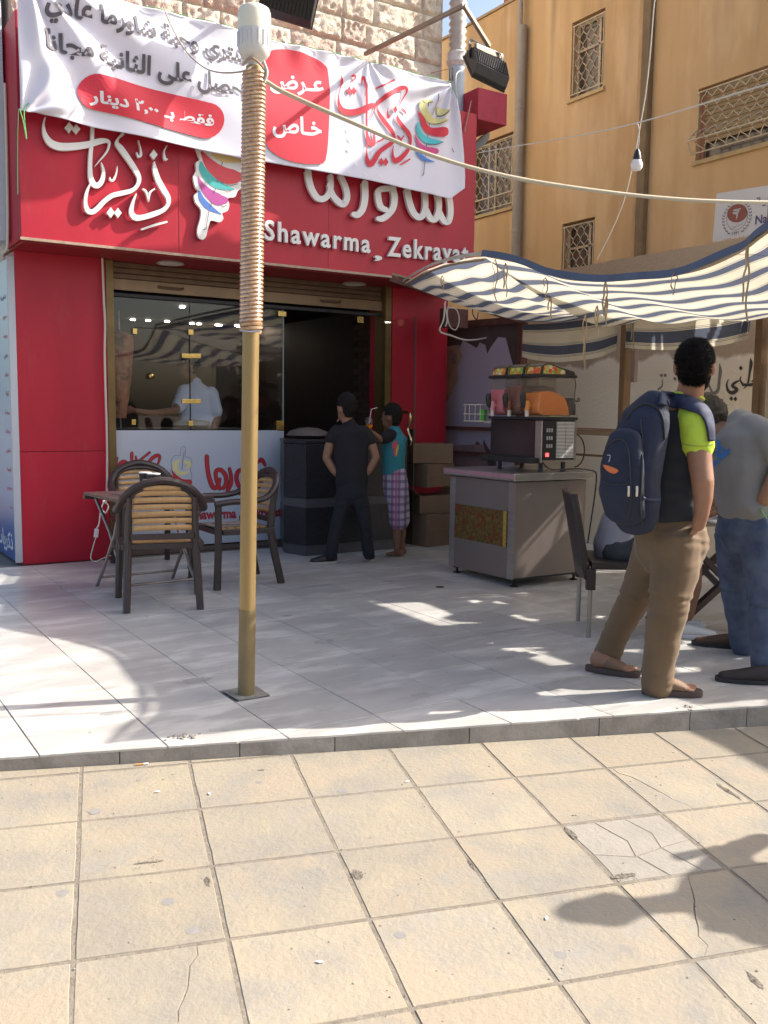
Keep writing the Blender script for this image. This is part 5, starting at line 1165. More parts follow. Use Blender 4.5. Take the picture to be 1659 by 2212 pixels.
N = m_bowl.node_tree.nodes; L = m_bowl.node_tree.links; df = N.new('ShaderNodeBsdfDiffuse'); df.inputs[0].default_value = (.75, .72, .68, 1); mm_ = N.new('ShaderNodeMixShader'); mm_.inputs[0].default_value = .07
L.new(N['Mix Shader'].outputs[0], mm_.inputs[1]); L.new(df.outputs[0], mm_.inputs[2]); L.new(mm_.outputs[0], [n for n in N if n.type == 'OUTPUT_MATERIAL'][0].inputs[0])
m_lid = mat('lid_black', (.025, .022, .022), .4)
m_fruit = bpy.data.materials.new('fruit_print'); m_fruit.use_nodes = True; N = m_fruit.node_tree.nodes; L = m_fruit.node_tree.links
vo = N.new('ShaderNodeTexVoronoi'); vo.inputs['Scale'].default_value = 38; tc = N.new('ShaderNodeTexCoord'); L.new(tc.outputs['Object'], vo.inputs[0]); cr = N.new('ShaderNodeValToRGB'); cr.color_ramp.interpolation = 'CONSTANT'
sc_ = N.new('ShaderNodeSeparateColor'); L.new(vo.outputs['Color'], sc_.inputs[0]); L.new(sc_.outputs[0], cr.inputs[0]); e = cr.color_ramp.elements
e[0].color = (.55, .20, .03, 1); e[1].position = .3; e[1].color = (.16, .38, .05, 1); q = e.new(.55); q.color = (.55, .45, .12, 1); q = e.new(.7); q.color = (.60, .06, .03, 1); q = e.new(.85); q.color = (.60, .58, .45, 1)
L.new(cr.outputs[0], N['Principled BSDF'].inputs['Base Color'])
liq = [mat('orange_slush', (.85, .24, .005), .35, nz=(9, .1)), mat('cola_slush', (.15, .04, .018), .4, nz=(20, .5), c2=(.26, .08, .03)), mat('pink_slush', (.80, .20, .26), .4, nz=(12, .08))]
for k, yc in enumerate((5.668, 5.884, 6.100)):
    y0, y1 = yc-.098, yc+.098
    prof = [(4.965, 1.655), (4.965, 1.47), (4.95, 1.42), (4.965, 1.375), (5.0, 1.352), (5.31, 1.352), (5.345, 1.40), (5.352, 1.50), (5.345, 1.655)]
    mb = MB(); mb.prism([(a, y0, b) for a, b in prof], (0, y1-y0, 0)); bw_o = mb.build('bowl', m_bowl, sm, bevel=.012)
    pl = [(4.972, 1.535), (4.972, 1.47), (4.957, 1.42), (4.972, 1.38), (5.003, 1.358), (5.30, 1.358), (5.285, 1.42), (5.25, 1.49), (5.18, 1.53), (5.08, 1.55)]
    if k == 1: pl = [(4.972, 1.59), (4.972, 1.47), (4.957, 1.42), (4.972, 1.38), (5.003, 1.358), (5.33, 1.358), (5.335, 1.45), (5.33, 1.585), (5.2, 1.60), (5.1, 1.59)]
    if k == 2: pl = [(4.972, 1.565), (4.972, 1.47), (4.957, 1.42), (4.972, 1.38), (5.003, 1.358), (5.32, 1.358), (5.31, 1.45), (5.25, 1.53), (5.1, 1.57)]
    mb = MB(); mb.prism([(a, y0+.008, b) for a, b in pl], (0, y1-y0-.016, 0)); mb.build('slush', liq[k], bw_o, smooth=True, bevel=.012)
    mb = MB(); mb.box(4.955, 5.36, y0-.003, y1+.003, 1.657, 1.678); ld = mb.build('lid', m_lid, sm, bevel=.004)
    mb = MB(); mb.prism([(4.985, y0+.008, 1.679), (5.0, y0+.008, 1.745), (5.03, y0+.008, 1.765), (5.08, y0+.008, 1.765), (5.20, y0+.008, 1.735), (5.33, y0+.008, 1.710), (5.355, y0+.008, 1.679)], (0, y1-y0-.016, 0)); mb.build('lid_top', m_lid, ld, bevel=.006)
    mb = MB(); mb.prism([(5.0, y0+.005, 1.682), (5.010, y0+.005, 1.738), (5.035, y0+.005, 1.754), (5.08, y0+.005, 1.752), (5.17, y0+.005, 1.728), (5.23, y0+.005, 1.712), (5.235, y0+.005, 1.682)], (0, .0025, 0)); mb.build('fruit_print', m_fruit, ld)
    mb = MB(); mb.prism([(4.983, y0+.02, 1.684), (4.996, y0+.022, 1.738), (4.996, y1-.022, 1.738), (4.983, y1-.02, 1.684)], (-.002, 0, 0)); mb.build('fruit_print', m_fruit, ld)
    fa = MB(); fa.tube([(4.90, yc+.02, 1.53), (4.895, yc+.02, 1.50), (4.905, yc+.02, 1.44), (4.93, yc+.01, 1.40)], [.018, .025, .024, .014], 10); fo = fa.build('tap_handle', m_black, sm, smooth=True)
    mb = MB(); mb.tube([(4.955, yc, 1.44), (4.93, yc, 1.42)], .016, 10); mb.tube([(4.925, yc, 1.47), (4.925, yc, 1.395)], .02, 12); mb.build('tap_body', mat('tap_body%d' % k, [(.65, .25, .05), (.2, .06, .03), (.65, .25, .28)][k], .3), fo, smooth=True)
    mb = MB(); mb.tube([(4.925, yc, 1.395), (4.925, yc, 1.345)], .0155, 12); mb.build('nozzle', mat('nozzle_white', (.62, .55, .50), .4), fo, smooth=True)
strand('power_lead', [(5.36, 5.6, 1.66), (5.375, 5.6, 1.60), (5.365, 5.6, 1.50), (5.39, 5.6, 1.47), (5.41, 5.6, 1.50), (5.42, 5.6, 1.475), (5.38, 5.6, 1.475)], .004, m_black, sm)
strand('power_lead', [(5.02, 5.58, .99), (5.08, 5.56, .935), (5.2, 5.55, .925), (5.35, 5.54, .93), (5.50, 5.53, .915), (5.56, 5.52, .88), (5.57, 5.54, .7), (5.57, 5.6, .3)], .006, m_black, sm)
mb = MB(); mb.prism([(5.355, 5.60, 1.36), (5.385, 5.60, 1.36), (5.385, 5.60, 1.44), (5.365, 5.60, 1.49), (5.35, 5.60, 1.5)], (0, .58, 0)); mb.build('back_panel', m_blackm, sm, bevel=.01)
# wire rack with green cup
rk = thing('cup_rack', 'white wire rack holding a green cup left of the slush machine', 'rack', (5.0, 6.4, 1.25))
for z in (1.44, 1.36, 1.30):
    mb = MB(); mb.tube([(4.93, 6.24, z), (4.93, 6.50, z), (5.05, 6.50, z), (5.05, 6.24, z)], .0035, 5, closed=True); mb.build('wire', m_wire, rk)
for y in (6.27, 6.34, 6.42, 6.48): mb = MB(); mb.tube([(4.93, y, 1.44), (4.93, y, 1.30), (5.05, y, 1.30)], .0025, 5); mb.build('wire', m_wire, rk)
gc = MB(); gc.lathe([(.028, 1.305), (.036, 1.40)], (4.985, 6.30, 0), 16); tag(gc.build('green_cup', mat('cup_green', (.10, .40, .06), .5), None, smooth=True), 'green paper cup standing in the white wire rack', 'cup')
mb = MB(); mb.bar((5.0, 6.30, 1.285), (5.0, 7.4, 1.285), .09, .02); mb.bar((5.05, 6.3, 1.27), (5.05, 6.2, 1.27), .02, .02)
mb = MB(); mb.bar((5.04, 6.19, 1.30), (5.0, 6.3, 1.29), .01, .01); mb.build('rack_arm', m_wire, rk)
# ------------------------------------------------------------------ black counter in the doorway
ct = thing('black_counter', 'black stone serving counter across the shop door with pale strip and plinth', 'counter', (4.6, 8.1, 0))
m_gran = mat('black_granite', (.028, .028, .034), .32, nz=(40, .4), spec=.4)
c0, c1, c2, c3 = Vector((3.98, 8.08, 0)), Vector((4.06, 7.78, 0)), Vector((5.22, 7.80, 0)), Vector((5.22, 8.48, 0)); c4 = Vector((4.14, 8.48, 0))
def slab(z0, z1, inset=0):
    ps = [c0, c1, c2, c3, c4]; c_ = sum(ps, Vector())/5; q = [c_+(p-c_)*(1-inset) for p in ps]; b_ = MB(); b_.prism([p+ZZ*z0 for p in q], (0, 0, z1-z0)); return b_
slab(.10, .46).build('front_panel', m_gran, ct, bevel=.004); slab(.545, 1.06).build('front_panel', m_gran, ct, bevel=.004)
m_gst = mat('grey_strip', (.075, .075, .085), .4); slab(.461, .544, .01).build('grey_strip', m_gst, ct); slab(.0, .099, .02).build('plinth', m_gst, ct)
slab(1.063, 1.10, -.01).build('counter_top', m_gran, ct, bevel=.006)
br = MB(); br.lathe([(.02, 1.102), (.16, 1.105), (.22, 1.13), (.19, 1.17), (.10, 1.20), (.01, 1.21)], (4.36, 8.30, 0), 20)
o = br.build('flatbread_pile', mat('flatbread', (.17, .14, .115), .8, nz=(8, .25)), None, smooth=True); tag(o, 'pile of pale flatbread on the left end of the black counter', 'bread')
o = MB().lathe([(.02, 1.18), (.15, 1.185), (.2, 1.21), (.17, 1.25), (.02, 1.27)], (3.55, 9.35, 0), 20).build('flatbread_pile', mat('flatbread2', (.62, .60, .50), .8, nz=(8, .25), emit=((.6, .56, .45), .0)), None, smooth=True); tag(o, 'white flatbread on the worktop beside the cook behind the window', 'bread')
wk = thing('work_bench', 'dark work bench inside the shop behind the white panel', 'bench', (3.2, 9.2, 0)); MB().box(2.3, 4.1, 9.05, 9.7, 0, 1.17).build('cabinet', m_dark, wk); MB().box(2.3, 4.1, 9.0, 9.72, 1.172, 1.18).build('bench_top', m_blackm, wk)
# ------------------------------------------------------------------ meat spit
sp = thing('meat_spit', 'tall cone of shawarma meat on a vertical skewer inside the window', 'meat spit', (2.69, 9.0, 1.2))
m_meat = mat('roast_meat', (.30, .10, .055), .55, nz=(14, 0), c2=(.42, .19, .10), c3=(.09, .03, .02), bump=(16, 1.0), spec=.5)
mb = MB(); mb.grid(lambda u, v: (lambda z, a: Vector((2.69, 9.0, z))+Vector((math.cos(a), math.sin(a), 0))*((.055+.075*min(1, (z-1.28)/.6))*(1 if z < 2.05 else max(.02, 1-((z-2.05)/.07)**2))*(1+.13*noise.noise(Vector((math.cos(a)*3, math.sin(a)*3, z*14))))))(1.28+.84*v, 2*math.pi*u), 36, 60)
mb.build('meat_cone', m_meat, sp, smooth=True, autos=3); MB().tube([(2.69, 9, 1.18), (2.69, 9, 2.3)], .008).build('skewer', m_steel2, sp)
# pale chest standing in for white furniture reflected in the window glass
wc = thing('white_chest', 'pale chest freezer standing in for white furniture reflected in the window', 'block', (4.1, 11.2, 0))
MB().box(3.7, 4.7, 11.0, 11.6, 0, .9).build('body', mat('chest_pale', (.35, .34, .33), .5), wc, bevel=.01); MB().box(3.68, 4.72, 10.98, 11.62, .905, .96).build('lid', mat('chest_lid', (.45, .43, .4), .5), wc, bevel=.01)
# ------------------------------------------------------------------ cardboard boxes
m_card = mat('cardboard', (.19, .125, .08), .8, nz=(5, .12), rnd=.06); m_tape = mat('brown_tape', (.18, .11, .06), .35)
def cbox(label, cx, cy, z, w_, d_, h_, rz, openf=False):
    t = thing('cardboard_box', label, 'box', (cx, cy, z), rz, 'cardboard boxes stacked by the shop door')
    MB().box(-w_/2, w_/2, -d_/2, d_/2, 0, h_).build('carton', m_card, t, bevel=.004, local=True)
    MB().box(-w_/2+.01, w_/2-.01, -d_/2-.0015, -d_/2-.0005, h_*.52, h_*.54).build('print_line', m_tape, t, local=True)
    MB().box(-.025, .025, -d_/2-.002, d_/2+.002, h_+.0005, h_+.0015).build('tape', m_tape, t, local=True)
    if openf:
        for s_ in (-1, 1):
            b_ = MB(); b_.prism([(s_*w_/2, -d_/2, h_), (s_*w_/2, d_/2, h_), (s_*(w_/2+.10), d_/2, h_+.08), (s_*(w_/2+.10), -d_/2, h_+.08)], (0, 0, .004)); b_.build('flap', m_card, t, local=True)
cbox('cardboard box at the bottom of the stack by the door', 5.62, 7.95, 0, .42, .36, .33, .12)
cbox('flattened open cardboard box second from the floor in the stack', 5.62, 7.98, .335, .40, .34, .18, -.1, True)
cbox('cardboard box second from the top of the stack by the door', 5.63, 8.0, .605, .40, .34, .24, .2)
cbox('topmost cardboard box leaning at the brass door handle', 5.62, 8.02, .85, .44, .34, .20, -.25)
cbox('small white carton beside the cart in the corner', 5.78, 7.3, 0, .22, .22, .58, .1)
# ------------------------------------------------------------------ chairs with wooden slats
m_rat = mat('chair_brown', (.052, .034, .030), .42, nz=(20, .2)); m_slat = mat('chair_slat', (.55, .32, .13), .5, nz=(6, .15), stretch=(6, 1, 1))
def make_chair():
    t = thing('garden_chair', 'x', 'chair', (0, 0, 0), 0, 'slatted garden chairs round the small table')
    for s_ in (-1, 1):
        MB().tube([(s_*.285, .255, 0), (s_*.275, .24, .3), (s_*.27, .235, .655)], [.032, .030, .028], 8, flat=.8).build('leg', m_rat, t, smooth=True, local=True)
        MB().tube([(s_*.245, -.30, 0), (s_*.235, -.245, .25), (s_*.225, -.215, .45), (s_*.222, -.235, .62), (s_*.215, -.27, .78)], [.032, .034, .034, .030, .025], 8, flat=.8).build('leg', m_rat, t, smooth=True, local=True)
    hp = [(-.272, .262, .655), (-.285, .12, .672), (-.295, -.04, .672), (-.285, -.16, .70), (-.245, -.245, .775), (-.16, -.29, .85), (0, -.31, .892)]
    hp = hp+[(-a, b, c) for a, b, c in hp[-2::-1]]
    MB().tube([tuple(q) for q in crom(hp, 4)], .030, 8, flat=.8).build('hoop', m_rat, t, smooth=True, local=True)
    ih = [(-.215, -.262, .76), (-.15, -.285, .825), (0, -.297, .85), (.15, -.285, .825), (.215, -.262, .76)]
    MB().tube([tuple(q) for q in crom(ih, 4)], .016, 6).build('inner_hoop', m_rat, t, smooth=True, local=True)
    fr_m = MB(); fr_m.box(-.27, .27, -.235, -.195, .415, .455); fr_m.build('seat_rail', m_rat, t, bevel=.006, local=True)
    MB().box(-.27, .27, .205, .245, .415, .455).build('seat_rail', m_rat, t, bevel=.006, local=True)
    for s_ in (-1, 1): MB().box(s_*.265-.022, s_*.265+.022, -.194, .204, .415, .455).build('seat_rail', m_rat, t, bevel=.006, local=True)
    for k in range(6):
        y = -.17+k*.068; MB().box(-.20, .20, y-.027, y+.027, .448, .462).build('seat_slat', m_slat, t, bevel=.003, local=True)
    MB().box(-.21, .21, -.262, -.235, .485, .525).build('back_rail', m_rat, t, bevel=.005, local=True)
    for k in range(6):
        z0 = .548+k*.0475; z1 = z0+.035; wv = .195 if k < 5 else .185
        def fn(u, v, z0=z0, z1=z1, wv=wv, k=k):
            x = (2*u-1)*wv; z = z0+(z1-z0)*v+.006*(1-(2*u-1)**2); y = -.245-.028*(1-(2*u-1)**2)-(z-.5)*.10
            return Vector((x, y, z))
        b_ = MB(); b_.grid(fn, 10, 1); o = b_.build('back_slat', m_slat, t, smooth=True, local=True); q = o.modifiers.new('t', 'SOLIDIFY'); q.thickness = .012; q.offset = 0
    b_ = MB()
    def fn(u, v):
        x = (2*u-1)*.17; zz = .828+v*(.024+.012)*max(0, 1-(2*u-1)**2)*.9; return Vector((x, -.25-.028*(1-(2*u-1)**2)-(zz-.5)*.10, zz))
    b_.grid(fn, 10, 1); o = b_.build('back_slat', m_slat, t, smooth=True, local=True); q = o.modifiers.new('t', 'SOLIDIFY'); q.thickness = .012; q.offset = 0
    return t
ch0 = make_chair()
def put(o, x, y, fx, fy, lab):
    o.matrix_basis = Matrix.Translation((x, y, 0)) @ Matrix.Rotation(math.atan2(-fx, fy), 4, 'Z'); o['label'] = lab
put(ch0, 2.165, 6.36, .26, .966, 'slatted brown garden chair nearest the camera with its back to it')
c_ = copy_tree(ch0); put(c_, 2.95, 6.88, -1, .02, 'slatted brown garden chair partly hidden by the gold lamp post, facing left')
c_ = copy_tree(ch0); put(c_, 2.60, 7.92, -.05, -1, 'slatted brown garden chair behind the table, against the white panel')
# newspaper on the chair behind the pole
npb = MB(); npb.box(2.72, 3.02, 6.72, 7.0, .464, .474); npb.box(2.78, 3.0, 6.76, 6.95, .475, .482, Matrix.Translation((0, 0, 0)))
o = npb.build('folded_newspaper', mat('newsprint', (.36, .30, .27), .8, nz=(14, .5)), None, bevel=.002); tag(o, 'folded newspaper lying on the seat of the chair behind the pole', 'newspaper')
# small square table
tn = P(255, 1080, 2, .728); th_ = R(36); tcn = tn+RH*(.37*(math.cos(th_)-math.sin(th_)))+FH*(.37*(math.cos(th_)+math.sin(th_)))
tb_ = thing('folding_table', 'small square dark brown table with two cups among the slatted chairs', 'table', (tcn.x, tcn.y, 0), R(-32.4)+th_)
m_tt = mat('dark_table_top', (.070, .042, .040), .35, nz=(12, .4), spec=.6)
for k in range(6): 
    x0 = -.37+k*.1235; MB().box(x0, x0+.121, -.37, .37, .705, .728).build('top_plank', m_tt, tb_, bevel=.003, local=True)
for s_ in (-1, 1):
    MB().box(-.375, .375, s_*.352-.02, s_*.352+.02, .675, .703).build('top_rail', m_tt, tb_, bevel=.003, local=True)
    MB().tube([(s_*.33, -.30, .68), (s_*.30, -.10, .45), (s_*.30, .15, .16), (s_*.31, .29, 0)], .013, 8).build('leg', m_steel, tb_, smooth=True, local=True)
    MB().tube([(s_*.30, .30, .68), (s_*.27, .10, .45), (s_*.27, -.15, .16), (s_*.28, -.29, 0)], .013, 8).build('leg', m_steel, tb_, smooth=True, local=True)
for y in (.22, -.22): MB().tube([(-.29, y, .08), (.29, y, .08)], .010, 8).build('stretcher', m_steel, tb_, smooth=True, local=True)
m_cup = mat('cup_black', (.022, .020, .022), .5); m_rim = mat('cup_rim', (.65, .62, .6), .5)
for k, (cp_, lb) in enumerate(((PD(314, 1062, 7.0), 'black paper cup with white lettering standing further back on the table'), (PD(333, 1068, 6.88), 'black paper cup with white lettering standing nearer on the table'))):
    t = thing('paper_cup', lb, 'cup', (cp_.x, cp_.y, .729), 0, 'black paper cups on the small table'); t.scale = (1.1, 1.1, 1.42)
    MB().lathe([(.028, 0), (.041, .112)], (0, 0, 0), 22).build('cup_body', m_cup, t, smooth=True, local=True)
    MB().lathe([(.0405, .111), (.043, .113), (.043, .118), (.036, .119)], (0, 0, 0), 22).build('rim', m_rim, t, smooth=True, local=True)
    for j, s_ in enumerate(('FREE', 'NOW')):
        v, f, W = text2d(s_, .03); b_ = MB(); b_.keep = True; b_.add([(lambda a, z: (math.cos(a)*(.0295+.0118*z/.1+.0012), math.sin(a)*(.0295+.0118*z/.1+.0012), z))(-1.85+(p.x-W/2)*.42, .07-j*.03+p.y*.018) for p in v], f); b_.build('lettering', m_rim, t, local=True)
mb = MB(); mb.lathe([(.004, 0), (.022, .004), (.018, .010), (.004, .012)], (2.12, 6.88, .729), 7); tag(mb.build('yellow_wrapper', mat('wrapper_yellow', (.65, .62, .08), .4), None), 'tiny crumpled yellow wrapper on the left edge of the table', 'wrapper')
# extension lead at the red column
ex = thing('extension_lead', 'white extension lead hanging beside the left red column down to a plug', 'cable', (2.4, 8.4, 0))
gg = lambda x, y: P(x, y, 1, 8.46)
strand('cord', [gg(221, 557), gg(224, 640), gg(227, 700), gg(226, 760), gg(228, 850), gg(231, 950), gg(231, 1050), gg(229, 1085)], .010, mat('lead_white', (.55, .50, .47), .5), ex)
gh = lambda x, y: P(x, y, 1, 7.8)
strand('cord', [gh(226, 1080), gh(218, 1100), gh(214, 1130), gh(209, 1142)], .006, m_wire, ex)
strand('cord', [gh(222, 1082), gh(234, 1092), gh(228, 1108), gh(220, 1100)], .006, m_wire, ex)
a = gh(209, 1142); b = gh(207, 1161); MB().bar(a, b, .03, .03).build('plug', mat('plug_white', (.6, .58, .56), .4), ex, bevel=.004)
strand('cord', [gh(207, 1161), gh(200, 1185), gh(196, 1205), gh(205, 1213), gh(225, 1205), gh(240, 1200)], .004, m_wire, ex)
# ------------------------------------------------------------------ dark woven chair and table on the right
m_wov = mat('woven_dark', (.040, .026, .022), .5, nz=(60, .5)); m_alu = mat('chair_alu', (.34, .30, .27), .35, .7)
wc2 = thing('woven_chair', 'dark woven chair with grey metal legs behind the man with the backpack', 'chair', (4.40, 4.13, 0), math.atan2(-.81, -.59))
def w_leg(x, y): 
    MB().tube([(x, y, 0), (x, y, .30)], .014, 10).build('leg', m_alu, wc2, smooth=True, local=True); MB().box(x-.028, x+.028, y-.028, y+.028, .30, .43).build('leg_sleeve', m_wov, wc2, bevel=.005, local=True)
for x in (-.23, .23):
    for y in (-.22, .24): w_leg(x, y)
MB().box(-.26, .26, -.22, .27, .43, .475).build('seat', m_wov, wc2, bevel=.01, local=True)
b_ = MB(); b_.grid(lambda u, v: Vector(((2*u-1)*(.25-.0*v), -.25-.10*v-.02*math.cos((2*u-1)*1.5), .36+.52*v)), 8, 6); o = b_.build('backrest', m_wov, wc2, smooth=True, local=True); q = o.modifiers.new('t', 'SOLIDIFY'); q.thickness = .035
ft = thing('draughts_table', 'folding table on crossed dark wooden legs with white papers on top', 'table', (4.98, 3.86, 0), R(-32.4))
m_dw = mat('dark_wood_leg', (.075, .045, .033), .6, nz=(8, .3)); m_lt = mat('pale_table_top', (.30, .24, .17), .5, nz=(5, .2))
MB().box(-.42, .42, -.32, .32, .70, .725).build('table_top', m_lt, ft, bevel=.004, local=True)
for y in (-.20, .22):
    MB().bar((-.36, y, .0), (.36, y, .70), .035, .06, Vector((0, 1, 0))).build('leg', m_dw, ft, local=True); MB().bar((.36, y+.04, .0), (-.36, y+.04, .70), .035, .06, Vector((0, 1, 0))).build('leg', m_dw, ft, local=True)
MB().bar((-.2, .0, .17), (-.2, .24, .17), .03, .03).build('stretcher', m_dw, ft, local=True)
pw = mat('paper_white', (.70, .68, .66), .6)
for k in range(3):
    mb = MB(); M = Matrix.Translation((4.86+.07*k, 3.78+.06*k, .727+.014*k)) @ Matrix.Rotation(.4*k-.3, 4, 'Z'); mb.box(-.16, .16, -.22, .22, 0, .012, M)
    tag(mb.build('paper_stack', pw, None, bevel=.002), ['lowest white paper stack on the folding table between the two men', 'middle white paper stack on the folding table between the two men', 'topmost white paper stack on the folding table between the two men'][k], 'papers')
# small litter
def butt(label, px, py, ang, plane, m1, L_=.03):
    c = plane(px, py)+ZZ*.005; d = Vector((math.cos(ang), math.sin(ang), 0)); t = thing('cigarette_butt', label, 'cigarette butt', tuple(c), 0, 'cigarette butts on the ground')
    MB().tube([c-d*L_*.5, c+d*L_*.1], .004, 8).build('filter', m1, t, smooth=True); MB().tube([c+d*L_*.1, c+d*L_*.5], .004, 8).build('paper', pw, t, smooth=True)
pp = lambda x, y: PN(x, y, PAV0, PV2.cross(PV1))
butt('orange tipped cigarette butt lying against the terrace step', 307, 1653, -.25, pp, mat('butt_orange', (.55, .27, .10), .7), .05)
butt('white cigarette butt on the step edge at the right', 1576, 1558, -.3, pp, pw, .05)
m_st = mat('stain_grey', (.235, .22, .205), .8, nz=(30, .2))
for k, (px, py, r_) in enumerate(((362, 1948, .020), (416, 2011, .019), (740, 1709, .019), (204, 1753, .022), (864, 2020, .018), (1212, 2064, .018), (134, 1930, .02), (300, 1685, .010), (560, 1690, .012))):
    c = pp(px, py)+ZZ*.0012; mb = MB(); mb.keep = True; n_ = 14; ps = [c+Vector((math.cos(a), math.sin(a), 0))*r_*(1+.25*noise.noise(Vector((math.cos(a)*2, math.sin(a)*2, k)))) for a in [2*math.pi*i/n_ for i in range(n_)]]
    nn = PV2.cross(PV1); ps = [Vector((q.x, q.y, c.z-((q.x-c.x)*nn.x+(q.y-c.y)*nn.y)/nn.z)) for q in ps]
    mb.add(ps, [tuple(range(n_))]); mb.build('gum_stain', m_st, pave)

m_chip = mat('exposed_mortar', (.245, .21, .165), .95, nz=(20, .4), bump=(60, 1.0))
def chip(px, py, L_, W_, ang, seed):
    c = pp(px, py)+ZZ*.0016; n_ = 26; nn = PV2.cross(PV1); ps = []; d = Vector((math.cos(ang), math.sin(ang), 0)); sd = Vector((-d.y, d.x, 0))
    for i in range(n_):
        a = 2*math.pi*i/n_; r_ = 1+.55*noise.noise(Vector((math.cos(a)*2.1, math.sin(a)*2.1, seed)))+.3*noise.noise(Vector((math.cos(a)*6, math.sin(a)*6, seed)))
        q = c+d*(L_*math.cos(a)*r_)+sd*(W_*math.sin(a)*r_); ps.append(Vector((q.x, q.y, c.z-((q.x-c.x)*nn.x+(q.y-c.y)*nn.y)/nn.z)))
    mb = MB(); mb.keep = True; mb.add(ps, [tuple(range(n_))]); mb.build('worn_chip', m_chip, pave)
    rubble('worn_chip_grit', c, 12, L_*.5, .0032, m_chip, pave)['kind'] = 'stuff'
a1, a2 = math.atan2(PAVD2.y, PAVD2.x), math.atan2(PAVD1.y, PAVD1.x)
for k, (px, py, L_, W_, an) in enumerate(((770, 1890, .030, .016, a2), (320, 1863, .05, .006, a1), (448, 1905, .008, .026, a1), (1232, 1800, .014, .04, a1), (1345, 1893, .05, .010, a1), (1572, 1708, .012, .065, a1), (1018, 1868, .007, .03, a1),
      (1632, 2120, .010, .035, a1), (565, 1664, .012, .006, a1))): chip(px, py, L_, W_, an, k*3.3)

c = P(950, 1268, 2, .0015); tag(MB().lathe([(.035, 0), (.035, .002), (.004, .0025)], c, 18).build('floor_drain', m_blackm, None), 'small round dark drain cap set in the terrace tiles left of the cart', 'drain')

# dirt on the terrace: scuffs and spills that keep their place
m_scuff = mat('dried_spill', (.40, .385, .36), .5, nz=(9, .2))
for k, (px, py, r_, el) in enumerate(((700, 1385, .07, .5), (905, 1500, .05, .4), (420, 1470, .09, .5), (620, 1330, .04, .6), (1090, 1420, .06, .4), (240, 1540, .05, .5), (840, 1255, .05, .5), (470, 1580, .05, .3))):
    c = P(px, py, 2, .0022); mb = MB(); mb.keep = True; n_ = 30
    ps = [c+Vector((math.cos(a), el*math.sin(a), 0))*r_*(1+.5*noise.noise(Vector((math.cos(a)*2, math.sin(a)*2, k*3)))+.3*noise.noise(Vector((math.cos(a)*7, math.sin(a)*7, k)))) for a in [2*math.pi*i/n_ for i in range(n_)]]
    mb.add(ps, [tuple(range(n_))]); mb.build('dried_spill', m_scuff, terr)
rd = random.Random(4); mb = MB()
for _ in range(160):
    p = Vector((rd.uniform(.2, 5.5), rd.uniform(3.2, 7.6), .0015)); s_ = rd.uniform(.0015, .005)
    if (p-E0).dot(EN) > .05: mb.lathe([(s_, 0), (s_*.6, s_*.4)], p, 5)
for _ in range(260):
    q = pav(rd.uniform(-.6, 3.4), rd.uniform(1.4, 3.8), .0012); s_ = rd.uniform(.0015, .0045); mb.lathe([(s_, 0), (s_*.6, s_*.5)], q, 5)
o = mb.build('grit', m_conc, pave); o['kind'] = 'stuff'
for k, (px, py) in enumerate(((340, 1712), (452, 1716), (690, 2080), (1180, 1985), (1035, 2240), (880, 1690))):
    c = pp(px, py)+ZZ*.003; mb = MB(); a = k*1.3; d = Vector((math.cos(a), math.sin(a), 0)); mb.prism([c-d*.012, c+Vector((-d.y, d.x, 0))*.006, c+d*.012, c+Vector((d.y, -d.x, 0))*.005], (0, 0, .002)); mb.build('paper_scrap', pw, pave)
# ------------------------------------------------------------------ people
m_skin = mat('skin', (.31, .155, .092), .55, nz=(8, .12), sss=.08); m_skin2 = mat('skin_dark', (.22, .105, .06), .55, nz=(8, .12), sss=.05)
m_hair = mat('black_hair', (.016, .012, .010), .65, nz=(50, .5), bump=(80, 1.0), spec=.25)
def onsurf(o, x, y, off=.003):
    d = ray(x, y).normalized(); ok, loc, nr, _ = o.ray_cast(CAM, d)
    if not ok: return None
    return loc-d*off
def onmany(objs, x, y, off):
    best = None
    for o in objs:
        p = onsurf(o, x, y, off)
        if p is not None and (best is None or (p-CAM).length < (best-CAM).length): best = p
    return best
def head(c, face, s=1.0, tilt=ZZ):
    """lofts of a head: skull, jaw, nose, ears; face = horizontal direction it looks"""
    f = face.normalized(); up = tilt.normalized(); r_ = f.cross(up).normalized(); c = Vector(c)
    L_ = [(ellip(c+up*.015*s, .076*s, .095*s, .110*s, up), r_), (ellip(c+f*.032*s-up*.055*s, .056*s, .060*s, .062*s, up), r_),
          ([(c+f*.088*s+up*.02*s, .010*s, .010*s), (c+f*.108*s-up*.018*s, .016*s, .014*s)], r_), ([(c+f*.092*s-up*.052*s, .024*s, .008*s), (c+f*.094*s-up*.056*s, .024*s, .008*s)], r_)]
    for k in (-1, 1): L_.append((ellip(c+r_*k*.084*s-f*.005*s-up*.005*s, .012*s, .022*s, .034*s, (up+r_*k*.12)), r_))
    for k in (-1, 1): L_.append((ellip(c+r_*k*.03*s+f*.086*s+up*.033*s, .020*s, .010*s, .007*s, up), r_))
    return L_, r_
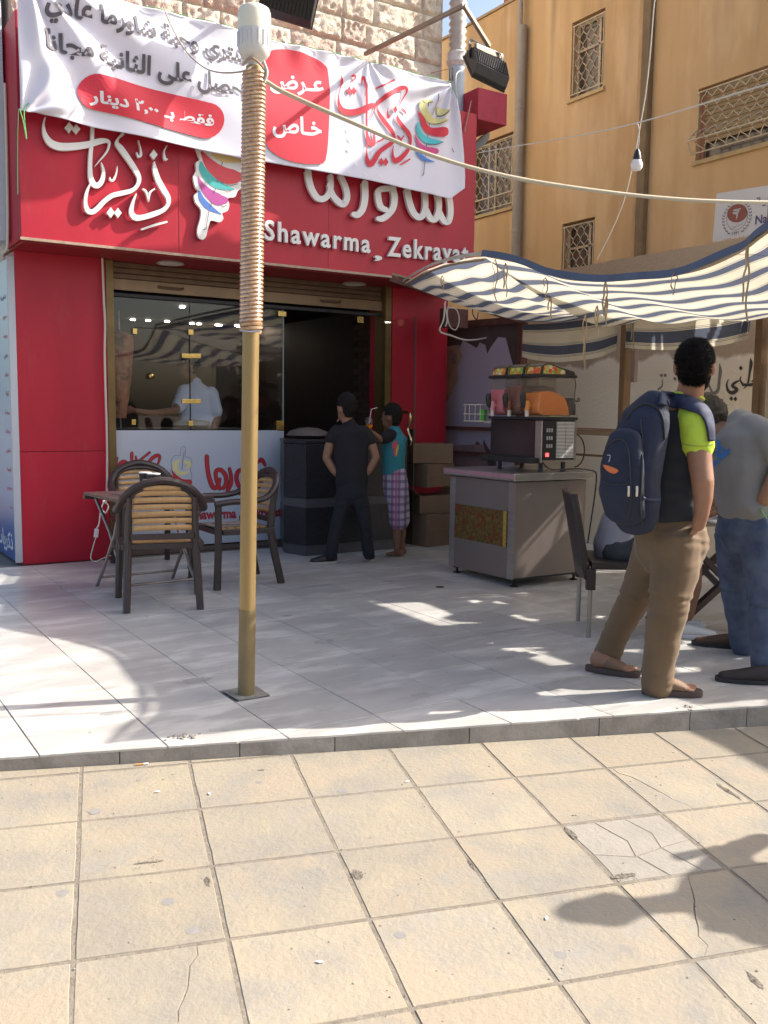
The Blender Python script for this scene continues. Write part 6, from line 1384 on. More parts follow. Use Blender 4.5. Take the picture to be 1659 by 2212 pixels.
def hair(c, face, m, par, s=1.0, wd=1.0, label=None, low=.02, amp=.006, voxel=.008, tuft=0):
    f = face.normalized(); up = ZZ; r_ = f.cross(up).normalized(); c = Vector(c)
    L_ = [(ellip(c-f*.010*s+up*.034*s, .084*s*wd, .098*s, .103*s, up), r_), (ellip(c-f*.034*s-up*.012*s, .076*s*wd, .070*s, .078*s, up), r_)]
    o = blob('hair', L_, m, par, voxel, 2, lambda p: amp*(noise.noise(p*55)+.7*noise.noise(p*110)), label)
    for v_ in o.data.vertices:
        dz = (v_.co-c).z
        if dz < .01: k_ = 1-min(.16, (.01-dz)*1.9); v_.co.x = c.x-f.x*.012+(v_.co.x-c.x+f.x*.012)*k_; v_.co.y = c.y-f.y*.012+(v_.co.y-c.y+f.y*.012)*k_
    # trim the fringe and nape
    bm = bmesh.new(); bm.from_mesh(o.data); dl = [v for v in bm.verts if ((v.co-c).dot(f) > .045*s and (v.co-c).z < .055*s) or (abs((v.co-c).dot(r_)) > .055*s and (v.co-c).dot(f) > -.035*s and (v.co-c).z < .012*s) or (v.co-c).z < -.082*s+.004*noise.noise(v.co*60)]
    bmesh.ops.delete(bm, geom=dl, context='VERTS'); bm.to_mesh(o.data); bm.free()
    if tuft:
        rnd_ = random.Random(5); mb = MB(); mb.keep = True; ps = o.data.polygons
        for _ in range(tuft):
            p = ps[rnd_.randrange(len(ps))]; b0 = Vector(p.center); n_ = (Vector(p.normal)+Vector((rnd_.uniform(-.7, .7), rnd_.uniform(-.7, .7), rnd_.uniform(-.9, .3)))).normalized(); sd_ = n_.orthogonal().normalized()*.0014; l_ = rnd_.uniform(.008, .019)
            mb.add([b0-sd_-n_*.002, b0+sd_-n_*.002, b0+n_*l_-ZZ*.002], [(0, 1, 2)])
        q = mb.build('hair_strands', m, o); q['kind'] = 'stuff'
    return o
def hand(c, d, palm_n, s=1.0, curl=.5):
    """palm with four fingers and a thumb; d = pointing direction, palm_n = palm normal"""
    c = Vector(c); d = d.normalized(); n = palm_n.normalized(); sd = d.cross(n).normalized(); L_ = [([(c, .028*s, .014*s), (c+d*.05*s, .036*s, .014*s), (c+d*.085*s, .036*s, .012*s)], sd)]
    for k, ln in enumerate((.065, .078, .072, .055)):
        b = c+d*.085*s+sd*(-.027+.018*k)*s; p = [b]; a = 0
        for j in range(3): a += curl*.5; p.append(p[-1]+(d*math.cos(a)+n*math.sin(a))*ln*s/3)
        L_.append(([(q, .0085*s, .0085*s) for q in p], sd))
    b = c+d*.02*s-sd*.028*s; L_.append(([(b, .011*s, .011*s), (b-sd*.02*s+d*.03*s+n*.01*s, .010*s, .010*s), (b-sd*.022*s+d*.058*s+n*.02*s, .008*s, .008*s)], sd)); return L_
def W(x, y, D, *r): return (PD(x, y, D), *r)
def shoe(name, heel, toe, w_, h_, m, par, sole=None, label=None):
    heel = Vector(heel); toe = Vector(toe); d = (toe-heel); L_ = d.length; d.normalize(); sd = d.cross(ZZ)
    o = blob(name, [([(heel+d*.03+ZZ*h_*.62, w_*.42, h_*.55), (heel+d*L_*.3+ZZ*h_*.55, w_*.44, h_*.5), (heel+d*L_*.62+ZZ*h_*.4, w_*.50, h_*.36), (toe-d*.035+ZZ*h_*.32, w_*.42, h_*.26)], sd)], m, par, .008, 3, label=label)
    b_ = MB(); q = []
    for i in range(24):
        a = 2*math.pi*i/24; u = .5-.5*math.cos(a); ww = w_*.5*(abs(math.sin(a))**.6)*(1 if math.sin(a) >= 0 else -1)*(.85+.2*u); q.append(heel+d*(L_*u)+sd*ww)
    b_.prism([p+ZZ*.001 for p in q], (0, 0, .022)); b_.build('sole', sole or m_black, o if False else par, bevel=.003); return o
gz = lambda x, y: P(x, y, 2, 0)
# --- man with backpack
man = thing('person', 'standing man with navy backpack, lime sleeves and brown trousers, seen from behind', 'person', tuple(gz(1430, 1490)))
fm = (RH*.75+FH*.66).normalized(); sm_ = (RH*.66-FH*.75).normalized(); hf = (FH*.93+RH*.37).normalized()
hc = PD(1500, 795, 4.52); HL, hr = head(hc, hf, 1.02)
bodyL = list(HL)+[([W(1485, 900, 4.58, .062, .062), W(1488, 862, 4.56, .068, .066), W(1495, 825, 4.53, .060, .064)], hr)]
arm = [W(1500, 905, 4.45, .062, .062), W(1508, 960, 4.42, .060, .060), W(1513, 1005, 4.40, .055, .058), W(1518, 1040, 4.38, .052, .055), W(1519, 1075, 4.385, .045, .047), W(1516, 1110, 4.39, .034, .037), W(1508, 1135, 4.42, .032, .036)]
bodyL += [(arm, sm_)]+hand(PD(1507, 1132, 4.42), (PD(1494, 1170, 4.50)-PD(1507, 1132, 4.42)), sm_*-1, 1.0, .3)
larm = [W(1398, 905, 4.80, .058, .058), W(1385, 1000, 4.85, .052, .052), W(1400, 1080, 4.80, .04, .04), W(1420, 1130, 4.72, .034, .034)]
bodyL += [(larm, sm_), ([W(1450, 905, 4.6, .15, .10), W(1440, 1050, 4.62, .14, .10), W(1447, 1150, 4.62, .15, .11)], sm_)]
# lower legs and feet
bodyL += [([W(1420, 1400, 4.47, .04, .04), W(1414, 1470, 4.47, .034, .038)], RH), ([W(1330, 1370, 4.88, .035, .035), W(1304, 1425, 4.92, .034, .038)], RH)]
def foot(heel, toe, w_=.095):
    d = (toe-heel).normalized(); sd = d.cross(ZZ); L_ = (toe-heel).length
    q = [([(heel+d*.04+ZZ*.065, .034, .05), (heel+d*L_*.35+ZZ*.062, .038, .042), (heel+d*L_*.62+ZZ*.045, .045, .022), (heel+d*L_*.78+ZZ*.038, .046, .015)], sd)]
    for k, (o_, ln, r_) in enumerate(((-.034, .06, .014), (-.011, .055, .0105), (.009, .048, .0095), (.027, .04, .009), (.042, .03, .0085))):
        b = heel+d*L_*.76+sd*o_+ZZ*.036; q.append(([(b, r_, r_), (b+d*ln*.8, r_, r_*.9)], sd))
    return q
h1, t1 = gz(1392, 1498), gz(1503, 1503); h2, t2 = gz(1270, 1448), gz(1346, 1456)
t2 = h2+(t2-h2).normalized()*.25+FH*-.03; t1 = h1+(t1-h1).normalized()*.262
bodyL += foot(h1, t1)+foot(h2, t2)
blob('body', bodyL, m_skin, man, .0085, 3)
hair(hc, hf, m_hair, man, 1.05, wd=.98, amp=.006, tuft=14000)
bd_ = blob('beard', [(ellip(hc+hf*.045-ZZ*.085, .060, .058, .045), hr), ([(hc+hr*.068+hf*.01-ZZ*.03, .012, .02), (hc+hr*.055+hf*.04-ZZ*.08, .014, .025)], hr), ([(hc-hr*.068+hf*.01-ZZ*.03, .012, .02), (hc-hr*.055+hf*.04-ZZ*.08, .014, .025)], hr)], m_hair, man, .007, 2)
m_tee = mat('tee_charcoal', (.022, .024, .030), .85, nz=(5, .25), sheen=.1); m_lime = mat('tee_lime', (.50, .66, .06), .8, nz=(4, .08))
mshirt = blob('shirt', [([W(1484, 862, 4.575, .072, .070), W(1476, 876, 4.59, .125, .085), W(1464, 898, 4.60, .195, .115), W(1450, 960, 4.60, .19, .135), W(1443, 1030, 4.61, .178, .135), W(1440, 1075, 4.62, .182, .14), W(1443, 1112, 4.62, .19, .148)], sm_, True)],
     m_tee, man, .011, 5, fold(.008, 3, 3, 11, 2))
msleeve = blob('sleeve', [([W(1492, 885, 4.50, .06, .068), W(1502, 905, 4.45, .077, .077), W(1506, 935, 4.43, .078, .076), W(1509, 966, 4.42, .074, .072)], sm_, True)], m_lime, man, .009, 4, fold(.006, 14, 14, 14, 4))
blob('sleeve', [([W(1405, 890, 4.74, .06, .06), W(1394, 960, 4.82, .07, .07)], sm_, True)], m_lime, man, .01, 4)
clr = MB(); cc_ = PD(1485, 857, 4.572); pts = []
for i in range(24): a = 2*math.pi*i/24; pts.append(cc_+sm_*(.079*math.cos(a))+fm*(.075*math.sin(a))+ZZ*(-.004*math.cos(a*1)-.018*math.sin(a)))
clr.tube(pts, .0055, 6, closed=True); clr.build('collar', m_lime, man, smooth=True)
m_tro = mat('khaki_trousers', (.155, .098, .050), .85, nz=(6, .18), sheen=.1)
def trf(p):
    lat = p.dot(RH); v_ = .006*noise.noise(Vector((p.x*5, p.y*5, p.z*9)))+.004*noise.noise(Vector((p.x*13, p.y*13, p.z*20)))
    for z0, sl, wd_, am in ((.80, .25, .010, .010), (.765, -.2, .012, .007), (.49, -.35, .010, .012), (.455, .3, .009, .008), (.42, -.1, .012, .007), (.62, .5, .012, .004), (.10, .2, .012, .007), (.06, -.3, .010, .006), (.30, .6, .014, .004)):
        q = (p.z-z0-sl*(lat-1.4)*.5-.02*noise.noise(Vector((p.x*7, p.y*7, z0*9))))/wd_
        if abs(q) < 4: v_ += am*(.8*math.exp(-(q-1.3)**2)-math.exp(-q*q))*(.55+.6*noise.noise(Vector((p.x*9+z0*20, p.y*9, 2))))
    return v_
blob('trousers', [([W(1443, 1112, 4.62, .178, .135), W(1447, 1150, 4.61, .19, .150), W(1450, 1190, 4.60, .19, .155)], sm_),
                  ([W(1462, 1170, 4.52, .12, .125), W(1456, 1240, 4.49, .115, .118), W(1447, 1290, 4.47, .102, .105), W(1440, 1335, 4.46, .092, .095), W(1430, 1390, 4.46, .083, .088), W(1422, 1440, 4.47, .080, .085), W(1419, 1484, 4.47, .080, .088)], RH),
                  ([W(1418, 1170, 4.72, .11, .115), W(1394, 1240, 4.76, .098, .10), W(1374, 1290, 4.80, .086, .088), W(1352, 1330, 4.84, .078, .08), W(1330, 1370, 4.88, .072, .075), W(1308, 1425, 4.92, .072, .075)], RH)], m_tro, man, .011, 3, trf)
m_san = mat('sandal_tan', (.22, .13, .075), .7, nz=(9, .2)); m_sole = mat('sandal_sole', (.085, .055, .045), .8)
for h_, t_ in ((h1, t1), (h2, t2)):
    d = (t_-h_).normalized(); sd = d.cross(ZZ); L_ = (t_-h_).length; b_ = MB(); q = []
    for i in range(28):
        a = 2*math.pi*i/28; u = .5-.5*math.cos(a); ww = .052*(abs(math.sin(a))**.55)*(1 if math.sin(a) >= 0 else -1)*(.82+.25*u); q.append(h_-d*.015+d*((L_+.03)*u)+sd*ww)
    b_.prism([p+ZZ*.001 for p in q], (0, 0, .030)); b_.build('sandal_sole', m_sole, man, bevel=.005)
    blob('sandal_strap', [([(h_+d*L_*.42+ZZ*.056, .047, .038), (h_+d*L_*.58+ZZ*.048, .051, .029), (h_+d*L_*.72+ZZ*.040, .052, .022)], sd)], m_san, man, .007, 2)
# backpack
bp_ = thing('backpack', 'navy backpack with an orange patch and two white zip pulls on the man\'s back', 'backpack', tuple(PD(1370, 1147, 4.4)))
m_nav = mat('navy_nylon', (.013, .019, .044), .8, nz=(7, .25), bump=(110, .25)); m_nav2 = mat('navy_strap', (.026, .034, .075), .75, nz=(5, .15)); m_org = mat('orange_patch', (.62, .16, .04), .6)
pk = blob('main_bag', [([W(1414, 868, 4.42, .075, .055), W(1396, 900, 4.42, .125, .080), W(1378, 960, 4.42, .138, .100), W(1366, 1030, 4.42, .140, .110), W(1367, 1085, 4.43, .135, .100), W(1374, 1125, 4.44, .115, .080)], sm_)], m_nav, bp_, .011, 4, fold(.006, 4, 4, 7, 9))
pk2 = blob('front_pocket', [([W(1350, 940, 4.36, .085, .035), W(1344, 1000, 4.35, .115, .052), W(1342, 1060, 4.35, .122, .056), W(1350, 1115, 4.37, .112, .045)], sm_)], m_nav, bp_, .010, 4, fold(.004, 5, 5, 8, 3))
pob = [pk, pk2]
def surfpoly(name, pts, objs, m, par, off=.004, n=9):
    cx = sum(p[0] for p in pts)/len(pts); cy = sum(p[1] for p in pts)/len(pts); V_ = []
    dense = [tuple(q) for q in crom(pts, 3, True)]; rings = 4; mb = MB(); mb.keep = True
    c0_ = onmany(objs, cx, cy, off)
    if c0_ is None: return None
    vs = [c0_]; last = c0_
    for r_ in range(1, rings+1):
        for (x, y) in dense:
            p = onmany(objs, cx+(x-cx)*r_/rings, cy+(y-cy)*r_/rings, off); p = p if p is not None else last; last = p; vs.append(p)
    N_ = len(dense); fs = [(0, 1+i, 1+(i+1) % N_) for i in range(N_)]
    for r_ in range(rings-1):
        for i in range(N_): a = 1+r_*N_; b = a+N_; fs.append((a+i, b+i, b+(i+1) % N_, a+(i+1) % N_))
    mb.add(vs, fs); return mb.build(name, m, par, smooth=True, autos=3)
def surfline(name, pts, objs, r_, m, par, off=.003):
    q = [onmany(objs, x, y, off) for x, y in [tuple(v) for v in crom(pts, 6)]]; q = [p for p in q if p is not None]
    if len(q) < 2: return
    mb = MB(); mb.tube(q, r_, 6); return mb.build(name, m, par, smooth=True)
surfpoly('orange_patch', [(1303, 1004), (1320, 1008), (1336, 1016), (1328, 1023), (1318, 1021), (1308, 1014)], pob, m_org, bp_)
m_zip = mat('zip_metal', (.60, .58, .54), .3, .6)
for x_ in (1358.5, 1376):
    surfline('zip_pull', [(x_, 1050), (x_, 1061), (x_-.5, 1072)], pob, .0055, m_zip, bp_, .008)
surfline('pocket_seam', [(1301, 1005), (1306, 975), (1322, 955), (1345, 950), (1358, 975), (1362, 1030), (1362, 1090), (1352, 1130)], pob, .0035, m_black, bp_)
surfline('bag_seam', [(1384, 905), (1388, 960), (1386, 1030), (1384, 1090), (1388, 1135)], pob, .004, m_black, bp_)
surfline('logo_tab', [(1312, 983), (1318, 984), (1317, 992), (1315, 998)], pob, .002, m_zip, bp_, .006)
def strapL(pts, w_, par):
    mb = MB(); q = [Vector(p) for p in crom([tuple(p) for p in pts], 5)]; mb.tube(q, w_, 10, flat=.28); return mb.build('shoulder_strap', m_nav2, par, smooth=True)
def sstrap(x, y):
    p = onmany([mshirt, msleeve, pk], x, y, .018); return p if p is not None else PD(x, y, 4.44)
mbs = MB(); mbs.keep = True; cl_ = crom([(1424, 858, 30), (1452, 864, 32), (1482, 870, 32), (1508, 879, 28), (1526, 896, 22), (1534, 922, 17), (1537, 955, 12)], 6)
for i, c in enumerate(cl_):
    t_ = cl_[min(i+1, len(cl_)-1)][:2]-cl_[max(i-1, 0)][:2]; t_ = t_/math.hypot(*t_); nn_ = np.array((-t_[1], t_[0]))*c[2]/2
    for k in range(9): q = c[:2]+nn_*(1-k/4); mbs.v.append(tuple(sstrap(*q)))
for i in range(len(cl_)-1):
    for k in range(8): a_ = i*9+k; mbs.f.append((a_, a_+1, a_+10, a_+9)); mbs.mi.append(0)
o = mbs.build('shoulder_strap', m_nav2, bp_, smooth=True, autos=3); q = o.modifiers.new('sm', 'SMOOTH'); q.iterations = 4; q = o.modifiers.new('t', 'SOLIDIFY'); q.thickness = .012; q.offset = 0
strapL([PD(1408, 885, 4.50), PD(1412, 868, 4.60), PD(1420, 862, 4.72), PD(1410, 890, 4.90)], .034, bp_)
strand('haul_loop', [PD(1425, 872, 4.38), PD(1432, 862, 4.37), PD(1442, 866, 4.37), PD(1444, 874, 4.38)], .006, m_nav2, bp_)
# --- leaning man on the right edge
m2 = thing('person', 'man in grey T-shirt and blue jeans bending over the table at the right edge', 'person', tuple(gz(1620, 1465)))
f2_ = (RH*-.86+FH*.5).normalized(); s2_ = f2_.cross(ZZ)
m_gt = mat('tee_grey', (.23, .225, .22), .85, nz=(5, .12), sheen=.1); m_jean = mat('blue_jeans', (.045, .062, .115), .85, nz=(9, .25), c2=(.09, .12, .18))
hc2 = PD(1520, 916, 5.18); HL2, hr2 = head(hc2, (f2_*.7-ZZ*.0), .98, (ZZ*.55+f2_*.83).normalized())
b2 = list(HL2)+[([W(1575, 935, 5.05, .06, .06), W(1550, 930, 5.12, .055, .055)], ZZ), ([W(1600, 950, 5.0, .13, .11), W(1610, 1080, 4.98, .13, .11)], RH),
                ([W(1655, 935, 4.85, .055, .055), W(1690, 1000, 4.78, .05, .05), W(1650, 1080, 4.8, .04, .04), W(1600, 1095, 4.95, .032, .032)], RH), ([W(1600, 960, 5.3, .05, .05), W(1570, 1040, 5.4, .045, .045), W(1540, 1090, 5.45, .034, .034)], RH)]
b2 += hand(PD(1598, 1096, 4.96), f2_, -ZZ, 1, .4)+hand(PD(1540, 1090, 5.45), f2_, -ZZ, 1, .4)
b2 += [([W(1654, 1380, 4.78, .04, .04), W(1656, 1455, 4.75, .034, .034)], RH), ([W(1601, 1340, 5.22, .04, .04), W(1604, 1385, 5.28, .034, .034)], RH)]
blob('body', b2, m_skin, m2, .011, 3)
o = hair(hc2+ZZ*.02-f2_*.01, (f2_*.8+ZZ*.1).normalized(), mat('brown_hair', (.05, .035, .015), .6, nz=(40, .4)), m2, 1.08, amp=.008)
sh2 = blob('shirt', [([W(1600, 908, 5.03, .085, .06), W(1604, 925, 5.02, .125, .13), W(1606, 950, 5.0, .155, .175), W(1606, 1000, 4.99, .165, .175), W(1608, 1050, 4.98, .150, .17), W(1618, 1092, 4.97, .165, .19)], RH), ([W(1620, 925, 4.95, .09, .09), W(1660, 945, 4.85, .085, .085), W(1690, 985, 4.8, .075, .075)], ZZ)],
     m_gt, m2, .011, 4, fold(.013, 5, 5, 3.5, 7))
m_bprint = mat('print_blue', (.05, .20, .55), .8)
Tt = (1457.1, 847.1, .3064)   # zoom of region [2150,1250,2448,2250]
class _f: pass
def sfn(x, y):
    p = onsurf(sh2, x, y, .004); return p if p is not None else PD(x, y, 4.82)
v, f, W_ = text2d('URONG', .05); vv = []
for p in v:
    u = p.x/W_; x = 258+u*140; y = 545-u*125-p.y*42+u*0; vv.append(sfn(Tt[0]+Tt[2]*(x-p.y*14), Tt[1]+Tt[2]*y))
mb = MB(); mb.keep = True; mb.add(vv, f); mb.build('lettering', m_bprint, m2)
strokes('shirt_print', [[(303, 335, 14), (312, 375, 26), (300, 420, 20)], [(315, 380, 14), (340, 400, 16), (345, 440, 30)], [(300, 440, 30), (330, 450, 34), (360, 430, 24)]], Tt, sfn, m_bprint, m2, lift=Vector((0, 0, 0)), step=Vector((-.0003, -.0003, 0)))
strokes('shirt_print', [[(255, 405, 8), (285, 398, 8)], [(252, 432, 8), (280, 425, 8)]], Tt, sfn, m_pblk, m2, step=Vector((-.0003, -.0003, 0)))
blob('jeans', [([W(1618, 1100, 4.98, .155, .17), W(1615, 1150, 4.98, .16, .16)], RH), ([W(1648, 1150, 4.88, .115, .12), W(1650, 1230, 4.84, .105, .11), W(1652, 1310, 4.80, .088, .09), W(1655, 1390, 4.77, .082, .085), W(1660, 1450, 4.75, .085, .09)], RH),
               ([W(1586, 1150, 5.10, .105, .11), W(1588, 1220, 5.14, .100, .105), W(1594, 1290, 5.18, .088, .09), W(1602, 1340, 5.22, .080, .085), W(1606, 1392, 5.28, .078, .085)], RH)], m_jean, m2, .012, 4, trf)
m_bshoe = mat('dark_shoe', (.035, .027, .024), .7, nz=(9, .3))
a = gz(1672, 1478); shoe('shoe', a, a+(gz(1556, 1470)-a).normalized()*.29, .10, .085, m_bshoe, m2); a = gz(1600, 1402); shoe('shoe', a, a+(gz(1505, 1392)-a).normalized()*.28, .10, .08, mat('brown_shoe', (.09, .045, .03), .7), m2)
mb = MB(); mb.bar(PD(1644, 1100, 4.78), PD(1656, 1120, 4.77), .012, .004); mb.build('green_tag', mat('green_tag', (.15, .5, .06), .6), m2)
# --- seated person between cart and table
m3 = thing('person', 'seated person in lavender grey shirt and dark shorts, half hidden behind the backpack', 'person', (4.44, 4.1, .45))
f3_ = Vector((.81, -.59, 0)).normalized(); s3 = f3_.cross(ZZ); hp_ = Vector((4.36, 4.16, .52))
hc3 = hp_+f3_*.36+ZZ*.60; HL3, hr3 = head(hc3, f3_)
b3 = list(HL3)+[([(hp_-s3*.10+ZZ*.02, .07, .07), (hp_+s3*.10+ZZ*.02, .07, .07)], ZZ), ([(hp_, .12, .09), (hp_+f3_*.10+ZZ*.3, .13, .08), (hp_+f3_*.19+ZZ*.42, .19, .05)], s3), ([(hp_+f3_*.22+ZZ*.46, .055, .055), (hp_+f3_*.30+ZZ*.54, .052, .052)], s3)]
for k in (-1, 1):
    kn = hp_+f3_*.46+s3*.15*k+ZZ*.02; an = kn+f3_*(-.02)-ZZ*.46; b3 += [([(hp_+s3*.09*k, .08, .08), (kn, .058, .06), (kn-ZZ*.08, .056, .058), (kn-ZZ*.22, .055, .06), (an+ZZ*.05, .036, .04)], s3)]
    sh_ = hp_+f3_*.19+s3*.19*k+ZZ*.42; el = sh_+f3_*.18-ZZ*.20; wr = el+f3_*.22+ZZ*.05-s3*.05*k; b3 += [([(sh_, .05, .05), (el, .042, .042), (wr, .03, .03)], s3)]+hand(wr, f3_, -ZZ, 1, .5)
blob('body', b3, m_skin2, m3, .012, 3); hair(hc3, f3_, m_hair, m3)
m_lav = mat('tee_lavender', (.33, .31, .36), .85, nz=(5, .08))
blob('shirt', [([(hp_+ZZ*.0, .17, .13), (hp_+f3_*.04+ZZ*.16, .17, .125), (hp_+f3_*.13+ZZ*.34, .19, .12), (hp_+f3_*.20+ZZ*.44, .12, .08)], s3)]+[], m_lav, m3, .012, 5, fold(.006, 4, 4, 7))
for k in (-1, 1):
    sh_ = hp_+f3_*.17+s3*.19*k+ZZ*.41; blob('sleeve', [([(sh_, .07, .07), (sh_+f3_*.10-ZZ*.12, .065, .065)], s3)], m_lav, m3, .012, 3)
m_short = mat('dark_shorts', (.045, .05, .055), .85, nz=(5, .2))
for k in (-1, 1):
    kn = hp_+f3_*.46+s3*.15*k+ZZ*.02; a = hp_+s3*.09*k; blob('shorts_leg', [([(a, .105, .10), (a+(kn-a)*.5, .09, .09), (a+(kn-a)*.86, .08, .085)], s3)], m_short, m3, .012, 3)
    for j in range(3):
        q = a+(kn-a)*(.80+j*.035); MB().tube([q, q+(kn-a)*.018], [.088, .087], 20).build('hem_stripe', pw if j % 2 == 0 else mat('stripe_navy', (.04, .06, .2), .8), m3, smooth=True)
    an = kn-ZZ*.46-f3_*.02; an.z = 0; shoe('shoe', an-f3_*.07, an+f3_*.20, .095, .08, mat('white_shoe', (.62, .60, .57), .6), m3, pw)
# --- boy in black
b4 = thing('person', 'teenage boy dressed in black, hands on his hips, standing at the black counter', 'person', tuple(gz(760, 1210)))
D4 = 8.42; hc4 = PD(748, 884, D4); f4 = (FH*.75-RH*.66).normalized(); HL4, hr4 = head(hc4, f4, 1.0)
L4 = list(HL4)+[([W(755, 930, D4, .055, .05), W(750, 905, D4, .05, .05)], RH)]
for pts in ([(722, 938, .05), (711, 965, .045), (705, 990, .04), (720, 1015, .036), (740, 1036, .028)], [(790, 940, .05), (803, 962, .045), (812, 988, .04), (798, 1014, .036), (781, 1034, .028)]):
    L4.append(([W(x, y, D4+(.0 if i < 4 else .02), r_, r_) for i, (x, y, r_) in enumerate(pts)], RH))
L4 += hand(PD(741, 1034, D4), (PD(756, 1050, D4)-PD(741, 1034, D4)), FH, .9, .3)+hand(PD(781, 1034, D4), (PD(768, 1050, D4)-PD(781, 1034, D4)), FH, .9, .3)
L4 += [([W(758, 935, D4, .13, .09), W(760, 1045, D4, .12, .09)], RH), ([W(720, 1165, D4-.07, .028, .028), W(714, 1205, D4-.1, .026, .026)], RH), ([W(793, 1165, D4, .028, .028), W(798, 1205, D4, .034, .034)], RH)]
blob('body', L4, m_skin, b4, .012, 3); hair(hc4+ZZ*.01, f4, m_hair, b4, 1.05)
m_bt = mat('black_tee', (.012, .010, .013), .85, nz=(5, .2)); m_bj = mat('black_jeans', (.014, .014, .019), .85, nz=(6, .2))
blob('shirt', [([W(755, 918, D4, .07, .07), W(757, 932, D4, .165, .10), W(758, 970, D4, .160, .11), W(760, 1010, D4, .145, .105), W(760, 1045, D4, .15, .11)], RH), ([W(728, 930, D4, .06, .06), W(716, 950, D4, .062, .062)], RH), ([W(785, 930, D4, .06, .06), W(800, 952, D4, .062, .062)], RH)], m_bt, b4, .012, 4, fold(.006, 4, 4, 7))
blob('jeans', [([W(760, 1042, D4, .14, .11), W(760, 1068, D4, .14, .115)], RH), ([W(745, 1075, D4, .085, .09), W(733, 1120, D4-.03, .068, .075), W(722, 1160, D4-.06, .058, .06), W(714, 1200, D4-.1, .055, .058)], RH), ([W(776, 1075, D4, .085, .09), W(786, 1120, D4, .068, .075), W(792, 1160, D4, .058, .06), W(797, 1198, D4, .055, .058)], RH)], m_bj, b4, .012, 4, trf)
a = gz(727, 1216); m_wsole = mat('white_sole', (.45, .42, .40), .6)
shoe('shoe', a, a+(gz(676, 1219)-a).normalized()*.27, .10, .09, m_black, b4, m_wsole); a = gz(799, 1208); shoe('shoe', a+FH*.1, a-FH*.16, .10, .09, m_black, b4, m_wsole)
for k in range(3): MB().bar(gz(698+k*7, 1216)+ZZ*.075, gz(690+k*7, 1217)+ZZ*.03-FH*.05, .008, .004).build('shoe_stripe', m_wsole, b4)
MB().tube([hc4+f4*.09-ZZ*.055+hr4*.02, hc4+f4*.13-ZZ*.11], .004, 6).build('straw', mat('straw_pink', (.7, .4, .4), .5), b4)
# --- little boy in teal
b5 = thing('person', 'little boy in a teal and black T-shirt and purple plaid shorts holding a drink', 'person', tuple(gz(852, 1203)))
D5 = 8.75; hc5 = PD(846, 903, D5); f5 = (-RH*.9+FH*.43).normalized(); HL5, hr5 = head(hc5, f5, .93)
L5 = list(HL5)+[([W(852, 945, D5, .045, .045), W(850, 925, D5, .042, .042)], RH), ([W(838, 940, D5-.08, .045, .045), W(822, 950, D5-.14, .036, .036), W(806, 936, D5-.17, .026, .026)], ZZ), ([W(852, 955, D5, .08, .07), W(853, 1020, D5, .08, .07)], RH)]
L5 += hand(PD(806, 936, D5-.17), (PD(797, 925, D5-.15)-PD(806, 936, D5-.17)), RH, .75, .7)
L5 += [([W(856, 1110, D5-.03, .05, .05), W(858, 1145, D5-.03, .045, .045), W(857, 1185, D5-.03, .032, .032)], RH), ([W(866, 1110, D5+.1, .05, .05), W(868, 1145, D5+.1, .045, .045), W(866, 1180, D5+.1, .032, .032)], RH)]
L5 += [([(gz(866, 1203)+ZZ*.04, .032, .036), (gz(850, 1202)+ZZ*.03, .035, .022), (gz(836, 1202)+ZZ*.022, .036, .014)], FH), ([(gz(872, 1198)+ZZ*.04, .032, .036), (gz(858, 1196)+ZZ*.03, .035, .022)], FH)]
blob('body', L5, m_skin2, b5, .010, 3); hair(hc5+ZZ*.008, f5, m_hair, b5, 1.0)
m_teal5 = mat('tee_teal', (.03, .21, .26), .85, nz=(5, .1)); st5 = blob('shirt', [([W(852, 932, D5, .07, .07), W(852, 945, D5, .115, .095), W(850, 985, D5, .108, .098), W(850, 1022, D5, .105, .10)], RH)], m_teal5, b5, .010, 4, fold(.005, 6, 6, 9))
blob('sleeve', [([W(845, 940, D5-.06, .062, .062), W(828, 947, D5-.12, .055, .055)], ZZ)], m_bt, b5, .010, 3)
s5 = lambda x, y: (onsurf(st5, x, y, .004) or PD(x, y, D5-.12))
strokes('shirt_print', [[(852, 972, 3), (851, 962, 8), (856, 955, 6)], [(854, 985, 3), (853, 975, 6)]], (0, 0, 1), s5, m_sred, b5, step=Vector((-.0004, -.0004, 0)))
strokes('shirt_print', [[(860, 962, 4), (858, 972, 5), (856, 984, 2)]], (0, 0, 1), s5, mat('print_amber', (.6, .35, .06), .7), b5, lift=Vector((-.002, -.002, 0)))
m_plaid = bpy.data.materials.new('plaid_cotton'); m_plaid.use_nodes = True; N = m_plaid.node_tree.nodes; L = m_plaid.node_tree.links
tc = N.new('ShaderNodeTexCoord'); mp = N.new('ShaderNodeMapping'); mp.inputs['Rotation'].default_value = (0, 0, PHI); L.new(tc.outputs['Object'], mp.inputs[0]); sx = N.new('ShaderNodeSeparateXYZ'); L.new(mp.outputs[0], sx.inputs[0])
def band(sock, sc, th, off=0):
    a = N.new('ShaderNodeMath'); a.operation = 'MULTIPLY_ADD'; a.inputs[1].default_value = sc; a.inputs[2].default_value = off; L.new(sock, a.inputs[0]); b = N.new('ShaderNodeMath'); b.operation = 'FRACT'; L.new(a.outputs[0], b.inputs[0])
    c = N.new('ShaderNodeMath'); c.operation = 'LESS_THAN'; c.inputs[1].default_value = th; L.new(b.outputs[0], c.inputs[0]); return c.outputs[0]
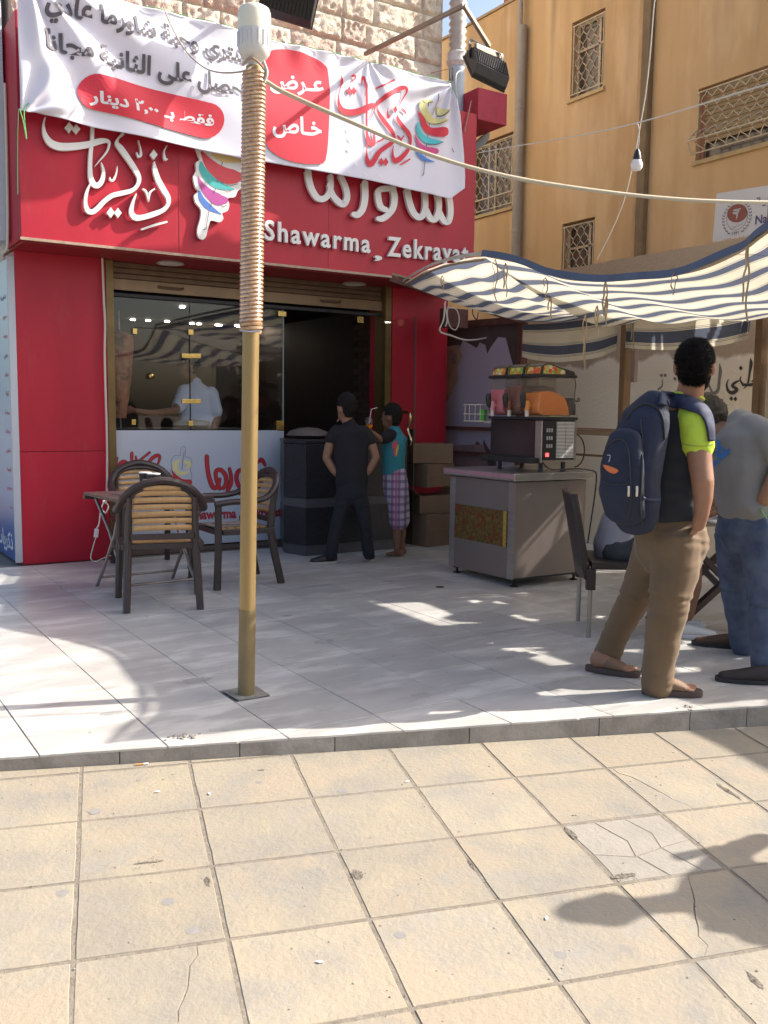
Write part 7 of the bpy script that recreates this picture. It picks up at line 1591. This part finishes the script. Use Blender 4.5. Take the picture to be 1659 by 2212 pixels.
def mixc(f, a, col, k=.6):
    m_ = N.new('ShaderNodeMath'); m_.operation = 'MULTIPLY'; m_.inputs[1].default_value = k; L.new(f, m_.inputs[0]); x = N.new('ShaderNodeMix'); x.data_type = 'RGBA'; L.new(m_.outputs[0], x.inputs['Factor']); L.new(a, x.inputs[6]); x.inputs[7].default_value = (*col, 1); return x.outputs[2]
rg = N.new('ShaderNodeRGB'); rg.outputs[0].default_value = (.42, .36, .47, 1)
o_ = mixc(band(sx.outputs[0], 16, .4), rg.outputs[0], (.10, .05, .12)); o_ = mixc(band(sx.outputs[2], 14, .38), o_, (.10, .05, .13)); o_ = mixc(band(sx.outputs[0], 6, .12, .4), o_, (.45, .05, .16), .8)
L.new(o_, N['Principled BSDF'].inputs['Base Color']); N['Principled BSDF'].inputs['Roughness'].default_value = .9
blob('shorts', [([W(852, 1018, D5, .108, .10), W(854, 1045, D5, .12, .11), W(857, 1075, D5, .118, .11)], RH), ([W(855, 1070, D5-.03, .085, .085), W(860, 1130, D5-.03, .080, .080)], RH), ([W(864, 1070, D5+.09, .085, .085), W(868, 1126, D5+.09, .078, .078)], RH)], m_plaid, b5, .010, 3, fold(.004, 6, 6, 8))
dr = thing('drink_cup', 'clear domed cup of orange drink with a bent straw held by the little boy', 'cup', tuple(PD(797, 930, D5-.15)))
c = PD(797, 929, D5-.16); MB().lathe([(.024, 0), (.032, .05)], c, 14).build('drink', liq[0], dr, smooth=True); MB().lathe([(.026, .0505), (.036, .06), (.038, .09), (.026, .115), (.01, .12)], c, 14).build('dome_lid', m_bowl, dr, smooth=True)
MB().tube([c+ZZ*.06, c+ZZ*.19+RH*.02, c+ZZ*.205+RH*.075], .004, 6).build('straw', pw, dr)
# --- cook behind the window
b6 = thing('person', 'cook in a pale blue shirt reaching towards the meat behind the shop window', 'person', (3.5, 9.85, 0))
D6 = 10.0; hc6 = PD(408, 793, D6); f6 = (-RH*.95-FH*.2).normalized(); HL6, hr6 = head(hc6, f6, 1.05)
L6 = list(HL6)+[([W(422, 840, D6, .06, .06), W(414, 815, D6, .055, .055)], RH), ([W(395, 850, D6-.1, .05, .05), W(378, 888, D6-.3, .045, .045), W(330, 893, D6-.65, .036, .036), W(292, 888, D6-.8, .028, .028)], ZZ), ([W(462, 855, D6, .055, .055), W(470, 900, D6, .045, .045), W(462, 930, D6-.1, .035, .035)], RH), ([W(425, 850, D6, .17, .11), W(425, 960, D6, .16, .12), W(425, 1100, D6, .15, .12), W(425, 1200, D6, .14, .12)], RH)]
L6 += hand(PD(292, 888, D6-.8), -RH+FH*-.1, FH, 1, .5)
blob('body', L6, m_skin, b6, .014, 3); hair(hc6, f6, m_hair, b6, 1.05, voxel=.01)
m_bsh = mat('shirt_pale_blue', (.70, .76, .92), .8, nz=(5, .06))
blob('shirt', [([W(424, 828, D6, .07, .07), W(424, 848, D6, .20, .12), W(425, 890, D6, .20, .13), W(425, 935, D6, .19, .13), W(425, 990, D6, .19, .135)], RH), ([W(400, 845, D6-.05, .08, .08), W(386, 880, D6-.22, .075, .075)], ZZ), ([W(455, 850, D6, .08, .08), W(465, 890, D6, .08, .08)], RH)], m_bsh, b6, .012, 4, fold(.007, 4, 4, 8))
# --- person outside the picture on the right whose shadow falls on the paving
b7 = thing('person', 'passer by in grey standing on the pavement just outside the right edge', 'person', (3.95, 1.05, -.15))
q7 = Vector((4.12, 1.22, -.15)); f7 = -RH; HL7, hr7 = head(q7+ZZ*1.60+Vector((-.05, .02, 0)), f7)
L7 = list(HL7)+[([(q7+ZZ*1.35, .06, .06), (q7+ZZ*1.5, .055, .055)], FH), ([(q7+ZZ*1.34, .20, .10), (q7+ZZ*1.1, .17, .11), (q7+ZZ*.85, .17, .12)], FH)]
for k in (-1, 1):
    L7 += [([(q7+FH*.1*k+ZZ*.85, .09, .09), (q7+FH*.11*k+ZZ*.45, .06, .06), (q7+FH*.12*k+ZZ*.05, .04, .04)], FH), ([(q7+FH*.12*k+ZZ*.05, .04, .04), (q7+FH*.12*k+ZZ*.04-RH*.14, .04, .03)], FH)]
    L7 += [([(q7+FH*.2*k+ZZ*1.3, .05, .05), (q7+FH*.32*k+ZZ*1.08-RH*.05, .045, .045), (q7+FH*.2*k+ZZ*1.2-RH*.25, .035, .035)], RH)]
blob('body', L7, m_gt, b7, .02, 3)
surfline('top_zip', [(1352, 905), (1368, 885), (1392, 872), (1418, 880), (1432, 905), (1436, 950)], pob, .0045, m_black, bp_, .004)
surfline('compression_strap', [(1388, 1075), (1405, 1080), (1425, 1080)], pob, .007, m_nav2, bp_, .004)
surfline('piping', [(1300, 1040), (1318, 1046), (1340, 1047), (1360, 1042)], pob, .003, m_black, bp_, .003)
surfline('sleeve_hem', [(1471, 957), (1490, 962), (1510, 964), (1530, 962), (1541, 958)], [msleeve], .0022, mat('lime_stitch', (.30, .42, .05), .8), man, .002)
# ------------------------------------------------------------------ canvas screens added out of view, holes shaped to make the sun patches
def zq(tf, pts): return [(tf[0]+tf[2]*a, tf[1]+tf[2]*b) for a, b in pts]
za_, zb_, zc_, zd_ = (406.6, 1206, .4494), (948.8, 982.7, .20425), (829.5, 1287.6, .5), (1016.6, 731.9, .1838)
sun_patches = [(za_, 2, 0, [(735, 180), (850, 195), (1060, 190), (1270, 270), (1220, 285), (1280, 305), (1410, 310), (1130, 322), (1080, 300)]),
  (zb_, 2, 0, [(150, 1492), (300, 1490), (440, 1545), (380, 1568)]), (zb_, 2, 0, [(345, 1488), (700, 1472), (840, 1512), (440, 1522)]), (zb_, 2, 0, [(770, 1465), (900, 1458), (1030, 1502), (860, 1508)]), (zb_, 2, 0, [(565, 1552), (640, 1550), (725, 1578), (600, 1575)]),
  (za_, 2, 0, [(1548, 270), (1590, 273), (1620, 288), (1680, 294), (1660, 304), (1600, 294)]), (za_, 2, 0, [(1480, 428), (1505, 406), (1590, 406), (1700, 424), (1690, 434), (1560, 432)]), (za_, 2, 0, [(1440, 443), (1560, 450), (1720, 448), (1700, 460), (1540, 464)]),
  (zc_, 2, 0, [(660, 340), (800, 331), (720, 349)]), (zc_, 2, 0, [(1020, 233), (1105, 228), (1100, 242), (1030, 242)]), (zc_, 2, 0, [(1225, 211), (1290, 208), (1340, 230), (1225, 234)]), (zc_, 2, 0, [(1275, 190), (1350, 198), (1358, 217), (1300, 215)]),
  (zc_, 2, 0, [(1220, 260), (1300, 260), (1365, 274), (1240, 284)]), (zc_, 2, 0, [(1258, 311), (1357, 306), (1357, 327), (1275, 330)]), (zc_, 2, 0, [(1335, 356), (1455, 346), (1455, 382), (1380, 382)]), (zc_, 2, 0, [(1440, 248), (1548, 248), (1548, 272), (1490, 270)]),
  (zc_, 2, 0, [(910, 84), (950, 86), (935, 99)]), (zc_, 2, 0, [(490, 445), (640, 385), (850, 352), (1000, 352), (1090, 340), (1200, 350), (1200, 405), (860, 408), (640, 435)]), (zc_, 2, 0, [(1120, 502), (1300, 476), (1659, 443), (1659, 472), (1310, 492)]),
  (zb_, 1, 5.57, [(865, 1000), (1100, 720), (1380, 420), (1500, 430), (1510, 780), (1290, 1040), (1030, 1335), (880, 1345)]), (zb_, 1, 5.53, [(860, 170), (1235, 160), (1120, 290), (870, 300)]),
  (zd_, 1, 5.56, [(860, 960), (1250, 940), (1240, 1250), (1060, 1425), (860, 1440)]), (zd_, 1, 5.56, [(1190, 650), (1260, 650), (1260, 940), (1190, 940)])]
def inside(p, q):
    c = False; n = len(q)
    for i in range(n):
        a, b = q[i], q[(i+1) % n]
        if (a[1] > p[1]) != (b[1] > p[1]) and p[0] < (b[0]-a[0])*(p[1]-a[1])/(b[1]-a[1])+a[0]: c = not c
    return c
def screen(label, XC, y0, y1, z1, dy):
    polys = []
    for tf, ax, vv_, pts in sun_patches:
        q = []
        for x, y in zq(tf, pts):
            g_ = P(x, y, ax, vv_); g_ = g_+SUN*((XC-g_.x)/SUN.x); q.append((g_.y, g_.z))
        polys.append(q)
    scr = thing('added_sun_mask', label, 'screen', (XC, (y0+y1)/2, 0)); mb = MB(); mb.keep = True; z0 = .02; ny, nz_ = int((y1-y0)/dy), int((z1-z0)/dy)
    bb_ = [(min(a for a, b in q), max(a for a, b in q), min(b for a, b in q), max(b for a, b in q)) for q in polys]; idx2 = {}
    def vv2(i, j):
        if (i, j) not in idx2: idx2[(i, j)] = len(mb.v); mb.v.append((XC+.006*math.sin((y0+i*dy)*9), y0+i*dy, z0+j*dy))
        return idx2[(i, j)]
    for i in range(ny):
        yc = y0+(i+.5)*dy
        for j in range(nz_):
            zc = z0+(j+.5)*dy
            if not any(b_[0] < yc < b_[1] and b_[2] < zc < b_[3] and inside((yc, zc), q) for q, b_ in zip(polys, bb_)): mb.f.append((vv2(i, j), vv2(i+1, j), vv2(i+1, j+1), vv2(i, j+1))); mb.mi.append(0)
    mb.build('canvas', m_sunmask, scr)
    for y in (y0-.03, y1+.03): MB().box(XC+.02, XC+.06, y-.02, y+.02, 0, z1+.02).build('post', m_post, scr)
m_sunmask = mat('sun_mask_cloth', (.40, .36, .27), .9, nz=(3, .2))
screen('added canvas screen with holes shaped to throw the sun patches on the terrace', 6.52, 1.25, 4.56, 2.36, .014)
screen('smaller added canvas screen with holes shaped to throw sun on cart and machine', 7.3, 4.31, 5.27, 3.3, .02)

lines_ = [((870, 1045), (1370, 480)), ((890, 1330), (1510, 640)), ((1215, 960), (1350, 500)), ((1040, 1320), (1215, 960)), ((1240, 165), (900, 560))]  # unseen ropes added to cast thin dark lines on the cart side
for a, b in lines_:
    q = []
    for x, y in zq(zb_, (a, b)):
        g_ = P(x, y, 1, 5.57); q.append(g_+SUN*((7.27-g_.x)/SUN.x))
    tag(strand('added_shadow_rope', q, .011 if a[0] != 1240 else .02, m_sunmask), ['upper long rope added to cast a shadow line on the cart', 'lower long rope added to cast a shadow line on the cart', 'upper short steep rope added to cast a shadow line on the cart', 'lower short steep rope added to cast a shadow line on the cart', 'thick top rope added to cast a shadow line on the cart'][lines_.index((a, b))], 'rope', 'ropes added to cast shadow lines on the cart')
